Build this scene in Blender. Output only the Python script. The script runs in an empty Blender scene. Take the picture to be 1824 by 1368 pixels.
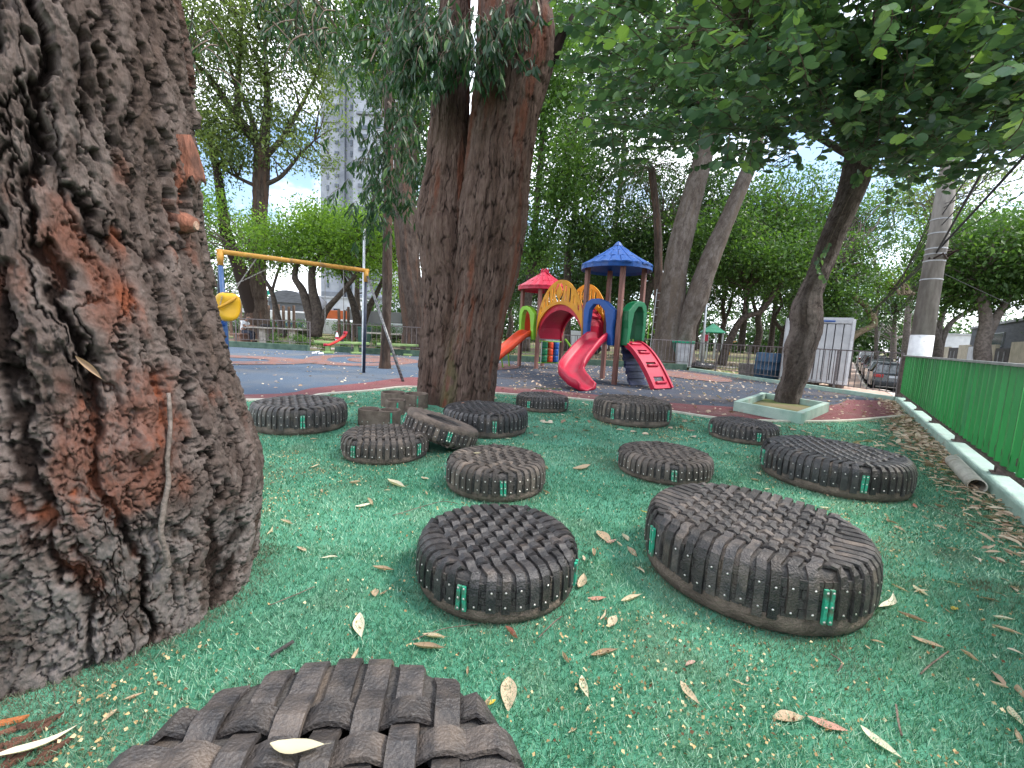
import bpy, math, random
import numpy as np
from mathutils import Vector, Matrix
random.seed(11)
rng = np.random.default_rng(11)
PI = math.pi
S = bpy.context.scene
COL = S.collection

# ------------------------------------------------------------------ camera
FPX, PITCH, ROLL, EYE = 760.0, math.radians(6.75), math.radians(2.9), 1.1
IW, IH = 1824.0, 1368.0
fwv = np.array([0, math.cos(PITCH), -math.sin(PITCH)])
_up0 = np.array([0, math.sin(PITCH), math.cos(PITCH)]); _rt0 = np.array([1.0, 0, 0])
rtv = math.cos(ROLL) * _rt0 + math.sin(ROLL) * _up0
upv = math.cos(ROLL) * _up0 - math.sin(ROLL) * _rt0
CAM = np.array([0, 0, EYE])
cd = bpy.data.cameras.new('camera'); cam = bpy.data.objects.new('camera', cd); COL.objects.link(cam)
cd.sensor_width = 36.0; cd.lens = FPX / IW * 36.0; cd.clip_start = 0.02; cd.clip_end = 2000
m = Matrix.Identity(4)
for i in range(3):
    m[i][0] = rtv[i]; m[i][1] = upv[i]; m[i][2] = -fwv[i]; m[i][3] = CAM[i]
cam.matrix_world = m
S.camera = cam

def ray(x, y): return fwv + rtv * ((x - IW / 2) / FPX) - upv * ((y - IH / 2) / FPX)
def G(x, y, z=0.0):                       # a point of the photograph on the level z
    d = ray(x, y); return CAM + d * ((z - EYE) / d[2])
def at(x, y, Y):                          # a point of the photograph at the distance Y
    d = ray(x, y); return CAM + d * (Y / d[1])
def proj(P):
    q = np.asarray(P, float) - CAM; d = q @ fwv
    return np.stack([IW / 2 + FPX * (q @ rtv) / d, IH / 2 - FPX * (q @ upv) / d], -1), d

# ------------------------------------------------------------------ light
SUN_EL, SUN_AZ = 52.0, -4.0               # sun high on the right, through thin cloud
W = bpy.data.worlds.new('World'); S.world = W; W.use_nodes = True
nt = W.node_tree; nt.nodes.clear()
def wn(t): return nt.nodes.new(t)
wo = wn('ShaderNodeOutputWorld'); bg = wn('ShaderNodeBackground'); sky = wn('ShaderNodeTexSky')
sky.sky_type = 'NISHITA'; sky.sun_disc = False
sky.sun_elevation = math.radians(SUN_EL); sky.sun_rotation = math.radians(90 - SUN_AZ)
sky.air_density = 1.0; sky.dust_density = 1.0; sky.ozone_density = 1.0
tc = wn('ShaderNodeTexCoord'); mp = wn('ShaderNodeMapping'); mp.inputs['Scale'].default_value = (1, 1, 1.8)
n1 = wn('ShaderNodeTexNoise'); n1.inputs['Scale'].default_value = 2.6; n1.inputs['Detail'].default_value = 7; n1.inputs['Roughness'].default_value = .55
rp = wn('ShaderNodeValToRGB'); rp.color_ramp.elements[0].position = .42; rp.color_ramp.elements[1].position = .56
mx = wn('ShaderNodeMix'); mx.data_type = 'RGBA'
mx.inputs[7].default_value = (9.5, 9.9, 10.6, 1)      # sunlit cloud
nt.links.new(tc.outputs['Generated'], mp.inputs['Vector']); nt.links.new(mp.outputs[0], n1.inputs['Vector'])
nt.links.new(n1.outputs['Fac'], rp.inputs[0]); nt.links.new(rp.outputs['Color'], mx.inputs[0])
nt.links.new(sky.outputs[0], mx.inputs[6]); nt.links.new(mx.outputs[2], bg.inputs['Color'])
bg.inputs['Strength'].default_value = 0.10
nt.links.new(bg.outputs[0], wo.inputs[0])
sl = bpy.data.lights.new('sun', 'SUN'); so = bpy.data.objects.new('sun', sl); COL.objects.link(so)
sl.energy = 1.5; sl.angle = math.radians(14); sl.color = (1, .95, .87)
_d = Vector((math.cos(math.radians(SUN_EL)) * math.cos(math.radians(SUN_AZ)), math.cos(math.radians(SUN_EL)) * math.sin(math.radians(SUN_AZ)), math.sin(math.radians(SUN_EL))))
so.rotation_euler = _d.to_track_quat('Z', 'Y').to_euler()
S.view_settings.view_transform = 'Standard'; S.view_settings.look = 'None'; S.view_settings.gamma = 1
S.view_settings.use_curve_mapping = False; S.view_settings.exposure = 1.75
S.cycles.max_bounces = 8; S.cycles.diffuse_bounces = 4; S.cycles.transparent_max_bounces = 4
S.cycles.use_denoising = True

# ------------------------------------------------------------------ scene helpers
def link(o, parent=None):
    COL.objects.link(o)
    if parent is not None:
        o.parent = parent
        if parent.type == 'EMPTY': o.matrix_parent_inverse = Matrix.Translation(-Vector(parent.location))
    return o
def tag(o, label=None, cat=None, group=None, kind=None):
    if label: o['label'] = label
    if cat: o['category'] = cat
    if group: o['group'] = group
    if kind: o['kind'] = kind
    return o
def thing(name, label, cat, loc=(0, 0, 0), group=None):
    o = bpy.data.objects.new(name, None); COL.objects.link(o)
    o.empty_display_size = .1; o.location = [float(a) for a in loc]
    return tag(o, label, cat, group)
def dup(root, loc=None, rz=None, sc=None, label=None, group=None):
    r = root.copy(); COL.objects.link(r)
    if loc is not None: r.location = [float(a) for a in loc]
    if rz is not None: r.rotation_euler = (0, 0, rz)
    if sc is not None: r.scale = sc if hasattr(sc, '__len__') else (sc, sc, sc)
    if label: r['label'] = label
    if group: r['group'] = group
    for ch in list(root.children):
        c = ch.copy(); COL.objects.link(c); c.parent = r; c.matrix_parent_inverse = ch.matrix_parent_inverse
        for g in list(ch.children):
            e = g.copy(); COL.objects.link(e); e.parent = c; e.matrix_parent_inverse = g.matrix_parent_inverse
    return r

def mesh_from(name, V, F, smooth=False):
    me = bpy.data.meshes.new(name)
    me.from_pydata([tuple(map(float, v)) for v in V], [], [tuple(f) for f in F])
    if smooth: me.polygons.foreach_set('use_smooth', [True] * len(me.polygons))
    me.update(); return me
def mesh_np(name, V, loops, sizes, smooth=False, attrs=None):
    me = bpy.data.meshes.new(name)
    V = np.ascontiguousarray(V, np.float32).reshape(-1, 3)
    loops = np.ascontiguousarray(loops, np.int32).ravel(); sizes = np.ascontiguousarray(sizes, np.int32).ravel()
    me.vertices.add(len(V)); me.vertices.foreach_set('co', V.ravel())
    me.loops.add(len(loops)); me.loops.foreach_set('vertex_index', loops)
    me.polygons.add(len(sizes))
    st = np.zeros(len(sizes), np.int32); st[1:] = np.cumsum(sizes)[:-1]
    me.polygons.foreach_set('loop_start', st); me.polygons.foreach_set('loop_total', sizes)
    if smooth: me.polygons.foreach_set('use_smooth', np.ones(len(sizes), bool))
    for k, a in (attrs or {}).items():
        at_ = me.attributes.new(k, 'FLOAT', 'POINT'); at_.data.foreach_set('value', np.ascontiguousarray(a, np.float32).ravel())
    me.update(); me.validate(); return me
def obj(name, me, mat, parent=None):
    if mat is not None: me.materials.append(mat)
    return link(bpy.data.objects.new(name, me), parent)

def unit(v):
    v = np.asarray(v, float); return v / (np.linalg.norm(v) + 1e-12)

class MB:
    def __init__(s): s.v = []; s.f = []
    def add(s, V, F):
        b = len(s.v); s.v += [tuple(map(float, q)) for q in V]; s.f += [tuple(i + b for i in f) for f in F]; return s
    def obox(s, c, ax, ay, az):           # centre and three half-axis vectors
        c, ax, ay, az = (np.asarray(q, float) for q in (c, ax, ay, az))
        V = [c + i * ax + j * ay + k * az for k in (-1, 1) for j in (-1, 1) for i in (-1, 1)]
        return s.add(V, [(0, 2, 3, 1), (4, 5, 7, 6), (0, 1, 5, 4), (2, 6, 7, 3), (0, 4, 6, 2), (1, 3, 7, 5)])
    def box(s, c, size, rz=0.0):
        a, b, cc = size[0] / 2, size[1] / 2, size[2] / 2
        return s.obox(c, (a * math.cos(rz), a * math.sin(rz), 0), (-b * math.sin(rz), b * math.cos(rz), 0), (0, 0, cc))
    def bar(s, p, q, w, t=None, up=(0, 0, 1)):   # rectangular bar between two points
        p, q = np.asarray(p, float), np.asarray(q, float); t = t or w
        d = unit(q - p); u = np.asarray(up, float)
        if abs(d @ u) > .95: u = np.array([1.0, 0, 0])
        x = unit(np.cross(d, u)); y = np.cross(x, d)
        return s.obox((p + q) / 2, (q - p) / 2, x * w / 2, y * t / 2)
    def tube(s, pts, r, n=8, cap=True, jit=0.0):
        P = np.asarray(pts, float); k = len(P)
        R = np.full(k, r, float) if np.isscalar(r) else np.asarray(r, float)
        T = np.gradient(P, axis=0); T /= (np.linalg.norm(T, axis=1)[:, None] + 1e-12)
        u = np.array([0, 0, 1.0]) if abs(T[0][2]) < .9 else np.array([1.0, 0, 0])
        x = unit(np.cross(u, T[0])); V = []
        for i in range(k):
            x = unit(x - T[i] * (x @ T[i])); y = np.cross(T[i], x)
            for j in range(n):
                a = 2 * PI * j / n; rr = R[i] * (1 + (jit * random.uniform(-1, 1) if jit else 0))
                V.append(P[i] + rr * (math.cos(a) * x + math.sin(a) * y))
        F = [(i * n + j, i * n + (j + 1) % n, (i + 1) * n + (j + 1) % n, (i + 1) * n + j) for i in range(k - 1) for j in range(n)]
        if cap: F += [tuple(range(n))[::-1], tuple((k - 1) * n + j for j in range(n))]
        return s.add(V, F)
    def lathe(s, prof, c=(0, 0, 0), n=24, a0=0.0, cap=False):
        V = []; k = len(prof)
        for (r, z) in prof:
            for j in range(n):
                a = a0 + 2 * PI * j / n; V.append((c[0] + r * math.cos(a), c[1] + r * math.sin(a), c[2] + z))
        F = [(i * n + j, i * n + (j + 1) % n, (i + 1) * n + (j + 1) % n, (i + 1) * n + j) for i in range(k - 1) for j in range(n)]
        if cap: F += [tuple(range(n))[::-1], tuple((k - 1) * n + j for j in range(n))]
        return s.add(V, F)
    def prism(s, poly, o, ex, ey, ez):    # polygon (a,b) -> o+a*ex+b*ey, extruded by ez
        o, ex, ey, ez = (np.asarray(q, float) for q in (o, ex, ey, ez)); n = len(poly)
        V = [o + a * ex + b * ey for a, b in poly] + [o + a * ex + b * ey + ez for a, b in poly]
        return s.add(V, [tuple(range(n))[::-1], tuple(range(n, 2 * n))] + [(i, (i + 1) % n, n + (i + 1) % n, n + i) for i in range(n)])
    def sweep(s, pts, prof, side=None, closed=True, cap=True):  # profile (lateral, up) along a path
        P = np.asarray(pts, float); k = len(P); T = np.gradient(P, axis=0); n = len(prof); V = []
        for i in range(k):
            t = unit(T[i]); sd = unit(np.cross(t, (0, 0, 1.0))) if side is None else unit(side[i] if np.ndim(side) == 2 else side)
            u = np.cross(sd, t)
            V += [P[i] + a * sd + b * u for a, b in prof]
        m_ = n if closed else n - 1
        F = [(i * n + j, i * n + (j + 1) % n, (i + 1) * n + (j + 1) % n, (i + 1) * n + j) for i in range(k - 1) for j in range(m_)]
        if cap and closed: F += [tuple(range(n))[::-1], tuple((k - 1) * n + j for j in range(n))]
        return s.add(V, F)
    def build(s, name, mat, parent=None, smooth=False, bevel=0.0):
        o = obj(name, mesh_from(name, s.v, s.f, smooth), mat, parent)
        if bevel:
            b = o.modifiers.new('edge', 'BEVEL'); b.width = bevel; b.segments = 2; b.limit_method = 'ANGLE'
        return o
def spline(pts, n):
    P = np.asarray(pts, float); k = len(P)
    t = np.linspace(0, k - 1, n); out = []
    for a in t:
        i = min(int(a), k - 2); u = a - i
        p0, p1, p2, p3 = P[max(i - 1, 0)], P[i], P[i + 1], P[min(i + 2, k - 1)]
        out.append(.5 * (2 * p1 + (p2 - p0) * u + (2 * p0 - 5 * p1 + 4 * p2 - p3) * u * u + (3 * p1 - p0 - 3 * p2 + p3) * u ** 3))
    return np.array(out)

# ------------------------------------------------------------------ numpy noise
def _h(ix, iy, seed):
    n = (ix.astype(np.int64) * 374761393 + iy.astype(np.int64) * 668265263 + seed * 1442695041) & 0xffffffff
    n = ((n ^ (n >> 13)) * 1274126177) & 0xffffffff
    n = ((n ^ (n >> 16)) * 2246822519) & 0xffffffff
    return ((n ^ (n >> 15)) & 0xffffff) / float(0xffffff)
def vnoise(x, y, seed=0):
    ix, iy = np.floor(x), np.floor(y); fx, fy = x - ix, y - iy
    fx = fx * fx * fx * (fx * (fx * 6 - 15) + 10); fy = fy * fy * fy * (fy * (fy * 6 - 15) + 10)
    a, b, c, d = _h(ix, iy, seed), _h(ix + 1, iy, seed), _h(ix, iy + 1, seed), _h(ix + 1, iy + 1, seed)
    return (a + (b - a) * fx + (c - a) * fy + (a - b - c + d) * fx * fy) * 2 - 1
def fbm(x, y, o=4, seed=0):
    s_, a = 0, 1.0
    for i in range(o): s_ = s_ + a * vnoise(x * 2 ** i + i * 17.3, y * 2 ** i + i * 9.1, seed + i); a *= .5
    return s_
def ridged(x, y, o=4, seed=0):
    s_, a = 0, 1.0
    for i in range(o): s_ = s_ + a * (1 - np.abs(vnoise(x * 2 ** i + i * 7.3, y * 2 ** i + 3.1 * i, seed + i))); a *= .5
    return s_ / 1.9
def voro(x, y, seed=0):
    ix, iy = np.floor(x), np.floor(y)
    global VDY
    f1 = np.full(x.shape, 9.0); f2 = np.full(x.shape, 9.0); cid = np.zeros(x.shape); VDY = np.zeros(x.shape)
    for dx in (-1, 0, 1):
        for dy in (-1, 0, 1):
            cx, cy = ix + dx, iy + dy
            ey = cy + .15 + .7 * _h(cx, cy, seed + 5) - y; d = np.hypot(cx + .15 + .7 * _h(cx, cy, seed) - x, ey)
            near = d < f1
            VDY = np.where(near, ey, VDY); f2 = np.where(near, f1, np.minimum(f2, d)); cid = np.where(near, _h(cx, cy, seed + 9), cid); f1 = np.where(near, d, f1)
    return f1, f2, cid
def sstep(a, b, x):
    t = np.clip((x - a) / (b - a), 0, 1); return t * t * (3 - 2 * t)

# ------------------------------------------------------------------ materials
def M(name, col, col2=None, scale=6.0, rough=.7, bump=0.0, bscale=40.0, metal=0.0, stretch=(1, 1, 1), ramp=(.38, .62), var=0.0, spec=.4, detail=5, third=None, t_scale=2.0, t_ramp=(.55, .7), coat=0.0, gen='Object'):
    mt = bpy.data.materials.new(name); mt.use_nodes = True; t = mt.node_tree; N, L = t.nodes, t.links
    b = N['Principled BSDF']; b.inputs['Roughness'].default_value = rough; b.inputs['Metallic'].default_value = metal
    b.inputs['Specular IOR Level'].default_value = spec
    if coat: b.inputs['Coat Weight'].default_value = coat; b.inputs['Coat Roughness'].default_value = .1
    tcn = N.new('ShaderNodeTexCoord'); mpn = N.new('ShaderNodeMapping'); mpn.inputs['Scale'].default_value = stretch
    L.new(tcn.outputs[gen], mpn.inputs[0]); vec = mpn.outputs[0]
    if var:
        oi = N.new('ShaderNodeObjectInfo'); ad = N.new('ShaderNodeVectorMath'); ad.operation = 'MULTIPLY_ADD'
        ad.inputs[1].default_value = (1, 1, 1); cx = N.new('ShaderNodeCombineXYZ'); mu = N.new('ShaderNodeMath'); mu.operation = 'MULTIPLY'; mu.inputs[1].default_value = 37
        L.new(oi.outputs['Random'], mu.inputs[0])
        for i in range(3): L.new(mu.outputs[0], cx.inputs[i])
        L.new(vec, ad.inputs[0]); L.new(cx.outputs[0], ad.inputs[2]); vec = ad.outputs[0]
    c2 = col2 if col2 is not None else tuple(min(1, q * 1.25) for q in col)
    nz = N.new('ShaderNodeTexNoise'); nz.inputs['Scale'].default_value = scale; nz.inputs['Detail'].default_value = detail; nz.inputs['Roughness'].default_value = .62
    L.new(vec, nz.inputs['Vector'])
    r_ = N.new('ShaderNodeValToRGB'); e = r_.color_ramp.elements
    e[0].position, e[1].position = ramp; e[0].color = (*col, 1); e[1].color = (*c2, 1)
    L.new(nz.outputs['Fac'], r_.inputs[0]); out = r_.outputs['Color']
    if third is not None:
        n3 = N.new('ShaderNodeTexNoise'); n3.inputs['Scale'].default_value = t_scale; n3.inputs['Detail'].default_value = 6; L.new(vec, n3.inputs['Vector'])
        r3 = N.new('ShaderNodeValToRGB'); r3.color_ramp.elements[0].position, r3.color_ramp.elements[1].position = t_ramp
        L.new(n3.outputs['Fac'], r3.inputs[0])
        mm = N.new('ShaderNodeMix'); mm.data_type = 'RGBA'; L.new(r3.outputs['Color'], mm.inputs[0]); L.new(out, mm.inputs[6]); mm.inputs[7].default_value = (*third, 1); out = mm.outputs[2]
    if var:
        hs = N.new('ShaderNodeHueSaturation'); mr = N.new('ShaderNodeMapRange'); mr.inputs[3].default_value = 1 - var; mr.inputs[4].default_value = 1 + var
        L.new(oi.outputs['Random'], mr.inputs[0]); L.new(mr.outputs[0], hs.inputs['Value']); L.new(out, hs.inputs['Color']); out = hs.outputs[0]
    L.new(out, b.inputs['Base Color'])
    if bump:
        nb = N.new('ShaderNodeTexNoise'); nb.inputs['Scale'].default_value = bscale; nb.inputs['Detail'].default_value = 6; L.new(vec, nb.inputs['Vector'])
        bp = N.new('ShaderNodeBump'); bp.inputs['Strength'].default_value = bump; bp.inputs['Distance'].default_value = .02
        L.new(nb.outputs['Fac'], bp.inputs['Height']); L.new(bp.outputs[0], b.inputs['Normal'])
    return mt

def leafmat(name, cols, trans=.35, rough=.45, use_obj=False, tcol=1.5, dirt=None):
    mt = bpy.data.materials.new(name); mt.use_nodes = True; t = mt.node_tree; N, L = t.nodes, t.links
    b = N['Principled BSDF']; b.inputs['Roughness'].default_value = rough; b.inputs['Specular IOR Level'].default_value = .35
    r_ = N.new('ShaderNodeValToRGB'); e = r_.color_ramp.elements
    for i, c in enumerate(cols):
        q = e[i] if i < 2 else e.new(1.0)
        q.position = i / (len(cols) - 1); q.color = (*c, 1)
    if use_obj:
        oi = N.new('ShaderNodeObjectInfo'); L.new(oi.outputs['Random'], r_.inputs[0])
    else:
        a = N.new('ShaderNodeAttribute'); a.attribute_name = 'lv'; L.new(a.outputs['Fac'], r_.inputs[0])
    if dirt:
        da = N.new('ShaderNodeAttribute'); da.attribute_name = 'dirt'; dm = N.new('ShaderNodeMix'); dm.data_type = 'RGBA'; L.new(da.outputs['Fac'], dm.inputs[0]); L.new(r_.outputs['Color'], dm.inputs[6]); dm.inputs[7].default_value = (*dirt, 1); L.new(dm.outputs[2], b.inputs['Base Color'])
    else: L.new(r_.outputs['Color'], b.inputs['Base Color'])
    tr = N.new('ShaderNodeBsdfTranslucent'); g = N.new('ShaderNodeMix'); g.data_type = 'RGBA'; g.blend_type = 'MULTIPLY'; g.inputs[0].default_value = 1
    g.inputs[7].default_value = (tcol * 1.15, tcol * 1.2, tcol * .55, 1); L.new(r_.outputs['Color'], g.inputs[6]); L.new(g.outputs[2], tr.inputs['Color'])
    ms = N.new('ShaderNodeMixShader'); ms.inputs[0].default_value = trans
    L.new(b.outputs[0], ms.inputs[1]); L.new(tr.outputs[0], ms.inputs[2]); L.new(ms.outputs[0], N['Material Output'].inputs[0])
    return mt

# leaf templates: (along, across, up)
T_DIA = ([(0, 0, 0), (.45, .24, .06), (1, 0, -.06), (.5, -.24, .06)], [(0, 3, 2), (0, 2, 1)])
T_LAN = ([(0, 0, 0), (.28, .11, .03), (.62, .12, .02), (1, 0, -.1), (.62, -.12, .02), (.28, -.11, .03), (.3, 0, 0), (.64, 0, -.03)],
         [(0, 6, 1), (6, 7, 2, 1), (7, 3, 2), (0, 5, 6), (5, 4, 7, 6), (4, 3, 7)])
T_OVA = ([(0, 0, 0), (.2, .22, .05), (.5, .3, .05), (.8, .18, 0), (1, 0, -.08), (.8, -.18, 0), (.5, -.3, .05), (.2, -.22, .05), (.5, 0, -.02)],
         [(0, 8, 2, 1), (8, 4, 3, 2), (0, 7, 6, 8), (8, 6, 5, 4)])
T_BIL = ([(0, 0, 0), (.06, .26, .05), (.3, .47, .09), (.62, .5, .08), (.9, .38, .04), (1, .2, .0), (.94, .06, -.02), (.78, 0, -.03),
          (.94, -.06, -.02), (1, -.2, .0), (.9, -.38, .04), (.62, -.5, .08), (.3, -.47, .09), (.06, -.26, .05)],
         [(0, 7, 6, 5, 4, 3, 2, 1), (0, 13, 12, 11, 10, 9, 8, 7)])
def leaf_arrays(pos, dirs, nrm, size, tmpl):
    tv = np.array(tmpl[0], float); K = len(tv); n = len(pos)
    d = dirs / (np.linalg.norm(dirs, axis=1)[:, None] + 1e-9)
    nn = nrm - d * np.sum(nrm * d, 1)[:, None]; nn /= (np.linalg.norm(nn, axis=1)[:, None] + 1e-9)
    b = np.cross(nn, d); sz = np.asarray(size)[:, None, None]
    V = pos[:, None, :] + sz * (tv[None, :, 0:1] * d[:, None, :] + tv[None, :, 1:2] * b[:, None, :] + tv[None, :, 2:3] * nn[:, None, :])
    fl = np.array([i for f in tmpl[1] for i in f]); fs = np.array([len(f) for f in tmpl[1]])
    loops = (np.arange(n)[:, None] * K + fl[None, :]).ravel(); sizes = np.tile(fs, n)
    return V.reshape(-1, 3), loops, sizes, K
def leaf_obj(name, pos, dirs, nrm, size, tmpl, lv, mat, parent, kind=None):
    V, lo, sz, K = leaf_arrays(pos, dirs, nrm, size, tmpl)
    o = obj(name, mesh_np(name, V, lo, sz, False, {'lv': np.repeat(lv, K)}), mat, parent)
    if kind: o['kind'] = kind
    return o
def rdir(n, r=rng):
    v = r.normal(size=(n, 3)); return v / np.linalg.norm(v, axis=1)[:, None]
# ------------------------------------------------------------------ materials of the place
m_turf = M('turf_back', (.04, .18, .105), (.10, .32, .205), 1.6, .85, .6, 160, third=(.13, .19, .12), t_scale=2.3, t_ramp=(.5, .85))
m_blue = M('rubber_blue', (.035, .055, .085), (.12, .165, .23), 90, .85, .5, 220, ramp=(.4, .62), third=(.16, .15, .14), t_scale=.7, t_ramp=(.5, .8))
m_red = M('rubber_red', (.13, .03, .035), (.24, .09, .09), 110, .85, .5, 220, ramp=(.4, .62), third=(.2, .15, .12), t_scale=1.1, t_ramp=(.52, .8))
m_orange = M('rubber_orange', (.16, .06, .045), (.30, .16, .12), 110, .85, .5, 220, ramp=(.4, .62), third=(.12, .13, .16), t_scale=4, t_ramp=(.45, .7))
m_line = M('line_paint', (.45, .43, .36), (.62, .58, .48), 9, .8, .3, 60)
m_ground = M('park_soil', (.17, .11, .075), (.30, .21, .14), 1.2, .95, .6, 30, third=(.10, .14, .035), t_scale=.35, t_ramp=(.42, .58), gen='Object')
m_path = M('concrete_path', (.42, .36, .31), (.56, .48, .42), 3, .9, .3, 60)
m_walk = M('red_paving', (.34, .22, .165), (.48, .35, .28), 2.5, .9, .3, 60, third=(.4, .37, .32), t_scale=1.2)
m_road = M('asphalt', (.10, .095, .09), (.17, .16, .15), 3, .9, .4, 90)
m_mint = M('mint_paint', (.26, .38, .32), (.36, .48, .41), 3.5, .75, .35, 50, third=(.34, .34, .30), t_scale=5, t_ramp=(.58, .72), var=.06)
m_kgreen = M('kerb_green', (.045, .085, .06), (.09, .14, .10), 5, .8, .3, 50)
m_pvc = M('old_plastic', (.42, .40, .35), (.55, .52, .46), 8, .6, .2, 60, third=(.3, .26, .2), t_scale=9)
m_iron = M('weathered_iron', (.10, .085, .085), (.21, .18, .18), 30, .65, .2, 120, metal=.15, var=.15)
m_steel = M('galvanised', (.40, .43, .46), (.56, .58, .60), 12, .4, .1, 80, metal=.6)
m_rust = M('rusty_post', (.07, .05, .045), (.14, .10, .085), 14, .8, .3, 80)
m_cap = M('rail_cap', (.28, .28, .27), (.42, .42, .41), 6, .5, .2, 60, metal=.2)
m_lam = M('green_sheet', (.012, .23, .042), (.02, .30, .062), 3, .38, .08, 20, var=.13, stretch=(1, 1, .2), spec=.5, third=(.05, .17, .09), t_scale=2, t_ramp=(.62, .8))
m_dust = M('dusty_sidewall', (.10, .075, .06), (.19, .145, .115), 12, .85, .6, 90, third=(.05, .045, .042), t_scale=4, t_ramp=(.55, .7))
m_rub = M('old_rubber', (.030, .028, .028), (.085, .075, .068), 9, .66, .5, 120, ramp=(.35, .7), third=(.15, .11, .08), t_scale=5, t_ramp=(.56, .78), spec=.45)
m_strap = M('rubber_strap', (.027, .025, .026), (.080, .066, .058), 19, .5, .5, 130, ramp=(.35, .68), third=(.15, .115, .09), t_scale=7, t_ramp=(.54, .8), var=.42, spec=.5)
m_straps = [m_strap, M('rubber_strap_dusty', (.040, .034, .030), (.102, .082, .069), 15, .66, .4, 130, ramp=(.35, .68), third=(.18, .14, .11), t_scale=5, t_ramp=(.5, .75), var=.38, spec=.4), M('rubber_strap_black', (.018, .017, .019), (.056, .050, .048), 21, .42, .4, 130, ramp=(.35, .68), third=(.12, .092, .074), t_scale=6, t_ramp=(.56, .8), var=.4, spec=.5)]
m_rivet = M('rivet_steel', (.42, .40, .37), (.58, .55, .5), 60, .35, metal=.8)
m_tag = M('tag_green', (.02, .30, .17), (.05, .42, .27), 30, .5, .2, 120, third=(.10, .13, .09), t_scale=26, t_ramp=(.46, .66), var=.1)
m_cup = M('worn_tread', (.11, .08, .062), (.19, .145, .115), 10, .9, .5, 90, var=.08)

# ------------------------------------------------------------------ the setting
FO = np.array([8.86, 9.71]); FD = np.array([-5.2, -6.81]); FD = -FD / np.linalg.norm(FD)      # the street runs along FD from the fence corner FO
FN = np.array([FD[1], -FD[0]])
def street(s, n, z=0.0): q = FO + FD * s + FN * n; return np.array([q[0], q[1], z])
def zs(s): return -.85 * sstep(1, 19, s) + .45 * sstep(24, 60, s)
def ground_z(x, y):
    rx, ry = x - FO[0], y - FO[1]; s = rx * FD[0] + ry * FD[1]; n = rx * FN[0] + ry * FN[1]
    return zs(s) * sstep(-4.5, -1.6, n) - .13 * sstep(.1, .5, n)
# one sheet of ground to the horizon, finer near the street
gx = np.unique(np.concatenate([np.linspace(-900, -60, 12), np.linspace(-60, 120, 121), np.linspace(120, 1000, 12)]))
gy = np.unique(np.concatenate([np.linspace(-60, 0, 6), np.linspace(0, 110, 90), np.linspace(110, 1200, 14)]))
X, Y = np.meshgrid(gx, gy); Z = ground_z(X, Y) - .03 - .06 * sstep(-.3, .6, (X - FO[0]) * FN[0] + (Y - FO[1]) * FN[1])
nx, ny = len(gx), len(gy); idx = np.arange(nx * ny).reshape(ny, nx)
q = np.stack([idx[:-1, :-1], idx[:-1, 1:], idx[1:, 1:], idx[1:, :-1]], -1).reshape(-1, 4)
tag(obj('park_ground', mesh_np('park_ground', np.stack([X, Y, Z], -1), q, np.full(len(q), 4), True), m_ground), kind='structure')

kerb_px = [(452, 714), (580, 703), (660, 697), (740, 690), (890, 702), (1010, 710), (1130, 723), (1215, 737), (1300, 748), (1420, 752), (1520, 750), (1612, 741)]
KP = [G(x, y) for x, y in kerb_px]; KP = [np.array([-12, 4.4, 0]), np.array([-7.5, 4.9, 0])] + KP
KP = spline(KP, 60)
corner = np.append(FO + FD * 0.05, 0)
near_end = street(-18, -.05)
BACK = [np.array([7.0, 16.9, 0]), np.array([-13.5, 17.2, 0])]
def sheet(name, poly, z, mat, kind='structure'):
    return tag(obj(name, mesh_from(name, [(p[0], p[1], z) for p in poly], [tuple(range(len(poly)))]), mat), kind=kind)
sheet('turf', list(KP) + [street(-.8, -.05), near_end, np.array([-12, -7, 0])], 0.0, m_turf)
sheet('rubber_floor', [np.array([-13.5, 4.4, 0])] + list(KP) + [street(0, -.16)] + BACK, 0.0, m_blue)
red_px = [(452, 703), (560, 691), (650, 682), (745, 672), (890, 689), (1000, 697), (1130, 711), (1250, 722), (1400, 728), (1482, 722), (1510, 712)]
RP = spline([np.array([-12, 4.9, 0]), np.array([-7.5, 5.4, 0])] + [G(x, y) for x, y in red_px], 50)
m_navyf = M('rubber_navy', (.025, .032, .05), (.075, .09, .12), 90, .85, .5, 220, ramp=(.4, .62), third=(.14, .10, .075), t_scale=.9, t_ramp=(.5, .8))
NV = [p for p in KP if p[0] > -.9]
sheet('rubber_floor', list(NV) + [street(-.02, -.18), np.array([6.95, 16.85, 0]), np.array([-1.5, 16.9, 0]), np.array([-1.1, 12.5, 0])], .002, m_navyf)
sheet('red_border', list(KP) + [street(-.1, -.2)] + list(RP)[::-1], .004, m_red)
def ellipse_ring(cx, cy, rx, ry, r0, a0, a1, rz, n=40):
    out, inn = [], []
    for i in range(n + 1):
        a = a0 + (a1 - a0) * i / n; wob = 1 + .05 * math.sin(3 * a + 1)
        for k, L_ in ((1, out), (r0, inn)):
            u, v = rx * k * math.cos(a) * wob, ry * k * math.sin(a) * wob
            L_.append(np.array([cx + u * math.cos(rz) - v * math.sin(rz), cy + u * math.sin(rz) + v * math.cos(rz), 0]))
    return out, inn
def ring_sheet(name, mat, *a):
    o, i_ = ellipse_ring(*a); n = len(o)
    ring_sheet.k = getattr(ring_sheet, 'k', 0) + 1; V = [(p[0], p[1], .003 + .003 * ring_sheet.k) for p in o + i_]; F = [(k, k + 1, n + k + 1, n + k) for k in range(n - 1)]
    tag(obj(name, mesh_from(name, V, F), mat), kind='structure')
c = G(645, 641); ring_sheet('floor_swirl', m_orange, c[0], c[1], 1.75, 2.3, .62, 0, 2 * PI, .2)
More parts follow.
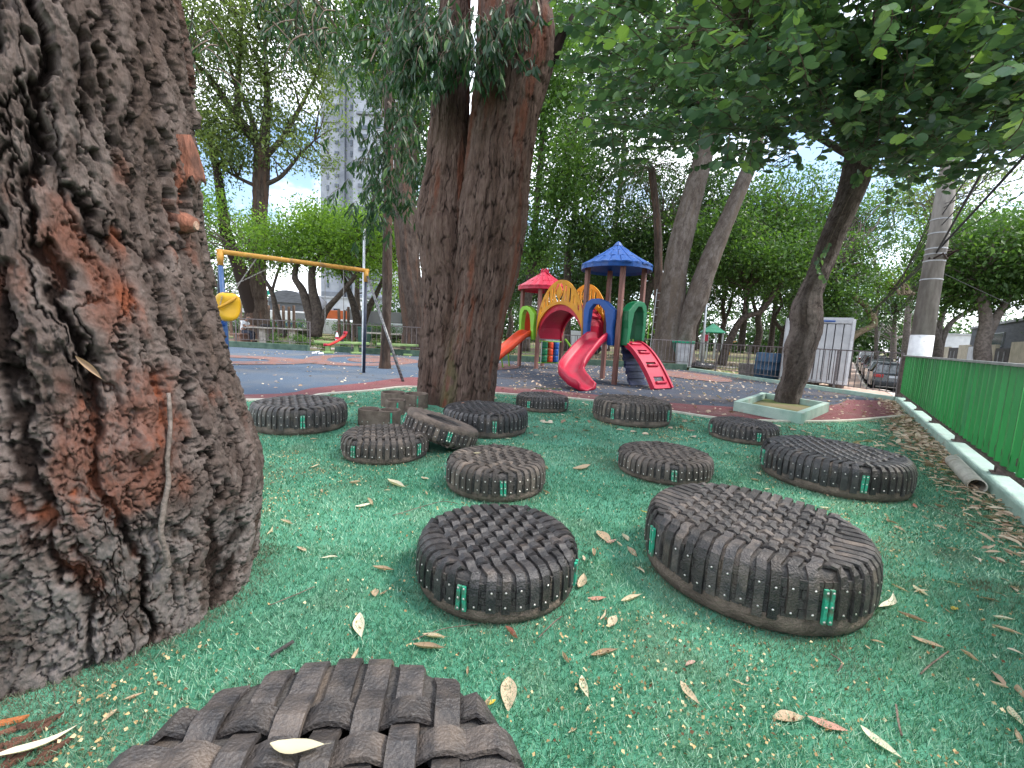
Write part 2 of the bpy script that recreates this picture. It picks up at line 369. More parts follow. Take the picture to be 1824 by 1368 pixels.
ring_sheet('floor_swirl', m_orange, c[0] + .25, c[1] + .1, .75, 1.0, .02, 0, 2 * PI, .2)
c = G(420, 641); ring_sheet('floor_swirl', m_orange, c[0], c[1], 2.0, 1.5, .4, 0, 2 * PI, .1)
c = G(880, 653); ring_sheet('floor_swirl', m_orange, c[0], c[1], .75, 1.5, .02, 0, 2 * PI, -.2)
c = G(1215, 668); ring_sheet('floor_swirl', m_orange, c[0], c[1], 1.15, 2.0, .02, 0, 2 * PI, .25)
tag(MB().sweep(KP + np.array([0, 0, .012]), [(-.03, -.02), (.03, -.02), (.028, .014), (-.028, .016)]).build('border_line', m_line), kind='structure')

# the street beyond the fence
def strip(name, n0, n1, dz, s0, s1, mat, k=40):
    V = []
    for i in range(k + 1):
        s_ = s0 + (s1 - s0) * i / k
        for n in (n0, n1): p = street(s_, n); V.append((p[0], p[1], zs(s_) + dz))
    tag(obj(name, mesh_from(name, V, [(2 * i, 2 * i + 1, 2 * i + 3, 2 * i + 2) for i in range(k)]), mat), kind='structure')
strip('sidewalk', -1.75, 0.02, 0.0, -.35, 95, m_walk)
strip('road', .16, 4.6, -.12, -30, 140, m_road)
strip('far_sidewalk', 4.6, 6.6, .0, -30, 140, m_walk)
kk = [street(s_, .09, zs(s_) - .07) for s_ in np.linspace(-.3, 95, 60)]
tag(MB().sweep(kk, [(-.08, -.1), (.08, -.1), (.075, .075), (-.08, .078)]).build('street_kerb', m_path), kind='structure')
p0, p1 = G(1205, 640), G(1440, 668)
def flat_path(name, pts, w, z, mat):
    P = np.asarray(pts); T = np.gradient(P, axis=0); T /= np.linalg.norm(T, axis=1)[:, None]; Nn = np.stack([-T[:, 1], T[:, 0], 0 * T[:, 0]], -1)
    V = [v for a, n in zip(P, Nn) for v in ((*(a + n * w / 2)[:2], z), (*(a - n * w / 2)[:2], z))]
    tag(obj(name, mesh_from(name, V, [(2 * i, 2 * i + 1, 2 * i + 3, 2 * i + 2) for i in range(len(P) - 1)]), mat), kind='structure')
flat_path('footpath', spline([(-30, 20.6, 0), (-9.5, 20.0, 0), (0, 20.2, 0), (9, 22, 0), (11, 21, 0)], 30), 1.3, -.02, m_path)
flat_path('footpath', spline([(9.5, 31, 0), (14, 27, 0), (17.5, 22.5, 0)], 20), 1.0, -.02, m_path)

# low painted kerbs of the play area
tag(MB().sweep(np.array([[7.05, 16.95, .05], street(0, -.05, .05)]), [(-.07, -.06), (.07, -.06), (.07, .05), (-.07, .05)]).build('floor_kerb', m_mint, bevel=.008), kind='structure')
for x0, x1 in ((-14, -8.15), (-7.2, 6.9)):
    tag(MB().bar((x0, 17.25, .1), (x1, 17.0, .1), .16, .26).build('back_kerb', m_kgreen, bevel=.01), kind='structure')

# ------------------------------------------------------------------ green lamella fence on the right, on its painted kerb
FL0, FL1 = -14.0, -.05
tag(MB().sweep(np.array([street(FL0, .08, .05), street(.03, .08, .05)]), [(-.15, -.06), (.16, -.06), (.16, .055), (-.143, .05)]).build('fence_kerb', m_mint, bevel=.012), kind='structure')
gf = thing('sheet_fence', 'bright green corrugated metal sheet fence with grey cap rail', 'fence', street(-4, 0, .1))
pitch = .2; k = int((FL1 - FL0) / pitch); zb, zt = .215, 1.04
lam = MB()
prof = [(-.1, 0), (-.086, .0), (-.052, -.030), (.03, -.030), (.064, .0), (.1, 0.001)]; prof = [(a, b * 1.5) for a, b in prof]
V = []; th = .002
for z in (0, 1): V += [(a, b, z) for a, b in prof]
n_ = len(prof); lam.add(V, [(i, i + 1, n_ + i + 1, n_ + i) for i in range(n_ - 1)])
lam_me = mesh_from('sheet_panel', lam.v, lam.f); lam_me.materials.append(m_lam)
ang = math.atan2(FD[1], FD[0])
for i in range(k):
    s_ = FL1 - .1 - pitch * i
    o = bpy.data.objects.new('sheet_panel', lam_me); link(o, gf)
    j = random.uniform(-.004, .004)
    mw = Matrix.Translation(Vector(street(s_, .0 + random.uniform(-.003, .003), zb))) @ Matrix.Rotation(ang + PI, 4, 'Z') @ Matrix.Diagonal((1, -1, zt - zb + j, 1))
    o.matrix_parent_inverse = Matrix.Identity(4); o.matrix_basis = Matrix.Translation(-Vector(gf.location)) @ mw
MB().obox(street((FL0 + FL1) / 2, .0, zt + .012), np.append(FD * (FL1 - FL0) / 2, 0), np.append(FN * .045, 0), (0, 0, .012)).build('cap_rail', m_cap, gf)
MB().obox(street((FL0 + FL1) / 2, .045, .30), np.append(FD * (FL1 - FL0) / 2, 0), np.append(FN * .02, 0), (0, 0, .03)).build('back_rail', m_rust, gf)
MB().obox(street((FL0 + FL1) / 2, .004, zb - .012), np.append(FD * (FL1 - FL0) / 2, 0), np.append(FN * .02, 0), (0, 0, .012)).build('bottom_rail', m_rust, gf)
for s_ in np.arange(-.99, FL0, -1.66):
    b = MB(); b.obox(street(s_, .06, .58), np.append(FD * .04, 0), np.append(FN * .04, 0), (0, 0, .48))
    pst = b.build('fence_post', m_rust, gf, bevel=.004)
    MB().obox(street(s_, .05, .112), np.append(FD * .06, 0), np.append(FN * .055, 0), (0, 0, .006)).build('foot_plate', m_rust, pst)
MB().obox(street(.02, .0, .56), np.append(FD * .03, 0), np.append(FN * .05, 0), (0, 0, .50)).build('end_post', m_rust, gf)
# loose pipe by the kerb
a, b_ = G(1698, 821, .055), G(1741, 866, .055); e = unit(b_ - a); a2 = a
pv = MB(); rr = [(.058, 0), (.062, 0)]
n = 20; side = unit(np.cross(e, (0, 0, 1))); L_ = np.linalg.norm(b_ - a) ; V = []
for t, r in ((0, .052), (0, .06), (L_, .06), (L_, .052)):
    V += [a + e * t + r * (math.cos(2 * PI * j / n) * side + math.sin(2 * PI * j / n) * np.array([0, 0, 1])) for j in range(n)]
pv.add(V, [((i % 4) * n + j, (i % 4) * n + (j + 1) % n, ((i + 1) % 4) * n + (j + 1) % n, ((i + 1) % 4) * n + j) for i in range(4) for j in range(n)])
tag(pv.build('plastic_pipe', m_pvc, smooth=False), 'short grey plastic pipe lying against the mint kerb', 'pipe')

# ------------------------------------------------------------------ picket fences of iron bars
PICK = None
def picket_fence(label, pts, h=1.02, sp=.15, post=1.5, z0=.1, low=.12):
    t = thing('picket_fence', label, 'fence', (pts[0][0], pts[0][1], z0), 'iron bar fences round the play area')
    for p, q in zip(pts[:-1], pts[1:]):
        p, q = np.array([*p, z0]), np.array([*q, z0]); L_ = np.linalg.norm(q - p); d = (q - p) / L_
        zt_ = np.array([0, 0, h])
        MB().bar(p + zt_, q + zt_, .035, .03).build('top_rail', m_iron, t)
        MB().bar(p + np.array([0, 0, low]), q + np.array([0, 0, low]), .03, .02).build('bottom_rail', m_iron, t)
        me = MB().bar((0, 0, low - .02), (0, 0, h), .014, .014).build('picket', m_iron, t)
        me.location = Vector(p + d * sp * .5)
        n = int(L_ / sp)
        for i in range(1, n):
            c = me.copy(); COL.objects.link(c); c.location = Vector(p + d * sp * (i + .5)) + Vector((random.uniform(-.006, .006), 0, 0)); c.rotation_euler = (random.gauss(0, .006), random.gauss(0, .006), 0)
        for i in range(int(L_ / post) + 1):
            MB().bar(p + d * post * i + np.array([0, 0, -.05]), p + d * post * i + zt_ + np.array([0, 0, .01]), .04).build('post', m_iron, t)
picket_fence('grey iron bar fence running from the green fence corner past the white container', [tuple(FO + FD * .02 + FN * -.05), (7.05, 16.95)], z0=.08)
picket_fence('grey iron bar fence behind the coloured play tower', [(7.0, 17.0), (.2, 17.05)], z0=.2, h=.95)
picket_fence('low iron bar fence behind the green benches', [(-2.0, 17.1), (-7.2, 17.15)], z0=.2, h=.95, sp=.2)
picket_fence('low iron bar fence in front of the seated person', [(-8.2, 17.2), (-13.5, 17.25)], z0=.2, h=.95, sp=.2)

# ------------------------------------------------------------------ tyres under woven straps
def tyre(label, x, y, R, H, az, pitch=.05, sw=.041, tags=(0, 1, 2, 3), name='woven_tyre', bead=.60, closed=False):
    t = thing(name, label, 'tyre seat', (0, 0, 0), 'tyres woven over with rubber straps')
    sag = random.uniform(.006, .026)
    tyre.k = getattr(tyre, 'k', -1) + 1; m_st = m_straps[(0, 2, 0, 1, 2, 1, 0, 1, 0, 2, 1, 0, 1)[tyre.k % 13]]
    b = MB()
    prof = [(bead * R, .9 * H), ((bead + .02) * R, .94 * H), (.76 * R, .965 * H), (.91 * R, .965 * H), (.962 * R, .925 * H), (.985 * R, .84 * H), (.992 * R, .72 * H), (.995 * R, .22 * H),
            (.985 * R, .10 * H), (.95 * R, .02 * H), (.88 * R, .0), (max(bead, .4) * R + .1 * R, .012), (bead * R, .03), (bead * R, .08 * H), (.86 * R, .12 * H), (.9 * R, .5 * H), (.86 * R, .85 * H), (.60 * R, .9 * H)]
    b.lathe(prof[:8], n=56); b.lathe(prof[12:], n=56); b.build('tyre_casing', m_rub, t, smooth=True)
    MB().lathe([(.996 * R, .31 * H), (1.003 * R, .29 * H), (1.005 * R, .16 * H), (.985 * R, .05 * H), (.95 * R, .008 * H), (.88 * R, -.002), ((bead + .1) * R, .01), (bead * R, .012)], n=56).build('sidewall', m_dust, t, smooth=True)
    if closed: MB().lathe([(.001, .03), (bead * R * 1.05, .034), (bead * R * 1.05, .05), (.001, .05)], n=32).build('web_sheet', m_strap, t)
    tr = MB(); nseg = int(2 * PI * R / .032)
    for row in range(4):
        z = H * (.36 + .14 * row)
        for i in range(nseg):
            a = 2 * PI * (i + .5 * (row % 2)) / nseg + random.gauss(0, .008); rr = R * .994
            tr.obox((rr * math.cos(a), rr * math.sin(a), z), (.004 * math.cos(a), .004 * math.sin(a), 0), (-.0135 * math.sin(a), .0135 * math.cos(a), 0), (0, 0, H * .062))
    tag(tr.build('tread_blocks', m_rub, t), kind='stuff')
    n = max(5, int(round(2 * .66 * R / pitch))); pitch = 2 * .66 * R / n
    om = (n - 1) / 2 * pitch; riv = MB()
    lays = [0, 1]
    for layer in lays:
        e_ang = az + PI / 4 + layer * PI / 2
        e = np.array([math.cos(e_ang), math.sin(e_ang), 0]); pv = np.array([-e[1], e[0], 0])
        for i in range(n):
            o_ = (i - (n - 1) / 2) * pitch + random.uniform(-.06, .06) * pitch
            w = sw * random.uniform(.80, .98); Rr = R * .985; c = math.sqrt(max(Rr * Rr - o_ * o_, .01))
            secs = []                                     # position, width vector, outward normal
            up = np.array([0, 0, 1.0]); lows = []
            for sg in (-1, 1):
                nr = unit(o_ * pv + sg * c * e); tg = np.array([-nr[1], nr[0], 0]); tg = tg * np.sign(tg @ pv)
                zl = H * random.uniform(.22, .36); one = []
                for zz, rad, bl in ((zl, 1.014, 0), (H * .4, 1.016, 0), (H * .6, 1.016, 0), (H * .76, 1.008, .05), (H * .9, .985, .3), (H * .985, .945, .75)):
                    pos = nr * R * rad; pos[2] = zz
                    wv = unit(tg * (1 - bl) + pv * bl); nn = unit(nr * (1 - bl) + up * bl); one.append((pos, wv, nn))
                secs.append(one); lows.append((nr, zl))
                for zz in (H * .72, H * .4):
                    if random.random() < .9:
                        pp = nr * (R * 1.016 + .007); pp[2] = zz + random.uniform(-.006, .006); pp = pp + tg * random.uniform(-.004, .004)
                        riv.add([pp + .0052 * (math.cos(q_ * PI / 3) * tg + math.sin(q_ * PI / 3) * up) for q_ in range(6)] + [pp + nr * .004], [(q_, (q_ + 1) % 6, 6) for q_ in range(6)])
            top = []; m_ = 2 * n + 9
            lim = .90 * c
            phase = i + layer * n
            for q_ in range(m_):
                s_ = -lim + 2 * lim * q_ / (m_ - 1)
                inside = (1 - sstep(om + .3 * pitch, om + 1.1 * pitch, abs(s_))) * (1.0 if c > om * .7 else .4)
                wz = math.cos(PI * (s_ / pitch + (n - 1) / 2) + PI * phase); wz = math.copysign(abs(wz) ** .7, wz)
                r2 = (s_ * s_ + o_ * o_) / (R * R)
                z = H + .004 + .0135 * wz * inside - sag * (1 - r2) + (.006 * layer if inside < .3 else 0)
                top.append((o_ * pv + s_ * e + np.array([0, 0, z]), pv, up))
            path = secs[0] + top + secs[1][::-1]
            V = []; th = .0055
            for pos, wv, nn in path:
                V += [pos - wv * w / 2 - nn * th, pos + wv * w / 2 - nn * th, pos + wv * w * .47 + nn * th, pos - wv * w * .47 + nn * th]
            F = [(4 * a + j, 4 * a + (j + 1) % 4, 4 * a + 4 + (j + 1) % 4, 4 * a + 4 + j) for a in range(len(path) - 1) for j in range(4)]
            F += [(3, 2, 1, 0), tuple(4 * (len(path) - 1) + j for j in range(4))]
            so_ = obj('strap', mesh_from('strap', V, F), m_st, t)
    tag(riv.build('riveting', m_rivet, t), kind='stuff')
    for k_ in tags:
        for dd in (-.0115, .0115):
            a = az + k_ * PI / 2 + dd / R; nr = np.array([math.cos(a), math.sin(a), 0]); tg = np.array([-nr[1], nr[0], 0]); b = MB(); V = []
            tilt = random.uniform(-.05, .05)
            for zz in np.linspace(H * .27, H * .76, 5):
                pc = nr * (R * 1.012); pc[2] = zz; pc = pc + tg * (tilt * (zz - H * .5))
                V += [pc - tg * .008, pc + tg * .008, pc + tg * .0075 + nr * .011, pc - tg * .0075 + nr * .011]
            F = [(4 * q_ + j, 4 * q_ + (j + 1) % 4, 4 * q_ + 4 + (j + 1) % 4, 4 * q_ + 4 + j) for q_ in range(4) for j in range(4)] + [(3, 2, 1, 0), (16, 17, 18, 19)]
            tg_o = obj('green_tag', mesh_from('green_tag', V, F), m_tag, t)
            rv = MB()
            for zz in (.31, .52, .72):
                pp = nr * (R * 1.012 + .0115); pp[2] = H * zz
                rv.add([pp + .0055 * (math.cos(q_ * PI / 3) * tg + math.sin(q_ * PI / 3) * np.array([0, 0, 1])) for q_ in range(6)] + [pp + nr * .004], [(q_, (q_ + 1) % 6, 6) for q_ in range(6)])
            tag(rv.build('tag_riveting', m_rivet, tg_o), kind='stuff')
    t.location = (x, y, 0)
    return t
D2 = math.radians
tyre('wide strapped woven tyre seat cut off by the lower picture edge, pale leaf on top', -.327, .594, .435, .25, D2(52), pitch=.083, sw=.066)
tyre('high round woven tyre seat directly left of the very large one', -.027, 1.839, .351, .199, D2(-110))
tyre('very large oval looking woven tyre seat nearest the camera on the right half', 1.195, 1.976, .475, .282, D2(-87), pitch=.052, sw=.043)
tyre('round woven tyre seat just right of and nearer than the upturned leaning tyre', -.085, 3.006, .350, .203, D2(-80))
tyre('large low woven tyre seat nearest the green metal fence', 2.739, 3.522, .512, .266, D2(165), pitch=.054, sw=.045)
tyre('medium woven tyre seat just behind the very large one', 1.319, 3.523, .374, .17, D2(-98))
tyre('small woven tyre seat in front of the mint planter box', 2.772, 4.997, .362, .19, D2(-93))
tyre('wide woven tyre seat in front of the red wavy slide', 1.647, 5.761, .506, .285, D2(-42), pitch=.056, sw=.047)
tyre('smallest woven tyre seat, beside the white border line right of the double trunk', .467, 6.349, .384, .20, D2(-33))
tyre('woven tyre seat pushed against the foot of the double trunk', -.282, 4.78, .471, .25, D2(-165), pitch=.056, sw=.047)
tyre('woven tyre seat with the leaning tyre resting on it', -1.077, 3.646, .358, .187, D2(-117))
tyre('woven tyre seat half hidden by the giant bark trunk', -2.253, 4.498, .460, .262, D2(-61), pitch=.056, sw=.047)
t12 = tyre('upturned tyre leaning at a slant on its neighbour, open hollow side up', 0, 0, .352, .185, D2(70), bead=.50, closed=True)
t12.location = (-.63, 4.02, .255); t12.rotation_mode = 'XYZ'
mrot = Matrix.Rotation(D2(17), 4, 'Y') @ Matrix.Rotation(D2(-7), 4, 'X') @ Matrix.Rotation(PI, 4, 'X')
t12.rotation_euler = mrot.to_euler()

# low cups rolled from worn tread
def cup(label, x, y, rz, n, r, h, strip_len=0):
    t = thing('rubber_cup', label, 'tyre cup', (0, 0, 0), 'low cups rolled from worn tyre tread')
    for i in range(n):
        cx = (i - (n - 1) / 2) * 2.02 * r
        MB().lathe([(r * .86, 0), (r, 0), (r * 1.01, h * .97), (r * .97, h), (r * .88, h * .985), (r * .86, h * .9), (r * .84, .01), (0.001, .012)], (cx, 0, 0), 24).build('cup_wall', m_cup, t)
    MB().box((0, -r * .99, h * .5), (2.0 * r * (n - .6) * .9, .012, h * .94)).build('tread_strip', m_cup, t)
    tg_ = MB(); tg_.box(((n - .5) * r * .95, -r * .92, h * .5), (.018, .012, h * .8)); tg_.build('green_tag', m_tag, t)
    if strip_len: MB().obox((r * n + strip_len / 2 - .03, -.02, .045), (strip_len / 2, 0, 0), (0, .012, .01), (0, 0, .045)).build('loose_strip', m_cup, t)
    rv = MB()
    for i in range(n):
        for dx in (-.03, .03):
            rv.box(((i - (n - 1) / 2) * 2.02 * r + dx, -r * 1.02, h * .3), (.011, .008, .011))
    tag(rv.build('riveting', m_rivet, t), kind='stuff')
    t.location = (x, y, 0); t.rotation_euler = (0, 0, rz)
p = G(668, 762); cup('double cup of worn tread nearest the woven tyres, two round tops', p[0], p[1] + .15, -.03, 2, .118, .185)
p = G(698, 739); cup('single cup of worn tread with a strip pointing to the trunk', p[0] + .02, p[1] + .1, -.05, 1, .125, .18, .26)
p = G(716, 725); cup('double cup of worn tread touching the foot of the double trunk', p[0] + .02, p[1] + .05, -.08, 2, .165, .20)
# ------------------------------------------------------------------ bark
def barkmat(name, plate, plate2, recess, fresh, moss=None, bump=.6, bs=90, stretch=(1, 1, .35)):
    mt = bpy.data.materials.new(name); mt.use_nodes = True; t = mt.node_tree; N, L = t.nodes, t.links
    b = N['Principled BSDF']; b.inputs['Roughness'].default_value = .9; b.inputs['Specular IOR Level'].default_value = .2
    tcn = N.new('ShaderNodeTexCoord'); mp_ = N.new('ShaderNodeMapping'); mp_.inputs['Scale'].default_value = stretch; L.new(tcn.outputs['Object'], mp_.inputs[0])
    def noise(sc, d=6, rough=.65):
        n = N.new('ShaderNodeTexNoise'); n.inputs['Scale'].default_value = sc; n.inputs['Detail'].default_value = d; n.inputs['Roughness'].default_value = rough; L.new(mp_.outputs[0], n.inputs['Vector']); return n
    def ramp(src, a, c, c0=(0, 0, 0), c1=(1, 1, 1)):
        r = N.new('ShaderNodeValToRGB'); r.color_ramp.elements[0].position = a; r.color_ramp.elements[1].position = c
        r.color_ramp.elements[0].color = (*c0, 1); r.color_ramp.elements[1].color = (*c1, 1); L.new(src, r.inputs[0]); return r.outputs['Color']
    def mix(f, a, c):
        x = N.new('ShaderNodeMix'); x.data_type = 'RGBA'; L.new(f, x.inputs[0])
        for s_, i_ in ((a, 6), (c, 7)):
            if isinstance(s_, tuple): x.inputs[i_].default_value = (*s_, 1)
            else: L.new(s_, x.inputs[i_])
        return x.outputs[2]
    def attr(nm):
        a = N.new('ShaderNodeAttribute'); a.attribute_name = nm; return a.outputs['Fac']
    col = ramp(noise(22).outputs['Fac'], .3, .7, plate, plate2)
    col = mix(ramp(noise(5).outputs['Fac'], .42, .62), col, ramp(noise(30).outputs['Fac'], .3, .7, tuple(q * .5 for q in plate), (plate2[0] * .62, plate2[1] * .55, plate2[2] * .5)))
    col = mix(ramp(attr('gr'), .0, .55, (1, 1, 1), (0, 0, 0)), col, recess)  # low gr turns cracks and holes to the darkest colour
    fr = N.new('ShaderNodeMath'); fr.operation = 'MULTIPLY'; L.new(attr('fresh'), fr.inputs[0]); L.new(ramp(noise(9).outputs['Fac'], .36, .5), fr.inputs[1])
    col = mix(fr.outputs[0], col, ramp(noise(40).outputs['Fac'], .3, .7, tuple(q * .6 for q in fresh), fresh))
    if moss: col = mix(attr('moss'), col, moss)
    L.new(col, b.inputs['Base Color'])
    nb = noise(bs, 8, .7); bp = N.new('ShaderNodeBump'); bp.inputs['Strength'].default_value = bump; bp.inputs['Distance'].default_value = .012
    L.new(nb.outputs['Fac'], bp.inputs['Height']); L.new(bp.outputs[0], b.inputs['Normal'])
    return mt

def bark_loft(name, Cn, Rn, facing, nu, nv, disp, mat, parent, power=1.55, ucirc=None):
    """Cn(v), Rn(v): centre and radius along the stem; disp(u, v, theta) -> offset, attributes."""
    s_ = np.linspace(-1, 1, nu, endpoint=False); th = facing + PI * np.sign(s_) * np.abs(s_) ** power
    v = np.linspace(0, 1, nv)
    Cc = np.array([Cn(a) for a in v]); Rr = np.array([Rn(a) for a in v])
    arc = np.concatenate([[0], np.cumsum(np.linalg.norm(np.diff(Cc, axis=0), axis=1))])
    rm = ucirc or float(np.mean(Rr))
    U, Vv = np.meshgrid((th - facing) * rm, arc); TH = np.broadcast_to(th, U.shape)
    d, at_ = disp(U, Vv, TH)
    rad = Rr[:, None] + d
    P = np.stack([Cc[:, 0:1] + rad * np.cos(TH), Cc[:, 1:2] + rad * np.sin(TH), np.broadcast_to(Cc[:, 2:3], U.shape)], -1)
    idx = np.arange(nu * nv).reshape(nv, nu); nxt = np.roll(idx, -1, 1)
    q = np.stack([idx[:-1], nxt[:-1], nxt[1:], idx[1:]], -1).reshape(-1, 4)
    return obj(name, mesh_np(name, P, q, np.full(len(q), 4), True, at_), mat, parent), (P, th, arc)

# ---- the giant trunk on the left
PROF = np.array([(296, -160), (303, -60), (310, 0), (322, 80), (333, 160), (345, 240), (352, 330), (358, 400), (375, 470), (395, 540), (412, 620), (440, 700), (462, 760), (478, 820), (479, 880), (472, 940)], float)
def c1(z): k = min(max((z - .25) / 2.05, 0), 1.6); return np.array([-1.6 - .2 * k, 1.6 - .1 * k])
zr = []
for x, y in PROF:
    z = 1.0
    for _ in range(12):
        c_ = c1(z); d = ray(x, y); t_ = (c_ @ d[:2]) / (d[:2] @ d[:2]); z = EYE + d[2] * t_
    zr.append((z, np.linalg.norm(CAM[:2] + d[:2] * t_ - c_)))
zr = np.array(sorted(zr)); print('giant trunk', zr.round(2).tolist())
ZT = np.concatenate([[-.12, 0.0], zr[:, 0][zr[:, 0] > .12], [5.0]]); RT = np.concatenate([[.575, .555], zr[:, 1][zr[:, 0] > .12], [.40]])
def giant_disp(U, Vv, TH):
    z = Vv - .12
    jag = .012 * vnoise(U * 60, Vv * 40, 7) + .006 * vnoise(U * 120, Vv * 90, 9)
    wx = U + .05 * fbm(U * 4, Vv * 3, 3, 1) + .016 * fbm(U * 17, Vv * 9, 2, 8) + jag; wy = Vv + .12 * fbm(U * 3, Vv * 2.4, 3, 4) + .03 * fbm(U * 15, Vv * 12, 2, 12) + jag
    f1, f2, ca = voro(wx / .085, wy / .5, 21); e1 = f2 - f1; t1y = VDY.copy()
    g1, g2, cb = voro(wx / .07, wy / .075, 31); e2 = g2 - g1
    k1, k2, cc = voro(wx / .034, wy / .24, 41); e3 = k2 - k1; t3y = VDY.copy()
    lowk = 1 - sstep(.55, 1.05, z + .12 * fbm(U * 2, Vv * 2, 2, 40)); midk = sstep(.35, .7, z) * (1 - sstep(1.0, 1.35, z))
    vx = wx + .05 * fbm(U * 2.3, Vv * 1.3, 3, 55); crA = 1 - np.abs(vnoise(vx * 6.0, wy * .62, 66)); crB = 1 - np.abs(vnoise(vx * 11 + 5, wy * 1.25, 67)); crack = np.maximum(sstep(.85, .96, crA), .5 * sstep(.88, .975, crB))
    fib = ridged(wx * 30 + 1.0 * fbm(U * 5, Vv * 2, 2, 57), wy * 2.4, 3, 64)
    fur = ridged(wx * 6.5, wy * .9, 3, 60)
    s1, s2, s3 = sstep(.0, .13, e1), sstep(.0, .12, e2), sstep(.0, .16, e3)
    hi = .020 * (s1 - 1) + .026 * (ca - .5) + .014 * t1y + .006 * (s3 - 1) + .006 * (cc - .5) + .003 * t3y + .020 * (fur - .62) - .060 * crack + .018 * (fib - .62)
    lo = .012 * (s2 - 1) + .009 * (cb - .5) - .026 * crack + .010 * (fib - .62) + .008 * (s3 - 1) + .007 * (cc - .5) + .006 * t3y
    d = hi * (1 - lowk) + lo * lowk
    d = d + .022 * fbm(U * 1.9, Vv * 1.1, 3, 70) + .0035 * (1.4 * ridged(U * 40, Vv * 9, 3, 72) - 1) + .0035 * vnoise(U * 110, Vv * 60, 75)
    gap1 = s1
    # twisted folds round the waist
    d = d + midk * .020 * (ridged(U * 5 + 2.2 * fbm(U * 1.6, Vv * 4, 3, 90), Vv * 13 + 1.6 * fbm(U * 3, Vv * 3, 3, 91), 4, 92) - .6)
    # small holes bored in the upper plates
    h1, _, hc = voro(U / .10, Vv / .12, 101); hole = (1 - sstep(.08, .2, h1)) * (hc > .55) * sstep(1.3, 1.5, z)
    d = d - .035 * hole
    def blob(az_px, amp, ru, rv):
        x, y = az_px; q = ray(x, y); best = None
        for tt in np.linspace(.9, 3.2, 300):
            p_ = CAM + q * tt; cz = c1(p_[2]); rr_ = np.interp(p_[2], ZT, RT)
            if np.hypot(p_[0] - cz[0], p_[1] - cz[1]) < rr_: best = p_; break
        if best is None: return 0 * U
        cz = c1(best[2]); th_ = math.atan2(best[1] - cz[1], best[0] - cz[0])
        dth = (TH - th_ + PI) % (2 * PI) - PI
        return amp * np.exp(-((dth * .55) / ru) ** 2 - ((z - best[2]) / rv) ** 2)
    d = d + blob((250, 792), .06, .035, .035) + blob((265, 720), .018, .03, .10) - blob((282, 690), .03, .018, .07) + blob((180, 560), .03, .12, .10) + blob((335, 640), .03, .06, .10) + blob((60, 620), .035, .1, .06)
    gr = np.clip(s1 * (.45 + .55 * s3) * (1 - lowk) + s2 * (.6 + .4 * s3) * lowk, 0, 1) * (1 - hole) * (1 - crack)
    fresh = np.zeros_like(U)
    for (x, y, a, ru, rv) in ((282, 690, 1.2, .03, .11), (150, 865, 1, .05, .06), (205, 960, 1, .035, .11), (210, 1035, .9, .04, .04), (232, 540, .9, .035, .06), (330, 545, .9, .03, .07), (175, 390, .8, .03, .08), (60, 900, .9, .09, .06), (322, 330, .8, .03, .10),
                              (215, 415, .7, .03, .07), (275, 800, .6, .03, .06), (10, 540, .6, .04, .07), (135, 1010, .5, .03, .06), (320, 450, .6, .02, .06), (100, 720, .5, .1, .03), (390, 720, .5, .08, .06)):
        fresh = np.maximum(fresh, blob((x, y), a, ru, rv) * 1.15)
    fresh = np.clip(fresh * sstep(-.1, .5, fbm(U * 16, Vv * 7, 3, 141)) + .45 * sstep(.55, .95, fbm(U * 5.5, Vv * 2.6, 3, 140)), 0, 1)
    moss = .7 * sstep(.35, .8, np.sin(TH - (D2(-41) + D2(72)))) * sstep(-.1, .5, fbm(U * 6, Vv * 6, 3, 130)) * 0 + .6 * (1 - sstep(.05, .75, z + .35 * fbm(U * 3, Vv * 3, 3, 151))) * sstep(-.5, .5, fbm(U * 12, Vv * 9, 4, 150) + gr - .6)
    return d, {'gr': gr, 'fresh': fresh, 'moss': moss}
m_bark1 = barkmat('giant_bark', (.050, .034, .028), (.185, .148, .132), (.014, .008, .006), (.23, .070, .034), (.24, .212, .20), 1.0, 75, (1, 1, .5))
t1 = thing('giant_tree', 'huge rough barked tree trunk with orange patches filling the left side', 'tree', (-1.6, 1.6, 0))
zz = np.linspace(0, 1, 200)
def cn1(a): z = -.12 + 3.5 * a; return np.array([*c1(max(z, .25) if z > .25 else .25), z])
trunk1, (GP, GTH, GARC) = bark_loft('trunk', cn1, lambda a: float(np.interp(-.12 + 3.5 * a, ZT, RT)) - .002, D2(-41), 620, 820, giant_disp, m_bark1, t1, 1.5, .55)
# limbs above the picture
lb = MB(); tc_ = cn1(1)
for dx, dy, dz, r_ in ((-1.3, .3, 2.6, .24), (.3, -1.2, 3.0, .2), (.9, .9, 2.7, .17)):
    lb.tube(spline([tc_ + np.array([0, 0, -.4]), tc_ + np.array([dx * .3, dy * .3, dz * .4]), tc_ + np.array([dx, dy, dz])], 10), np.linspace(r_, r_ * .5, 10), 12, jit=.06)
lb.build('limb', M('limb_bark', (.16, .13, .12), (.26, .22, .2), 8, .9, .8, 40), t1, True)
def on_giant(x, y, off=0.0):
    q = ray(x, y)
    for tt in np.linspace(.8, 3.4, 1300):
        p_ = CAM + q * tt; cz = c1(p_[2])
        if np.hypot(p_[0] - cz[0], p_[1] - cz[1]) < np.interp(p_[2], ZT, RT) + off: return p_, unit(np.array([p_[0] - cz[0], p_[1] - cz[1], 0]))
    cz = c1(EYE); return CAM + q * 2, unit(np.array([1, -1, 0]))
m_red_bark = M('red_bark', (.09, .04, .027), (.26, .10, .06), 22, .9, .8, 60, stretch=(1, 1, .3))
m_stub = M('cut_wood', (.26, .16, .11), (.40, .27, .2), 30, .85, .4, 80)
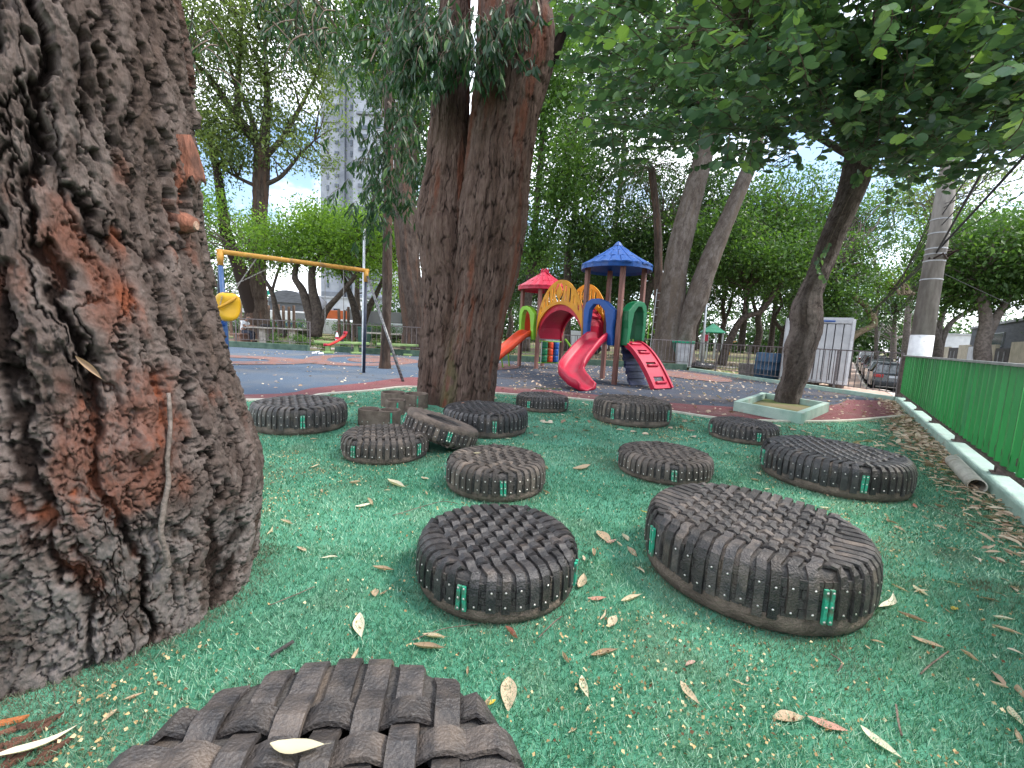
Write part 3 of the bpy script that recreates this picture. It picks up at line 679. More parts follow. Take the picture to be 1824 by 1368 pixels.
# curled bark flake standing off the trunk, ragged lower rim
fl = []
top, nn = on_giant(322, 235, .0)
rows = [((302, 238), (340, 240)), ((306, 262), (352, 268)), ((316, 290), (360, 292)), ((322, 308), (366, 316)), ((330, 318), (368, 338))]
V = []
for k_, ((xa, ya), (xb, yb)) in enumerate(rows):
    for j in range(7):
        u = j / 6; x, y = xa + (xb - xa) * u, ya + (yb - ya) * u
        if k_ == 4: y += random.uniform(-12, 10)
        d0 = np.linalg.norm(on_giant(334, 290)[0] - CAM); d0 -= .02 + .012 * k_ - .02 * abs(u - .5)
        r_ = unit(ray(x, y)); V.append(CAM + r_ * d0)
nf = len(V); tov = unit(V[10] - CAM) * .014
V2 = V + [v + tov for v in V]; F = []
for a in range(4):
    for j in range(6):
        i_ = a * 7 + j; F += [(i_, i_ + 1, i_ + 8, i_ + 7), (nf + i_ + 7, nf + i_ + 8, nf + i_ + 1, nf + i_)]
edge = [j for j in range(7)] + [7 * a + 6 for a in range(1, 5)] + [28 + j for j in range(5, -1, -1)] + [7 * a for a in range(3, 0, -1)]
F += [(edge[i], nf + edge[i], nf + edge[(i + 1) % len(edge)], edge[(i + 1) % len(edge)]) for i in range(len(edge))]
o = obj('bark_flake', mesh_from('bark_flake', V2, F, True), m_red_bark, t1); o['label'] = 'red brown bark flake curling off the trunk edge'
p_, nn = on_giant(330, 398); tgv = unit(np.cross((0, 0, 1), nn)); up3 = np.array([0, 0, 1.0])
sb = MB(); P_ = [p_ - nn * .05, p_ + nn * .01 , p_ + nn * .035 - up3 * .004]
sb.tube(P_, [.045, .034, .026], 14, jit=.08); s1_ = sb.build('branch_stub', m_red_bark, t1, True)
MB().tube([P_[-1] - nn * .002, P_[-1] + nn * .004], [.018, .016], 12).build('cut_face', m_stub, s1_)
# dry climbing root down the bark
pts = [on_giant(x, y, .012)[0] for x, y in ((300, 700), (303, 760), (298, 820), (300, 860), (292, 900), (287, 950), (296, 985), (300, 1010))]
MB().tube(spline(pts, 30), np.linspace(.006, .009, 30), 7, jit=.2).build('dry_root', M('dry_root', (.09, .07, .058), (.18, .145, .125), 30, .9, .5, 60), t1, True)

# ---- the double trunk in the middle
def stem_from_px(rows, depth):
    zs_, C_, R_ = [], [], []
    for xl, xr, y, dY in rows:
        a, b_ = at(xl, y, depth + dY), at(xr, y, depth + dY); C_.append((a + b_) / 2); R_.append(np.linalg.norm(b_ - a) / 2)
    return np.array(C_), np.array(R_)
def furrow_disp(seed, fs=1.0, amp=1.0, moss_th=None):
    def f(U, Vv, TH):
        wx = U + .035 * fbm(U * 2.2 * fs, Vv * 1.6, 3, seed) + .012 * fbm(U * 9 * fs, Vv * 6, 2, seed + 3)
        rg = ridged(wx * 10 * fs, Vv * 1.15 * fs, 3, seed + 5); rg2 = ridged(wx * 23 * fs, Vv * 3.2 * fs, 3, seed + 8)
        f1, f2, ca = voro(wx * 17 * fs + .3 * vnoise(U * 50, Vv * 20, seed), (Vv + .06 * fbm(U * 4, Vv * 3, 2, seed + 30)) * 2.3 * fs, seed + 11); gap = sstep(.0, .22, f2 - f1); ty = VDY.copy()
        d = amp * (.030 * (rg - .65) + .016 * (rg2 - .65) + .010 * (gap - 1) + .014 * (ca - .5) + .012 * ty + .03 * fbm(U * 1.6, Vv * .8, 3, seed + 14) + .005 * fbm(U * 30, Vv * 14, 3, seed + 17))
        gr = np.clip(sstep(.42, .66, rg) * .55 + .45 * gap, 0, 1)
        fresh = sstep(.15, .85, fbm(U * 5.0, Vv * .6, 3, seed + 20) + .35 * (ca - .5)) * .85
        moss = np.zeros_like(U)
        if moss_th is not None:
            dth = (TH - moss_th + PI) % (2 * PI) - PI
            moss = np.exp(-(dth / .35) ** 2) * (1 - sstep(.5, 1.7, Vv)) * sstep(-.4, .3, fbm(U * 9, Vv * 5, 3, seed + 25)) * .65
        return d, {'gr': gr, 'fresh': fresh, 'moss': moss}
    return f
m_bark2 = barkmat('furrowed_bark', (.062, .036, .029), (.165, .112, .092), (.017, .009, .007), (.15, .052, .03), (.075, .07, .028), .8, 70, (1, 1, .25))
t2 = thing('double_trunk_tree', 'thick double trunked tree with furrowed brown bark standing in the middle', 'tree', at(815, 725, 6.5) * np.array([1, 1, 0]))
def px_stem(name, rows, depth, nu, nv, seed, parent, mat=None, fs=1.0, amp=1.0, moss=None, facing=None):
    C_, R_ = stem_from_px(rows, depth)
    L_ = np.concatenate([[0], np.cumsum(np.linalg.norm(np.diff(C_, axis=0), axis=1))]); L_ /= L_[-1]
    Cs = spline(C_, 120); ls = np.concatenate([[0], np.cumsum(np.linalg.norm(np.diff(Cs, axis=0), axis=1))]); ls /= ls[-1]
    Rs = np.interp(ls, L_, R_)
    cn = lambda a: np.array([np.interp(a, ls, Cs[:, i]) for i in range(3)])
    rn = lambda a: float(np.interp(a, ls, Rs))
    fc = facing if facing is not None else math.atan2(-C_[0][1], -C_[0][0])
    return bark_loft(name, cn, rn, fc, nu, nv, furrow_disp(seed, fs, amp, moss), mat or m_bark2, parent, 1.35)
rows_r = [(768, 892, 745, .1), (775, 885, 718, .1), (786, 888, 660, .1), (800, 898, 580, .1), (808, 918, 500, .1), (815, 936, 400, .1), (826, 950, 290, .1), (838, 963, 200, .1), (848, 985, 110, .1), (850, 988, 60, .1), (852, 982, 0, .1), (850, 985, -120, .1), (856, 975, -300, .2)]
rows_l = [(738, 850, 742, .32), (744, 845, 715, .32), (746, 845, 650, .32), (749, 850, 560, .32), (748, 852, 470, .32), (741, 850, 400, .32), (750, 845, 350, .32), (764, 840, 270, .32), (770, 836, 190, .32), (778, 836, 90, .35), (786, 838, 0, .4), (786, 836, -120, .5), (788, 832, -300, .6)]
px_stem('trunk', rows_r, 6.25, 330, 560, 201, t2, moss=D2(-125))
px_stem('trunk', rows_l, 6.25, 300, 520, 251, t2, amp=.95, moss=D2(-60))
kb = MB(); p_ = at(752, 398, 6.5); kb.lathe([(.001, .12), (.06, .1), (.1, .03), (.105, -.04), (.07, -.11), (.001, -.14)], tuple(p_), 14); kb.build('burr', m_bark2, t2, True)
kb = MB(); a_ = at(985, 95, 6.3); kb.tube([at(960, 120, 6.35), a_, at(1010, 45, 6.3), at(1030, 10, 6.35)], [.16, .1, .035, .02], 10, jit=.08); kb.build('branch_stub', m_bark2, t2, True)

# ---- smaller trunks behind
m_bark3 = barkmat('dark_bark', (.05, .037, .031), (.11, .085, .072), (.03, .021, .018), (.12, .07, .05), (.05, .055, .025), .8, 60, (1, 1, .3))
m_bark_grey = barkmat('smooth_grey_bark', (.085, .071, .061), (.155, .134, .118), (.06, .047, .04), (.11, .085, .065), (.1, .1, .06), .35, 50, (1, 1, .5))
m_bark_g2 = barkmat('speckled_bark', (.06, .047, .041), (.125, .102, .09), (.04, .032, .028), (.22, .18, .16), None, .9, 120, (1, 1, .9))
t3 = thing('slim_tree', 'slim straight grey brown trunk left of the double trunk, drooping leaves', 'tree', G(685, 656))
px_stem('trunk', [(674, 697, 662, 0), (677, 695, 640, 0), (681, 697, 550, 0), (682, 699, 420, 0), (684, 700, 250, 0), (686, 699, 100, 0), (688, 699, -60, 0), (690, 698, -260, 0)], 11.4, 60, 260, 301, t3, m_bark3, 1.2, .45)
t4 = thing('dark_trunk_tree', 'dark furrowed trunk standing between the slim trunk and the double trunk', 'tree', at(735, 612, 19) * np.array([1, 1, 0]))
px_stem('trunk', [(714, 768, 622, 0), (718, 760, 590, 0), (714, 754, 540, 0), (708, 748, 470, 0), (702, 742, 400, 0), (700, 742, 320, .3), (706, 748, 230, .5), (720, 756, 120, .8), (730, 758, 0, 1.0)], 19.0, 90, 260, 331, t4, m_bark3, .7, 1.2)
t5 = thing('airy_tree', 'tall forked tree with airy crown behind the swing frame', 'tree', at(456, 598, 27) * np.array([1, 1, 0]))
px_stem('trunk', [(432, 486, 606, 0), (436, 480, 590, 0), (440, 474, 540, 0), (446, 472, 480, 0), (450, 474, 400, 0), (452, 478, 330, 0), (454, 480, 270, 0)], 27, 80, 200, 361, t5, m_bark3, .5, 1.5)
# ------------------------------------------------------------------ foliage
L_bau = leafmat('heart_leaf', [(.042, .088, .060), (.080, .148, .088), (.20, .32, .085)], .42, .38)
L_bau_o = leafmat('heart_leaf_single', [(.044, .092, .064), (.085, .155, .095), (.20, .32, .085)], .42, .38, True)
L_dark = leafmat('dark_leaf', [(.020, .048, .018), (.040, .085, .026), (.085, .15, .035)], .35)
L_mid = leafmat('mid_leaf', [(.030, .07, .02), (.06, .125, .03), (.12, .21, .045)], .4)
L_lime = leafmat('lime_leaf', [(.06, .12, .022), (.12, .22, .035), (.23, .36, .05)], .45)
L_olive = leafmat('olive_leaf', [(.06, .09, .038), (.11, .155, .058), (.20, .25, .08)], .45)
L_droop = leafmat('droop_leaf', [(.014, .042, .020), (.026, .068, .028), (.075, .15, .035)], .3, .4)
L_droop_o = leafmat('droop_leaf_single', [(.016, .048, .024), (.030, .08, .034), (.08, .16, .04)], .3, .4, True)
m_twig = M('twig', (.07, .05, .035), (.14, .10, .075), 25, .85, .3, 80)
m_limb = M('dark_limb', (.035, .026, .021), (.085, .066, .054), 9, .9, .7, 50)
UP = np.array([0, 0, 1.0])

class Leaves:
    def __init__(s): s.p, s.d, s.n, s.s, s.v = [], [], [], [], []
    def add(s, p, d, n, sz, v): s.p.append(p); s.d.append(d); s.n.append(n); s.s.append(sz); s.v.append(v)
    def extend(s, P, D, Nn, Sz, Vv):
        s.p += list(P); s.d += list(D); s.n += list(Nn); s.s += list(Sz); s.v += list(Vv)
    def arrays(s): return tuple(np.array(a, float) for a in (s.p, s.d, s.n, s.s, s.v))
def spray(L_, tw, start, dirn, length, nleaf, droop, size, flat=1.0, young=0.0, hang=0.0):
    """a twig with alternate leaves; flat: leaf blades face up; hang: leaves hang down from the twig"""
    d = unit(dirn); pts = [np.asarray(start, float)]; k = 7
    for i in range(k):
        d = unit(d + np.array([random.gauss(0, .09), random.gauss(0, .09), -droop / k])); pts.append(pts[-1] + d * length / k)
    pts = np.array(pts); tw.tube(pts, np.linspace(.006, .0022, len(pts)), 4, cap=False)
    side = unit(np.cross(d, UP) + 1e-6)
    for i in range(nleaf):
        u = (i + .6) / nleaf * k; a = min(int(u), k - 1); p = pts[a] + (pts[a + 1] - pts[a]) * (u - a); tdir = unit(pts[a + 1] - pts[a])
        sg = 1 if i % 2 else -1; sd = unit(np.cross(tdir, UP) + 1e-6) * sg
        ld = unit(sd * .8 + tdir * .5 - UP * (random.uniform(.1, .7) + hang) + np.array([random.gauss(0, .25) for _ in range(3)]))
        nn = unit(UP * flat + np.array([random.gauss(0, .45) for _ in range(3)]) + sd * .2)
        v = np.clip(random.gauss(.35, .18) + (young * max(0, u / k - .55) * 1.6), 0, 1)
        L_.add(p, ld, nn, size * random.uniform(.62, 1.18) * (1 - .35 * (u / k) ** 3), v)
    return pts
def split_leaves(root, L_, tmpl, mat_stuff, mat_single, name='foliage', n_single=300):
    P, D, Nn, Sz, Vv = L_.arrays(); px, dep = proj(P)
    show = Sz / np.maximum(dep, .1) * ((px[:, 0] > -10) & (px[:, 0] < IW + 10) & (px[:, 1] > -10) & (px[:, 1] < IH) & (dep > .5))
    order = np.argsort(-show); one = order[:n_single]; rest = order[n_single:]
    leaf_obj(name, P[rest], D[rest], Nn[rest], Sz[rest], tmpl, Vv[rest], mat_stuff, root, 'stuff')
    me = mesh_from('leaf', tmpl[0], tmpl[1]); me.materials.append(mat_single)
    rl = Vector(root.location)
    for i in one:
        d = unit(D[i]); n = Nn[i] - d * (Nn[i] @ d); n = unit(n); b = np.cross(n, d)
        mt = Matrix.Identity(4)
        for r_ in range(3): mt[r_][0], mt[r_][1], mt[r_][2], mt[r_][3] = d[r_] * Sz[i], b[r_] * Sz[i], n[r_] * Sz[i], P[i][r_]
        o = bpy.data.objects.new('leaf', me); COL.objects.link(o); o.parent = root; o.matrix_basis = Matrix.Translation(-rl) @ mt

def crown_points(ells, rnd=rng):
    out = []
    for (c, r, n) in ells:
        v = rdir(n, rnd) * (rnd.random((n, 1)) ** .45); out.append(np.asarray(c) + v * np.asarray(r))
    return np.concatenate(out)
def clump_leaves(Cc, rad, nl, size, rnd=rng, hang=.3, lv_base=None):
    n = len(Cc); P = np.repeat(Cc, nl, 0) + rnd.normal(size=(n * nl, 3)) * rad * np.array([1, 1, .62])
    D = rdir(n * nl, rnd); D[:, 2] -= hang; Nn = rdir(n * nl, rnd) * .8 + UP
    Sz = size * rnd.uniform(.6, 1.35, n * nl); base = np.repeat(rnd.uniform(.1, .7, n) if lv_base is None else lv_base, nl)
    return P, D, Nn, Sz, np.clip(base + rnd.normal(size=n * nl) * .16, 0, 1)
def branch_net(mb, stems, Cc, r0, frac=1.0, n=6):
    tips = np.array(stems)
    for c in Cc:
        if random.random() > frac: continue
        i = np.argmin(np.linalg.norm((tips - c) * np.array([1, 1, .8]), axis=1)); p = tips[i]
        mid = (p + c) / 2 + np.array([random.gauss(0, .08), random.gauss(0, .08), random.uniform(.0, .12)]) * np.linalg.norm(c - p)
        pts = spline([p, mid, c], n); mb.tube(pts, np.linspace(r0 * random.uniform(.7, 1.2), r0 * .2, n), 5, cap=False)
def tree(name, label, base, stems, ells, leafm, barkm, clr=.6, nl=60, size=.16, tmpl=T_DIA, group=None, r0=.05, frac=.7, hang=.3, seed=0, attach=None, cat='tree'):
    r = np.random.default_rng(seed + 5); random.seed(seed)
    t = thing(name, label, cat, base, group)
    mb = MB(); nodes = []
    for pts, radii in stems:
        P = spline(pts, 22); R = np.interp(np.linspace(0, 1, 22), np.linspace(0, 1, len(radii)), radii)
        mb.tube(P, R, 12, jit=.05); nodes += list(P[9:])
    mb.build('trunk', barkm, t, True)
    Cc = crown_points(ells, r)
    bb = MB(); branch_net(bb, nodes if attach is None else attach, Cc, r0, frac)
    if bb.v: tag(bb.build('branches', barkm, t, True), kind='stuff')
    leaf_obj('crown', *clump_leaves(Cc, clr, nl, size, r, hang), T := None, None, None) if False else None
    P, D, Nn, Sz, Vv = clump_leaves(Cc, clr, nl, size, r, hang)
    leaf_obj('crown', P, D, Nn, Sz, tmpl, Vv, leafm, t)
    return t

def grow(t, ells, leafm, barkm, clr, nl, size, nodes, r0, seed, frac=.7, hang=.3, tmpl=T_DIA):
    r = np.random.default_rng(seed); random.seed(seed); Cc = crown_points(ells, r)
    bb = MB(); branch_net(bb, nodes, Cc, r0, frac); tag(bb.build('branches', barkm, t, True), kind='stuff')
    P, D, Nn, Sz, Vv = clump_leaves(Cc, clr, nl, size, r, hang); leaf_obj('crown', P, D, Nn, Sz, tmpl, Vv, leafm, t)
# ---- heart leaved tree growing from the mint planter
bz = G(1395, 728) * np.array([1, 1, 0]); DB = 8.05
t9 = thing('heart_leaf_tree', 'crooked speckled tree growing out of the mint planter, big rounded two lobed leaves', 'tree', bz)
rows9 = [(1380, 1424, 726, 0), (1384, 1426, 700, 0), (1396, 1438, 670, 0), (1402, 1450, 620, 0), (1412, 1462, 585, 0), (1410, 1462, 558, 0), (1422, 1462, 525, 0), (1438, 1474, 490, 0), (1452, 1490, 455, 0), (1465, 1503, 420, -.05), (1484, 1524, 375, -.1), (1500, 1544, 325, -.2), (1508, 1552, 285, -.3), (1512, 1556, 250, -.4)]
px_stem('trunk', rows9, DB, 120, 420, 401, t9, m_bark_g2, 1.6, .6)
lb = MB(); ftop = at(1533, 270, DB - .35)
lims = [((1533, 275), -.35, (1440, 150), -1.2, (1330, 60), -2.6, .10), ((1535, 265), -.35, (1600, 150), -.9, (1700, 40), -2.2, .11), ((1530, 268), -.35, (1500, 100), .3, (1450, -80), 1.0, .09), ((1540, 290), -.35, (1620, 230), -.8, (1760, 130), -1.6, .045),
        ((1520, 280), -.35, (1400, 210), .2, (1250, 120), .3, .07), ((1535, 262), -.35, (1560, 60), -1.8, (1580, -150), -3.2, .09), ((1545, 285), -.35, (1680, 200), .6, (1850, 120), 1.2, .06)]
nodes9 = []
for a, da, b_, db, c_, dc, r_ in lims:
    P_ = spline([at(*a, DB + da), at(*b_, DB + db), at(*c_, DB + dc)], 14); nodes9 += list(P_[4:]); lb.tube(P_, np.linspace(r_, r_ * .3, 14), 8, jit=.07)
lb.build('limb', m_limb, t9, True)
nodes9 = np.array(nodes9)
LB, tw = Leaves(), MB()
low = np.array([(960, 40), (1010, 130), (1060, 250), (1110, 300), (1160, 290), (1210, 225), (1255, 275), (1310, 300), (1370, 285), (1430, 245), (1500, 262), (1560, 280), (1620, 320), (1680, 310), (1740, 295), (1830, 285), (1900, 270)], float)
cnt = 0; random.seed(5)
while cnt < 1900:
    p = np.array([4.3, 5.4, 4.4]) + unit(rng.normal(size=3)) * np.array([4.3, 3.2, 2.4]) * random.random() ** .5
    (q_, dep) = proj(p[None]); x, y = q_[0]
    if dep[0] < 2.3 or p[2] < 2.0 or y > np.interp(x, low[:, 0], low[:, 1]) - 14 + 34 * vnoise(np.array([x / 28.0]), np.array([dep[0] * 2.0]), 3)[0] or x < 955 or x > 2300 or y < -420: continue
    if y < 40 and x < 1010: continue
    dd = p - (bz + np.array([0.3, -.6, 3.0])); dd[2] *= .35
    dd = unit(dd + rng.normal(size=3) * .5); st = p - dd * .35
    spray(LB, tw, st, dd + np.array([0, 0, .15]), random.uniform(.45, .8), random.randint(8, 13), random.uniform(.3, .9), .115, 1.0, young=.55 if random.random() < .35 else .05); cnt += 1
# drooping strands at the lower edge
for x, y0, y1, dY in ((1595, 300, 440, 6.2), (1610, 300, 400, 6.4), (1580, 320, 420, 6.0), (1455, 455, 505, 7.75), (1475, 430, 480, 7.7), (1300, 240, 310, 4.4), (1340, 250, 305, 4.6), (1420, 270, 300, 4.9), (1090, 230, 300, 5.4), (1235, 230, 280, 5.0), (1530, 300, 330, 6.9)):
    a, b_ = at(x, y0, dY), at(x + random.uniform(-8, 8), y1, dY); spray(LB, tw, a, b_ - a, np.linalg.norm(b_ - a), 9, .1, .10, .6, young=.3, hang=.4)
bn = MB()
idxs = rng.choice(len(LB.p), 160, replace=False)
branch_net(bn, nodes9, np.array(LB.p)[idxs], .012)
tag(bn.build('branches', m_twig, t9), kind='stuff'); tag(tw.build('twigs', m_twig, t9), kind='stuff')
split_leaves(t9, LB, T_BIL, L_bau, L_bau_o)

# ---- leaves hanging on the double trunk, at the top of the picture
LB, tw = Leaves(), MB(); random.seed(9)
cs = [((790, -40), (700, 60), (780, 150), 5.6, 46), ((840, -30), (770, 40), (900, 140), 5.6, 60), ((930, -30), (880, 10), (965, 110), 5.7, 24), ((770, -20), (690, 0), (760, 110), 5.9, 30)]
for (ox, oy), (xa, ya), (xb, yb), dY, n in cs:
    for i in range(int(n * 1.7)):
        x, y = random.uniform(min(xa, xb), max(xa, xb)), random.uniform(ya - 30, yb); p = at(x, y, dY + random.gauss(0, .22)); o_ = at(ox, oy, dY + .2)
        dd = unit((p - o_) * np.array([1, 1, .4]) + rng.normal(size=3) * .3); spray(LB, tw, p - dd * .2, dd, random.uniform(.25, .42), random.randint(6, 9), 1.4, .19, .35, young=.15, hang=.9)
tag(tw.build('twigs', m_twig, t2), kind='stuff'); split_leaves(t2, LB, T_LAN, L_droop, L_droop_o, n_single=220)
grow(t2, [((-.7, 6.4, 8.2), (2.6, 2.4, 1.2), 60)], L_droop, m_limb, .45, 60, .17, [at(810, -300, 6.8), at(915, -300, 6.4)], .05, 40, .8, .9, T_LAN)  # unseen crown above the frame, added to shade the two stems
# ---- drooping leaves of the slim tree
LB, tw = Leaves(), MB(); random.seed(19); bn = MB()
pool = [((690, 330), (660, 370), 10), ((690, 250), (655, 275), 8), ((690, 280), (672, 305), 14), ((690, 300), (700, 330), 18), ((690, 200), (720, 230), 18), ((690, 120), (745, 160), 20), ((690, 60), (735, 40), 22), ((690, 90), (660, 110), 14), ((690, 340), (690, 385), 9), ((690, 0), (700, 10), 16), ((690, 180), (735, 290), 14), ((690, 60), (680, 210), 14), ((690, 140), (700, 100), 16)]
for (ox, oy), (x, y), n in pool:
    o_, c_ = at(ox, oy, 11.4), at(x, y, 9.6 + random.uniform(-.5, .8)); bn.tube(spline([o_, (o_ + c_) / 2 + UP * .25, c_], 8), np.linspace(.03, .01, 8), 5)
    for i in range(int(n * 1.9)):
        p = c_ + rng.normal(size=3) * np.array([.34, .3, .34]); dd = unit(rng.normal(size=3) * np.array([1, 1, .3])); spray(LB, tw, p, dd, random.uniform(.3, .55), random.randint(5, 8), 1.6, .25, .35, young=.25, hang=.9)
tag(bn.build('branches', m_twig, t3), kind='stuff'); tag(tw.build('twigs', m_twig, t3), kind='stuff'); split_leaves(t3, LB, T_LAN, L_droop, L_droop_o, n_single=200)
# ---- feathery dark spray hanging into the top, from the giant tree
LB, tw = Leaves(), MB(); random.seed(29)
bn = MB(); br = spline([cn1(.97), at(180, -260, 2.6), at(420, -110, 3.2), at(560, 0, 3.6), at(600, 50, 3.7)], 24); bn.tube(br, np.linspace(.05, .006, 24), 6); bn.build('branches', m_twig, t1)
for i in range(64):
    x, y = random.uniform(470, 605), random.uniform(-40, 62) ; y = min(y, 85 - abs(x - 560) * .55)
    p = at(x, y, 3.7 + random.gauss(0, .25)); spray(LB, tw, p, np.array([random.gauss(0, .6), random.gauss(0, .6), -.35]), .3, 12, .9, .085, .5, hang=.5)
for i in range(14):
    p = at(random.uniform(325, 400), random.uniform(10, 130), 3.2 + random.gauss(0, .2)); spray(LB, tw, p, np.array([random.gauss(0, .6), random.gauss(0, .6), -.3]), .25, 8, .8, .06, .5, young=.6, hang=.5)
tag(tw.build('twigs', m_twig, t1), kind='stuff'); P, D, Nn, Sz, Vv = LB.arrays(); leaf_obj('foliage', P, D, Nn, Sz, T_LAN, Vv, L_droop, t1, 'stuff')

# ---- crowns of the dark trunk and the airy tree
def E_(x, y, Y, w, h, d, n): s_ = Y / FPX; return (at(x, y, Y), (w * s_, d, h * s_), n)
grow(t4, [E_(735, 120, 19.5, 60, 150, 1.6, 60), E_(700, 20, 19, 110, 90, 2, 50), E_(760, 300, 20, 30, 90, 1, 18), E_(670, 130, 19, 30, 60, 1.2, 16), E_(650, 60, 19, 60, 60, 1.6, 30)], L_mid, m_limb, .45, 110, .17, [at(720, y, 19.3) for y in (300, 200, 100, 0)], .05, 41)
br5 = MB(); P5 = lambda x, y, d=0: at(x, y, 27 + d)
limbs5 = [([P5(464, 300), P5(462, 260), P5(432, 222), P5(402, 180), P5(372, 135, -.5), P5(345, 110, -1)], .42, .07), ([P5(466, 290), P5(472, 230), P5(476, 190), P5(474, 120), P5(470, 40)], .36, .06), ([P5(465, 270), P5(440, 190), P5(415, 140), P5(405, 80)], .2, .05),
          ([P5(470, 280), P5(500, 250), P5(530, 200, .5), P5(560, 140, .8), P5(575, 90)], .2, .04), ([P5(468, 330), P5(500, 315), P5(535, 275), P5(560, 250)], .16, .04), ([P5(424, 200), P5(424, 150), P5(428, 90), P5(432, 30)], .22, .05), ([P5(452, 330), P5(400, 300), P5(360, 240)], .12, .03)]
nodes5 = []
for pts, a, b_ in limbs5: P_ = spline(pts, 18); nodes5 += list(P_[5:]); br5.tube(P_, np.linspace(a, b_, 18), 9, jit=.06)
br5.build('limb', m_limb, t5, True)
ls = MB(); ls.tube(spline([P5(460, 585, 0), P5(446, 540, -.3), P5(424, 470, -.5), P5(404, 420, -.6), P5(396, 370, -.6), P5(386, 300, -.5), P5(372, 240)], 20), np.linspace(.5, .16, 20), 12, jit=.05); ls.build('side_trunk', m_bark3, t5, True)
grow(t5, [E_(430, 110, 27, 110, 100, 4, 80), E_(540, 110, 27, 80, 90, 4, 52), E_(360, 180, 27, 50, 100, 3, 34), E_(520, 240, 27, 80, 60, 3, 40), E_(400, 270, 26.5, 55, 50, 2, 26), E_(460, 10, 27, 130, 60, 4, 46), E_(370, 60, 26, 60, 70, 3, 40), E_(560, 30, 26, 90, 60, 3, 44), E_(390, 230, 26, 60, 60, 2, 34)], L_olive, m_limb, .62, 85, .21, nodes5, .06, 43, .8, .5)

# ---- low bent trees with lime leaves at the left back
def lowtree(label, bx, by, Y, stems, ells, leafm, seed, r=(.30, .10), **kw):
    base = at(bx, by, Y); base[2] = min(base[2], .1)
    st = []
    for pts, ra, rb in stems: st.append(([at(x, y, Y + d) for x, y, d in pts], np.linspace(ra, rb, 5)))
    d_ = dict(clr=.5, nl=90, size=.18, r0=.05); d_.update(kw)
    return tree('park_tree', label, base, st, ells, leafm, m_limb, seed=seed, **d_)
lowtree('low many stemmed park tree with lime leaves, left of the silver pole', 560, 596, 23, [([(558, 600, 0), (554, 570, 0), (540, 520, 0), (525, 490, 0), (540, 440, .5)], .30, .1), ([(562, 598, 0), (566, 560, 0), (556, 510, 0), (560, 470, .2), (590, 430, .6)], .34, .1), ([(566, 595, 0), (580, 555, 0), (610, 520, -.3), (640, 480, -.5), (655, 440, -.5)], .2, .06)],
        [E_(560, 430, 23, 95, 50, 2.6, 70), E_(640, 430, 22, 60, 50, 2.2, 46), E_(500, 430, 23, 50, 40, 2, 26), E_(600, 400, 23.5, 80, 25, 2, 30)], L_lime, 51)
lowtree('dark forked park tree directly behind the silver pole', 640, 598, 26, [([(640, 600, 0), (634, 560, 0), (622, 520, 0), (610, 490, 0)], .3, .1), ([(642, 600, 0), (652, 560, 0), (672, 520, 0), (690, 480, 0)], .26, .08)],
        [E_(660, 440, 26, 70, 60, 2.5, 60), E_(700, 380, 27, 50, 70, 2.5, 40), E_(610, 460, 26, 40, 30, 2, 16)], L_lime, 52)
lowtree('thin bent park tree leaning over the seated person', 503, 600, 24, [([(506, 600, 0), (494, 560, 0), (484, 520, 0), (470, 495, 0), (460, 470, 0)], .18, .05), ([(484, 522, 0), (490, 500, 0), (500, 470, 0), (510, 440, 0)], .09, .04)],
        [E_(490, 440, 25, 60, 45, 2.2, 40), E_(400, 400, 26, 55, 60, 3, 44)], L_lime, 53)
lowtree('small pale green tree at the far left behind the yellow seat', 385, 575, 34, [([(390, 580, 0), (380, 520, 0), (360, 460, 0)], .25, .1)], [E_(395, 490, 34, 45, 50, 3, 46), E_(365, 400, 34, 40, 60, 3, 40), E_(420, 460, 36, 30, 40, 2, 20)], L_mid, 54, nl=50, size=.22)
lowtree('lime crowned street tree in front of the tower block', 720, 560, 44, [([(640, 575, 0), (636, 520, 0), (640, 450, 0)], .35, .15)], [E_(620, 400, 44, 90, 30, 3, 60), E_(700, 470, 42, 60, 60, 3, 56), E_(560, 395, 46, 40, 25, 3, 26)], L_lime, 55, nl=44, size=.3, clr=.8)
# ---- twin grey trunks behind the play tower
t7 = thing('twin_trunk_tree', 'tree with two smooth grey leaning trunks behind the fence, right of the play tower', 'tree', at(1200, 642, 18.5) * np.array([1, 1, 0]))
px_stem('trunk', [(1150, 1226, 660, 0), (1160, 1216, 630, 0), (1168, 1212, 590, 0), (1176, 1220, 530, 0), (1186, 1226, 460, 0), (1200, 1240, 400, 0), (1222, 1256, 330, 0), (1236, 1268, 280, 0), (1250, 1280, 200, 0), (1256, 1284, 90, 0)], 18.5, 90, 240, 421, t7, m_bark_grey, .5, .55)
px_stem('trunk', [(1188, 1240, 655, -.3), (1196, 1236, 620, -.3), (1206, 1240, 580, -.3), (1218, 1258, 540, -.4), (1236, 1272, 490, -.4), (1262, 1294, 430, -.4), (1286, 1314, 380, -.4), (1308, 1334, 330, -.4), (1328, 1352, 280, -.4), (1342, 1364, 220, -.4), (1354, 1372, 120, -.3)], 18.5, 80, 240, 431, t7, m_bark_grey, .5, .5)
grow(t7, [E_(1180, 160, 19, 90, 110, 3, 56), E_(1330, 120, 19, 110, 110, 3, 60), E_(1240, 40, 19, 120, 70, 3, 44)], L_dark, m_limb, .55, 100, .2, [at(1270, 180, 18.5), at(1260, 90, 18.5), at(1360, 150, 18.2), at(1340, 260, 18.2)], .06, 44)
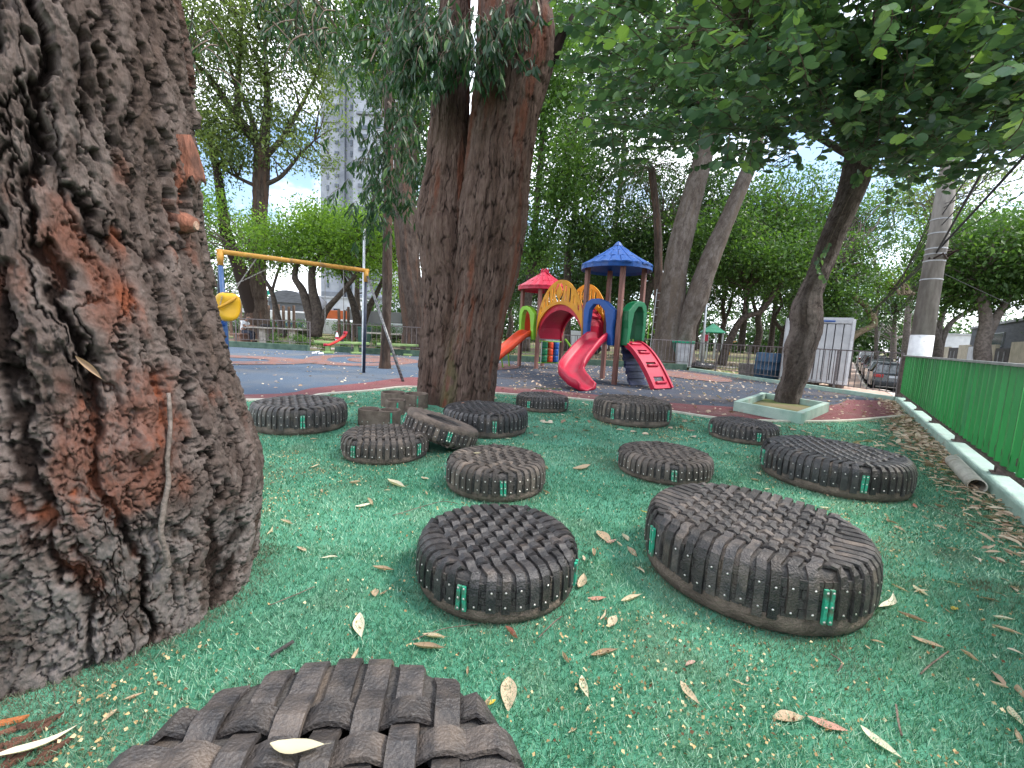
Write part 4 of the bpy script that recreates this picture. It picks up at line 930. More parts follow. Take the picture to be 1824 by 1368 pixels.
# ---- tall dark trees in the middle distance behind the play tower
grp = 'park trees behind the play tower'
def parktree(label, bx, by, Y, stems, ells, leafm, seed, **kw):
    base = at(bx, by, Y); base[2] = 0
    st = [([at(x, y, Y + d) for x, y, d in pts], np.linspace(ra, rb, 5)) for pts, ra, rb in stems]
    d_ = dict(clr=.6, nl=105, size=.22, r0=.05, group=grp); d_.update(kw)
    return tree('park_tree', label, base, st, ells, leafm, m_limb, seed=seed, **d_)
parktree('tall park tree right of the double trunk, dense green crown reaching the top', 935, 622, 24, [([(936, 626, 0), (938, 560, 0), (946, 480, 0), (955, 380, 0), (965, 250, 0), (975, 90, 0)], .28, .1), ([(946, 480, 0), (975, 430, -.4), (1000, 360, -.5), (1020, 260, -.5)], .14, .06)],
         [E_(975, 170, 24, 55, 120, 2.6, 70), E_(990, 330, 23, 55, 80, 2.6, 56), E_(955, 440, 23, 40, 40, 2, 26), E_(1000, 60, 25, 50, 60, 2.4, 34)], L_mid, 61)
parktree('park tree behind the red roof with dark trunk showing above the bridge', 1008, 618, 27, [([(1008, 625, 0), (1010, 540, 0), (1012, 460, 0), (1022, 400, 0), (1030, 300, 0), (1040, 160, 0)], .3, .1), ([(1016, 440, 0), (1040, 390, -.3), (1065, 330, -.4)], .12, .05)],
         [E_(1050, 300, 27, 65, 80, 3, 56), E_(1040, 420, 26, 55, 40, 2.5, 44), E_(1030, 200, 28, 45, 80, 3, 34)], L_dark, 62)
parktree('dark crowned park tree above the blue roof', 1080, 618, 30, [([(1078, 625, 0), (1080, 560, 0), (1084, 480, 0), (1096, 400, 0), (1110, 280, 0), (1120, 100, 0)], .33, .12)],
         [E_(1085, 30, 30, 60, 100, 3, 56), E_(1130, 130, 30, 60, 90, 3, 46), E_(1105, 420, 29, 70, 50, 3, 56), E_(1090, 500, 28, 60, 40, 2.5, 50)], L_dark, 63, size=.21)
parktree('dense dark tree between the two roofs', 1050, 612, 33, [([(1046, 620, 0), (1048, 560, 0), (1052, 500, 0), (1060, 430, 0)], .3, .1)], [E_(1050, 500, 33, 60, 55, 3, 70), E_(950, 500, 34, 60, 60, 3, 60)], L_dark, 64, size=.24, clr=.7)
parktree('broad dark park tree behind the twin grey trunks', 1165, 632, 26, [([(1128, 640, 0), (1136, 590, 0), (1152, 530, 0), (1172, 470, 0), (1180, 400, 0)], .36, .12)], [E_(1160, 440, 26, 70, 60, 3, 66), E_(1230, 420, 27, 60, 60, 3, 50), E_(1150, 330, 28, 60, 60, 3, 40), E_(1260, 330, 28, 60, 50, 3, 40), E_(1310, 400, 28, 50, 50, 3, 36)], L_dark, 65, size=.21)
parktree('leaning tree with a long branch held by a rope, behind the fence', 1302, 640, 22, [([(1285, 650, 0), (1296, 615, 0), (1322, 568, 0), (1360, 552, 0), (1392, 500, 0)], .24, .06), ([(1352, 556, 0), (1372, 530, 0), (1386, 490, 0), (1390, 470, 0)], .1, .05), ([(1330, 562, 0), (1326, 540, 0), (1338, 510, 0)], .07, .04)],
         [E_(1330, 470, 22, 70, 45, 2.6, 60), E_(1400, 470, 22, 60, 50, 2.6, 50), E_(1290, 420, 23, 60, 50, 2.6, 44)], L_mid, 66, size=.19)
parktree('broad green park tree above the white container', 1400, 640, 25, [([(1392, 650, 0), (1396, 600, 0), (1410, 560, 0), (1430, 510, 0), (1440, 440, 0)], .22, .08), ([(1405, 600, 0), (1380, 570, 0), (1392, 540, 0), (1380, 500, 0)], .12, .05)],
         [E_(1390, 420, 25, 75, 60, 3, 66), E_(1450, 380, 26, 70, 70, 3, 56), E_(1350, 370, 25, 60, 50, 3, 44)], L_mid, 67, size=.2)
parktree('pale green bushy tree just behind the white container', 1500, 620, 21, [([(1500, 640, 0), (1496, 580, 0), (1490, 520, 0), (1488, 470, 0)], .15, .06)], [E_(1485, 540, 21, 42, 50, 2, 60), E_(1510, 470, 22, 40, 50, 2, 44), E_(1540, 400, 24, 50, 70, 2.4, 50)], L_mid, 68, size=.15, clr=.42)
# trunks further back, one of each kind then copies
far = parktree('dark twisted trunk far back among the park trees', 1240, 616, 36, [([(1240, 622, 0), (1238, 590, 0), (1246, 560, 0), (1240, 530, 0), (1250, 490, 0)], .30, .14), ([(1246, 562, 0), (1262, 530, 0), (1268, 490, 0)], .16, .1)],
         [E_(1245, 470, 36, 50, 35, 3, 44), E_(1250, 520, 37, 40, 20, 2, 16)], L_dark, 69, size=.28, clr=.8, nl=50)
f0 = np.array(far.location)
spots = [(1285, 37, .9), (1320, 40, 1.1), (1345, 35, 1.0), (1372, 42, 1.0), (1408, 38, .95), (1215, 44, 1.2), (960, 40, 1.1), (905, 45, 1.0), (1110, 42, 1.15), (1440, 46, 1.1), (1060, 48, 1.2)]
wher = ['right of the white lamp pole', 'behind the hanging rope', 'behind the leaning branch', 'behind the blue barrels', 'left of the white container', 'behind the twin grey trunks', 'behind the red roofed tower', 'behind the orange slide', 'behind the green arch of the tower', 'over the white container roof', 'behind the yellow bridge']
for (x, Y, s_), w_ in zip(spots, wher):
    p = at(x, 618, Y); p[2] = 0; dup(far, p, random.uniform(0, 6), s_, 'dark twisted trunk far back among the park trees ' + w_)
# ---- palm with a thin trunk
tp = thing('palm_tree', 'palm with thin brown trunk and feathery fronds left of the twin grey trunks', 'palm', at(1175, 640, 21) * np.array([1, 1, 0]))
px_stem('trunk', [(1160, 1184, 650, 0), (1164, 1182, 560, 0), (1166, 1180, 480, 0), (1164, 1178, 400, 0), (1158, 1170, 330, 0), (1154, 1166, 300, 0)], 21, 40, 160, 441, tp, m_bark3, 1, .4)
ct = at(1160, 300, 21); LBp = Leaves(); fm = MB(); random.seed(77)
for i in range(26):
    a = 2 * PI * i / 26 * 1.9; el = random.uniform(-.1, 1.1); d = np.array([math.cos(a) * math.cos(el), math.sin(a) * math.cos(el), math.sin(el)]); pts = [ct]
    for k_ in range(9): d = unit(d + np.array([0, 0, -.2])); pts.append(pts[-1] + d * .34)
    pts = np.array(pts); fm.tube(pts, np.linspace(.02, .006, 10), 4)
    for k_ in range(54):
        u = 1 + k_ / 54 * 8; j = min(int(u), 8); p = pts[j] + (pts[j + 1] - pts[j]) * (u - j); td = unit(pts[j + 1] - pts[j]); sd = unit(np.cross(td, UP)) * (1 if k_ % 2 else -1)
        LBp.add(p, unit(sd * .8 + td * .5 - UP * .7), unit(UP + rng.normal(size=3) * .2), .5 * math.sin(PI * (.15 + .8 * u / 9)), random.uniform(0, .6))
fm.build('frond_stems', m_twig, tp); P, D, Nn, Sz, Vv = LBp.arrays()
leaf_obj('fronds', P, D, Nn, Sz, ([(0, 0, 0), (.4, .03, 0), (1, 0, -.1), (.4, -.03, 0)], [(0, 3, 2, 1)]), Vv, L_dark, tp)
# ---- street trees on the right
def sttree(label, bx, by, Y, stems, ells, leafm, seed, bark=None, **kw):
    base = at(bx, by, Y); base[2] = max(base[2], -1.0)
    st = [([at(x, y, Y + d) for x, y, d in pts], np.linspace(ra, rb, 5)) for pts, ra, rb in stems]
    d_ = dict(clr=.62, nl=100, size=.23, r0=.06, group='street trees on the right'); d_.update(kw)
    return tree('street_tree', label, base, st, ells, leafm, bark or m_greytrunk, seed=seed, **d_)
m_greytrunk = M('street_bark', (.10, .082, .07), (.2, .17, .15), 8, .9, .6, 40)
sttree('spreading fig like street tree right of the utility pole, pale many branched trunk', 1668, 660, 29, [([(1668, 670, 0), (1670, 630, 0), (1668, 600, 0), (1652, 560, 0), (1640, 520, 0)], .34, .12), ([(1672, 640, 0), (1680, 600, 0), (1700, 570, 0), (1740, 545, 0), (1770, 520, 0)], .22, .06), ([(1670, 610, 0), (1676, 570, 0), (1690, 530, 0), (1700, 490, 0)], .2, .08), ([(1664, 640, 0), (1656, 600, 0), (1650, 570, 0)], .12, .08)],
       [E_(1690, 500, 29, 70, 45, 3, 60), E_(1760, 440, 29, 90, 50, 3.4, 90), E_(1700, 430, 29, 60, 50, 3, 50)], L_mid, 81)
sttree('large round crowned street tree at the right picture edge', 1758, 650, 21, [([(1752, 680, 0), (1750, 620, 0), (1756, 580, 0), (1752, 540, 0), (1740, 500, 0)], .36, .16), ([(1756, 600, 0), (1772, 570, 0), (1790, 540, 0), (1810, 500, 0)], .24, .1)],
       [E_(1790, 450, 21, 110, 75, 3.4, 130), E_(1860, 480, 21, 90, 70, 3, 80), E_(1730, 510, 22, 60, 40, 2.4, 40)], L_mid, 82)
sttree('thin airy tree rising behind the utility pole', 1600, 620, 38, [([(1612, 640, 0), (1620, 540, 0), (1640, 440, 0), (1670, 360, 0)], .3, .1)], [E_(1640, 370, 38, 50, 60, 3, 30), E_(1720, 360, 38, 60, 40, 3, 30), E_(1600, 340, 38, 40, 50, 3, 24), E_(1780, 310, 40, 60, 20, 3, 14)], L_olive, 83, clr=.75, nl=40, size=.3)
sttree('dark rounded street tree far down the road behind the parked cars', 1590, 630, 48, [([(1590, 640, 0), (1592, 600, 0), (1594, 560, 0)], .35, .15)], [E_(1580, 540, 48, 40, 40, 4, 46), E_(1630, 520, 46, 40, 60, 4, 50), E_(1560, 590, 60, 30, 25, 4, 30)], L_dark, 84, clr=1.0, nl=44, size=.36)
sttree('cut back tree with one mossy bent limb above the pavement', 1512, 640, 20, [([(1508, 650, 0), (1510, 612, 0), (1530, 592, 0), (1556, 578, 0), (1552, 560, 0)], .16, .14), ([(1552, 566, 0), (1542, 545, 0), (1526, 532, 0), (1520, 528, 0)], .13, .1), ([(1556, 575, 0), (1566, 545, 0), (1580, 528, 0), (1630, 524, 0)], .025, .01)],
       [E_(1580, 500, 21, 26, 26, 1, 16)], L_lime, 85, bark=M('mossy_bark', (.09, .075, .035), (.17, .13, .09), 9, .9, .6, 40), clr=.28, nl=34, size=.13)
sttree('bright yellow green young tree in front of the far street', 1565, 500, 30, [([(1560, 640, 0), (1562, 560, 0), (1566, 500, 0)], .12, .05)], [E_(1562, 505, 30, 30, 25, 1.4, 22), E_(1500, 440, 30, 30, 40, 2, 24)], L_lime, 86, clr=.5, nl=40, size=.2)
# distant wood closing the view
r = np.random.default_rng(99); Cw = []
for x in np.linspace(-75, 62, 110):
    Yw = 62 + r.uniform(-5, 10); hh = r.uniform(4.5, 8)
    if -46 < x < -16: hh *= .45; 
    for k_ in range(11): Cw.append((x + r.normal() * 1.5, Yw + r.normal() * 2, .6 + hh * r.random() ** 1.3))
P, D, Nn, Sz, Vv = clump_leaves(np.array(Cw), 1.0, 60, .6, r, .3)
tag(leaf_obj('woods', P, D, Nn, Sz, T_DIA, Vv, L_dark, None), 'distant mass of park trees closing the view', None, None, 'stuff')
# ------------------------------------------------------------------ planter
def planter():
    cs = [G(1307, 716, .15), G(1428, 738, .15), G(1478, 719, .15), G(1358, 700, .15)]
    c = sum(cs) / 4; t = thing('planter', 'square mint painted concrete planter around the crooked tree', 'planter', c * np.array([1, 1, 0]))
    for i in range(4):
        a, b_ = cs[i], cs[(i + 1) % 4]; w = .09
        d = unit(b_ - a); n_ = np.array([-d[1], d[0], 0]); n_ = n_ if n_ @ (c - a) > 0 else -n_
        off = w / 2 if i % 2 == 0 else w / 2
        s0 = 0 if i % 2 == 0 else w + .001
        L_ = np.linalg.norm(b_ - a)
        MB().obox(((a + b_) / 2 + n_ * off) * np.array([1, 1, 0]) + np.array([0, 0, .082]), d * (L_ / 2 - s0), n_ * w / 2, (0, 0, .084)).build('planter_wall', m_mint, t, bevel=.008)
    MB().prism([(p[0], p[1]) for p in [c + (q - c) * .93 for q in cs]], (0, 0, .03), (1, 0, 0), (0, 1, 0), (0, 0, .03)).build('soil', m_ground, t)
planter()

# ------------------------------------------------------------------ play tower
def plastic(nm, c, var=.0): return M(nm, tuple(q * .72 for q in c), tuple(min(1, q * .88) for q in c), 2.2, .42, .04, 25, spec=.4, third=tuple(q * .7 + .035 for q in c), t_scale=4, t_ramp=(.56, .82))
pl_red, pl_blue, pl_yel, pl_gre = plastic('plastic_red', (.50, .010, .045)), plastic('plastic_blue', (.008, .085, .36)), plastic('plastic_yellow', (.68, .29, .008)), plastic('plastic_green', (.004, .16, .06))
pl_lime, pl_ora, pl_shade = plastic('plastic_lime', (.22, .50, .03)), plastic('plastic_orange', (.70, .06, .008)), plastic('plastic_shade', (.008, .016, .07))
m_post = M('brown_post', (.15, .066, .052), (.225, .105, .085), 7, .6, .15, 60, stretch=(1, 1, .2), var=.05)
m_deck = M('deck_grey', (.27, .28, .30), (.38, .39, .42), 5, .55, .1, 60)
Ac, Bc = np.array([2.46, 10.94]), np.array([.90, 14.55])
pt = thing('play_tower', 'coloured plastic play structure with blue and red roofed towers, yellow bridge and slides', 'playground set', (1.7, 12.5, 0))
def corners(c, ang, r=.705): return [np.array([c[0] + r * math.cos(ang + k_ * PI / 2), c[1] + r * math.sin(ang + k_ * PI / 2)]) for k_ in range(4)]
A = corners(Ac, -PI / 2); B = corners(Bc, -PI / 2 - .21)           # front, right, back, left
def v3(p, z): return np.array([p[0], p[1], z])
for (cc, ctr, ztop) in ((A, Ac, 2.88), (B, Bc, 2.70)):
    for p in cc:
        MB().bar(v3(p, -.02), v3(p, ztop), .105, .105, up=(1, 1, 0)).build('tower_post', m_post, pt, bevel=.012)
DZ = 1.05
for cc in (A, B):
    q = [v3(p + (p - (cc[0] + cc[2]) / 2) * -.04, 0) for p in cc]
    MB().prism([(p[0], p[1]) for p in q], (0, 0, DZ - .1), (1, 0, 0), (0, 1, 0), (0, 0, .1)).build('deck', m_deck, pt, bevel=.006)
def roof(name, c, rad, z0, h, mat, tiers=3, n=20, torn=False):
    b = MB(); a0 = .2
    zf = lambda f: z0 + h * (1 - f) ** 1.05
    for t_ in range(tiers):
        f1, f0 = 1 - t_ / tiers, 1 - (t_ + 1) / tiers
        nn = max(8, int(n * (.45 + .55 * f1)))
        for i in range(nn):
            a, a_ = a0 + 2 * PI * (i + .04) / nn, a0 + 2 * PI * (i + .96) / nn; am = (a + a_) / 2
            r1, r0 = rad * f1 * random.uniform(.985, 1.015), rad * max(f0 - .02, .0)
            if torn and t_ == tiers - 1 and i % 3 == 0: continue
            z1, zz0 = zf(f1) + .03 + random.uniform(-.006, .006), zf(f0) + .035
            P = lambda r_, an, z: (c[0] + r_ * math.cos(an), c[1] + r_ * math.sin(an), z)
            V = [P(r1, a, z1), P(r1 * 1.012, am, z1 + .012), P(r1, a_, z1), P(r0, a_, zz0), P(r0, am, zz0 + .012), P(r0, a, zz0)]
            V += [(x, y, z - .035) for x, y, z in V]
            b.add(V, [(0, 1, 4, 5), (1, 2, 3, 4), (6, 11, 10, 7), (7, 10, 9, 8), (0, 6, 7, 1), (1, 7, 8, 2), (2, 8, 9, 3), (5, 11, 6, 0)])
    b.lathe([(rad * .985, z0 - .09), (rad * 1.0, z0 - .085), (rad * .99, z0 + .03), (rad * .5, zf(.5) - .02), (.03, zf(.03) - .01)], (c[0], c[1], 0), 28)
    b.lathe([(rad * .985, z0 - .09), (rad * .95, z0 - .02), (rad * .5, zf(.5) - .06), (.02, zf(.05) - .05)], (c[0], c[1], 0), 28)
    if not torn: b.lathe([(rad * .14, zf(.14) + .05), (rad * .06, zf(.02) + .07), (.005, zf(0) + .09)], (c[0], c[1], 0), 12)
    else:
        for i in range(4):
            a = i * 1.6; b.obox((c[0] + .09 * math.cos(a), c[1] + .09 * math.sin(a), zf(.1) + .06), (.04, 0, .03), (0, .02, .01), (0, .01, .07))
    return b.build(name, mat, pt)
roof('roof', Ac, .87, 2.86, .55, pl_blue); roof('roof', Bc, .86, 2.64, .56, pl_red, torn=True)
# arched bridge: a ruled surface between the two decks
e0a, e0b = B[0], B[1]; e1a, e1b = A[3], A[2]
def bridge(t, w, z): a, b_ = e0a + (e1a - e0a) * t, e0b + (e1b - e0b) * t; p = a + (b_ - a) * w; return np.array([p[0], p[1], z])
arch = lambda t: DZ + .98 * max(0, math.sin(PI * t)) ** .42
b = MB(); N_ = 36; V = []
for i in range(N_ + 1):
    t_ = i / N_; z = arch(t_); V += [bridge(t_, .03, z), bridge(t_, .97, z), bridge(t_, .97, z - .07), bridge(t_, .03, z - .07)]
b.add(V, [(4 * i + j, 4 * i + (j + 1) % 4, 4 * i + 4 + (j + 1) % 4, 4 * i + 4 + j) for i in range(N_) for j in range(4)])
for w in (.0, .94):
    V = []
    for i in range(N_ + 1):
        t_ = i / N_; z = arch(t_); V += [bridge(t_, w, z + .03), bridge(t_, w + .06, z + .03), bridge(t_, w + .06, z - .2), bridge(t_, w, z - .2)]
    b.add(V, [(4 * i + j, 4 * i + (j + 1) % 4, 4 * i + 4 + (j + 1) % 4, 4 * i + 4 + j) for i in range(N_) for j in range(4)])
b.build('bridge_floor', pl_red, pt)
for k_ in (3, 6, 9, 27, 30, 33):
    t_ = k_ / N_; z = arch(t_); MB().bar(bridge(t_, .05, z + .03), bridge(t_, .95, z + .03), .05, .05).build('bridge_step', pl_red, pt)
def mask_rail(w, name):
    nu, nv = 96, 22; keep = np.ones((nu, nv), bool)
    for i in range(nu):
        for j in range(nv):
            u, v = (i + .5) / nu, (j + .5) / nv
            for s_ in (.10, .18, .27, .36, .64, .73, .82, .90):
                hgt = .30 if .2 < s_ < .8 else .2
                if abs(u - s_) < .017 and abs(v - .5) < hgt: keep[i, j] = False
            rr = math.hypot((u - .5) / .095, (v - .5) / .40)
            if .62 < rr < 1.0 and abs(u - .5) > .008 and abs(v - .5) > .02: keep[i, j] = False
    zb_ = lambda t: arch(t) - .04; zt_ = lambda t: arch(t) + .20 + .44 * max(0, math.sin(PI * min(max(t, .0), 1))) ** .42
    b = MB(); vid = {}
    def vtx(i, j, s_):
        key = (i, j, s_)
        if key not in vid:
            t_ = i / nu; z = zb_(t_) + (zt_(t_) - zb_(t_)) * j / nv; vid[key] = len(b.v); b.v.append(tuple(bridge(t_, w + (s_ * .035), z)))
        return vid[key]
    for i in range(nu):
        for j in range(nv):
            if not keep[i, j]: continue
            b.f.append((vtx(i, j, 0), vtx(i + 1, j, 0), vtx(i + 1, j + 1, 0), vtx(i, j + 1, 0))); b.f.append((vtx(i, j, 1), vtx(i, j + 1, 1), vtx(i + 1, j + 1, 1), vtx(i + 1, j, 1)))
            for (di, dj, c1_, c2_) in ((-1, 0, (0, 0), (0, 1)), (1, 0, (1, 1), (1, 0)), (0, -1, (1, 0), (0, 0)), (0, 1, (0, 1), (1, 1))):
                a, c = i + di, j + dj
                if not (0 <= a < nu and 0 <= c < nv and keep[a, c]):
                    b.f.append((vtx(i + c1_[0], j + c1_[1], 0), vtx(i + c2_[0], j + c2_[1], 0), vtx(i + c2_[0], j + c2_[1], 1), vtx(i + c1_[0], j + c1_[1], 1)))
    return b.build(name, pl_yel, pt)
mask_rail(-.07, 'bridge_railing'); mask_rail(1.035, 'bridge_railing')
# entrance arches
def entry(p, q, mat, z0, z1, thick=.16, lean=0.0):
    p, q = v3(p, 0), v3(q, 0); ex = q - p; W_ = np.linalg.norm(ex); ex = ex / W_; nrm = np.array([-ex[1], ex[0], 0])
    if nrm @ (v3((A[0] + A[2]) / 2 if mat is not pl_lime else (B[0] + B[2]) / 2, 0) - p) > 0: nrm = -nrm
    H_ = z1 - z0; m_ = .06; w = W_ - 2 * m_; k_ = 14
    outer = [(m_, .02)]; recess = []
    lw = w * .21
    outl = [(m_ + .02 * w, 0), (m_, H_ * .35), (m_ - .01, H_ * .72), (m_ + .05 * w, H_ * .9), (m_ + .2 * w, H_ * .99), (m_ + .45 * w, H_), (m_ + .7 * w, H_ * .93), (m_ + .88 * w, H_ * .80), (m_ + w, H_ * .72), (m_ + w, H_ * .5), (m_ + w * .965, H_ * .3), (m_ + w * .99, -.12)]
    inl = [(m_ + w * .84, -.12), (m_ + w * .80, .1), (m_ + w * .76, H_ * .4), (m_ + w * .68, H_ * .70), (m_ + w * .5, H_ * .85), (m_ + w * .32, H_ * .86), (m_ + w * .2, H_ * .74), (m_ + w * .155, H_ * .4), (m_ + w * .17, 0)]
    o = MB().prism(outl + inl, p + np.array([0, 0, z0]) - nrm * .02, ex, np.array([0, 0, 1.0]) + nrm * lean, nrm * thick).build('entry_arch', mat, pt, bevel=.02)
    return o
entry(A[3], A[0], pl_blue, DZ + .0, DZ + 1.0)
entry(A[1], A[0], pl_green if False else pl_gre, DZ + .02, DZ + .98, .22)
entry(B[3], B[0], pl_lime, DZ, DZ + .98)
for dx in (.45,): 
    p = v3(B[3] * .5 + B[0] * .5, 0) + np.array([.25, .5, 0]); MB().bar(p + UP * DZ, p + UP * (DZ + .8), .1, .05).build('side_panel', pl_ora, pt, bevel=.01)
p, q = B[3], B[2]; MB().obox(v3((p + q) / 2, DZ + .45), v3((q - p) / 2 * .85, 0), (.0, .02, 0), (0, 0, .4)).build('side_panel', pl_ora, pt, bevel=.01)
p, q = A[1], A[2]; MB().obox(v3((p + q) / 2, DZ + .42), v3((q - p) / 2 * .85, 0), (.0, .02, 0), (0, 0, .36)).build('side_panel', pl_gre, pt, bevel=.01)
# slides: a channel swept along a path
def slide(path_px, mat, name, w0=.21, lip=.16, flare=None):
    P = spline(path_px, 60); V = []; b = MB(); k_ = len(P)
    T_ = np.gradient(P, axis=0)
    n_out = None
    for i in range(k_):
        t_ = unit(T_[i] * np.array([1, 1, .0])); sd = np.array([t_[1], -t_[0], 0]); w = w0; l = lip * (1 if i < k_ - 7 else 1 - .35 * (i - k_ + 7) / 7)
        prof = [(-w - .05, l), (-w - .015, l + .025), (-w + .02, l), (-w + .05, l * .35), (-w * .5, .02), (0, .0), (w * .5, .02), (w - .05, l * .35), (w - .02, l), (w + .015, l + .025), (w + .05, l), (w + .04, -.0), (w * .5, -.035), (0, -.05), (-w * .5, -.035), (-w - .04, .0)]
        V += [P[i] + a * sd + b_ * UP for a, b_ in prof]; n_out = len(prof)
    b.add(V, [(i * n_out + j, i * n_out + (j + 1) % n_out, (i + 1) * n_out + (j + 1) % n_out, (i + 1) * n_out + j) for i in range(k_ - 1) for j in range(n_out)] + [tuple(range(n_out))[::-1], tuple((k_ - 1) * n_out + j for j in range(n_out))])
    return b.build(name, mat, pt, smooth=True)
mA = v3((A[3] + A[0]) / 2, DZ)
slide([mA + np.array([.12, .12, .0]), mA + np.array([-.15, -.18, -.03]), at(1036, 632, 9.9), at(1017, 662, 9.35), at(1030, 684, 8.95), at(1046, 694, 8.75)], pl_red, 'wavy_slide', .24, .17)
mB = v3((B[3] + B[0]) / 2, DZ)
slide([mB + np.array([.1, .1, 0]), mB + np.array([-.2, -.2, -.02]), mB + np.array([-.75, -.75, -.5]), mB + np.array([-1.25, -1.25, -.9]), mB + np.array([-1.5, -1.5, -.98])], pl_ora, 'straight_slide', .22, .15)
q = mB + np.array([-.75, -.75, 0]); MB().tube([q + np.array([-.15, .12, -.55]), q + np.array([-.05, .1, -1.05])], .022, 8).build('slide_brace', pl_lime, pt)
q = mB + np.array([-.5, -.5, 0]); MB().tube([q + np.array([-.2, .3, -.3]), q + np.array([-.1, .4, -1.05])], .022, 8).build('slide_brace', pl_lime, pt)
# climbing ramp with grip slots
def ramp():
    m0 = v3((A[0] + A[1]) / 2, DZ); d = unit(v3((A[0] + A[1]) / 2 - Ac, 0)); sd = np.array([-d[1], d[0], 0]); end = G(1181, 694, 0); run = (end - m0) * np.array([1, 1, 0]); L_ = np.linalg.norm(run); d = run / L_; sd = np.array([-d[1], d[0], 0])
    f = lambda u: m0 + d * (L_ * math.sin(u * PI / 2) ** 1.1 if False else L_ * u) + UP * (-DZ + .03) * (u ** 1.75)
    us = np.linspace(0, 1, 41); w = .31; b = MB(); V = []
    slots = [(.14, .2), (.38, .44), (.62, .68), (.86, .92)]
    nu, cols = 40, [-w, -w * .9, -w * .58, w * .58, w * .9, w]
    def T_(u): e = 1e-3; return unit(f(min(u + e, 1)) - f(max(u - e, 0)))
    def vtx(i, c, s_): u = us[i]; n = unit(np.cross(sd, T_(u))); n = n if n[2] > 0 else -n; return f(u) + sd * cols[c] - n * s_ * .05
    for i in range(nu):
        for c in range(5):
            um = (us[i] + us[i + 1]) / 2
            if c == 2 and any(a <= um <= b_ for a, b_ in slots): continue
            b.add([vtx(i, c, 0), vtx(i, c + 1, 0), vtx(i + 1, c + 1, 0), vtx(i + 1, c, 0), vtx(i, c, 1), vtx(i, c + 1, 1), vtx(i + 1, c + 1, 1), vtx(i + 1, c, 1)], [(0, 1, 2, 3), (7, 6, 5, 4), (0, 4, 5, 1), (1, 5, 6, 2), (2, 6, 7, 3), (3, 7, 4, 0)])
    for sg in (-1, 1):
        pth = [f(u) + sd * sg * (w + .02) for u in us]; b.sweep(pth, [(-.03, -.07), (.03, -.07), (.03, .035), (-.03, .035)])
    r_ = b.build('climbing_ramp', pl_red, pt)
    for a, b_ in slots:
        u = b_ + .012; n = unit(np.cross(sd, T_(u))); n = n if n[2] > 0 else -n; c = f(u) + n * .012
        MB().tube([c - sd * w * .6, c - sd * w * .55, c + sd * w * .55, c + sd * w * .6], [.026, .036, .036, .026], 10).build('grip_roll', pl_red, r_, smooth=True)
    # added stepped panel; the shade under the ramp painted as navy
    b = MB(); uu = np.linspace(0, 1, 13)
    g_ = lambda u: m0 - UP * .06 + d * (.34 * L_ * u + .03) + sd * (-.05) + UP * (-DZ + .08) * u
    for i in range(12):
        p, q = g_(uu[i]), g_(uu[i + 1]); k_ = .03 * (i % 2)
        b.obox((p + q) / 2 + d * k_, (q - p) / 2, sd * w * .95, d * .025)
    b.build('ramp_shade_panel', pl_shade, pt)
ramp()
# turning drums under the red roofed tower
p, q = v3(B[0], 0), v3(B[1], 0); ex = unit(q - p); Wd = np.linalg.norm(q - p); nr = np.array([ex[1], -ex[0], 0])
for z in (.20, .90): MB().tube([p + ex * -.03 + nr * .03 + UP * z, q + ex * .03 + nr * .03 + UP * z], .02, 8).build('drum_rail', pl_lime, pt)
for s_ in (.14, .86): MB().tube([p + ex * Wd * s_ + nr * .05 + UP * .2, p + ex * Wd * s_ + nr * .05 + UP * .9], .013, 8).build('drum_upright', m_steel, pt)
for c_, mt_ in ((.27, pl_gre), (.5, pl_ora), (.73, pl_blue)):
    ctr = p + ex * Wd * c_ + nr * .05
    for k_ in range(3):
        z0 = .225 + k_ * .222
        MB().lathe([(.02, 0), (.085, .0), (.098, .012), (.098, .095), (.094, .105), (.098, .115), (.098, .198), (.085, .21), (.02, .21)], (ctr[0], ctr[1], z0), 18).build('turning_drum', mt_, pt, smooth=True)
lp = [v3(B[1], DZ - .05), v3(B[1], 0) + np.array([.75, .1, .25])]
MB().bar(lp[0] + np.array([.1, -.1, 0]), lp[1], .1, .05).build('ladder_rail', pl_lime, pt, bevel=.008); MB().bar(v3(B[1], .3) + np.array([.12, -.05, 0]), v3(B[1], .02) + np.array([.4, 0, 0]), .08, .05).build('ladder_rail', pl_lime, pt)

# ------------------------------------------------------------------ swing frame
m_sblue, m_sdark, m_syel, m_chain = M('swing_blue', (.03, .075, .19), (.05, .11, .26), 8, .45, .1, 60), M('swing_navy', (.010, .016, .035), (.022, .03, .055), 8, .45, .1, 60), M('swing_yellow', (.44, .21, .03), (.58, .30, .05), 12, .55, .3, 60, third=(.22, .12, .05), t_scale=6), M('chain', (.20, .19, .18), (.34, .33, .31), 60, .5, .2, 120, metal=.6)
R0, L0 = at(652, 482, 10.17), G(392, 448, None or at(652, 482, 10.17)[2])
sw = thing('swing_frame', 'yellow beamed swing frame with blue legs and one red seat', 'swing', G(648, 663))
ax = unit(L0 - R0)
MB().tube([R0 - ax * .06, L0 + ax * .05], .047, 14).build('beam', m_syel, sw, True)
for e in (R0, L0):
    MB().tube([e + UP * .02, e - UP * .26], [.06, .05], 12).build('bracket', m_syel, sw, True)
rb = G(648, 664); MB().tube([R0 - UP * .2, rb], .036, 12).build('leg', m_sdark, sw, True)
rs = G(718, 680); MB().tube([R0 - UP * .14 + np.array([.05, -.04, 0]), rs], .03, 12).build('leg', M('worn_steel', (.06, .06, .065), (.2, .2, .2), 20, .4, .2, 80, metal=.7), sw, True)
lb_ = L0 * np.array([1, 1, 0]) + np.array([.10, -.0, 0]); MB().tube([L0 - UP * .2, lb_], .042, 12).build('leg', m_sblue, sw, True)
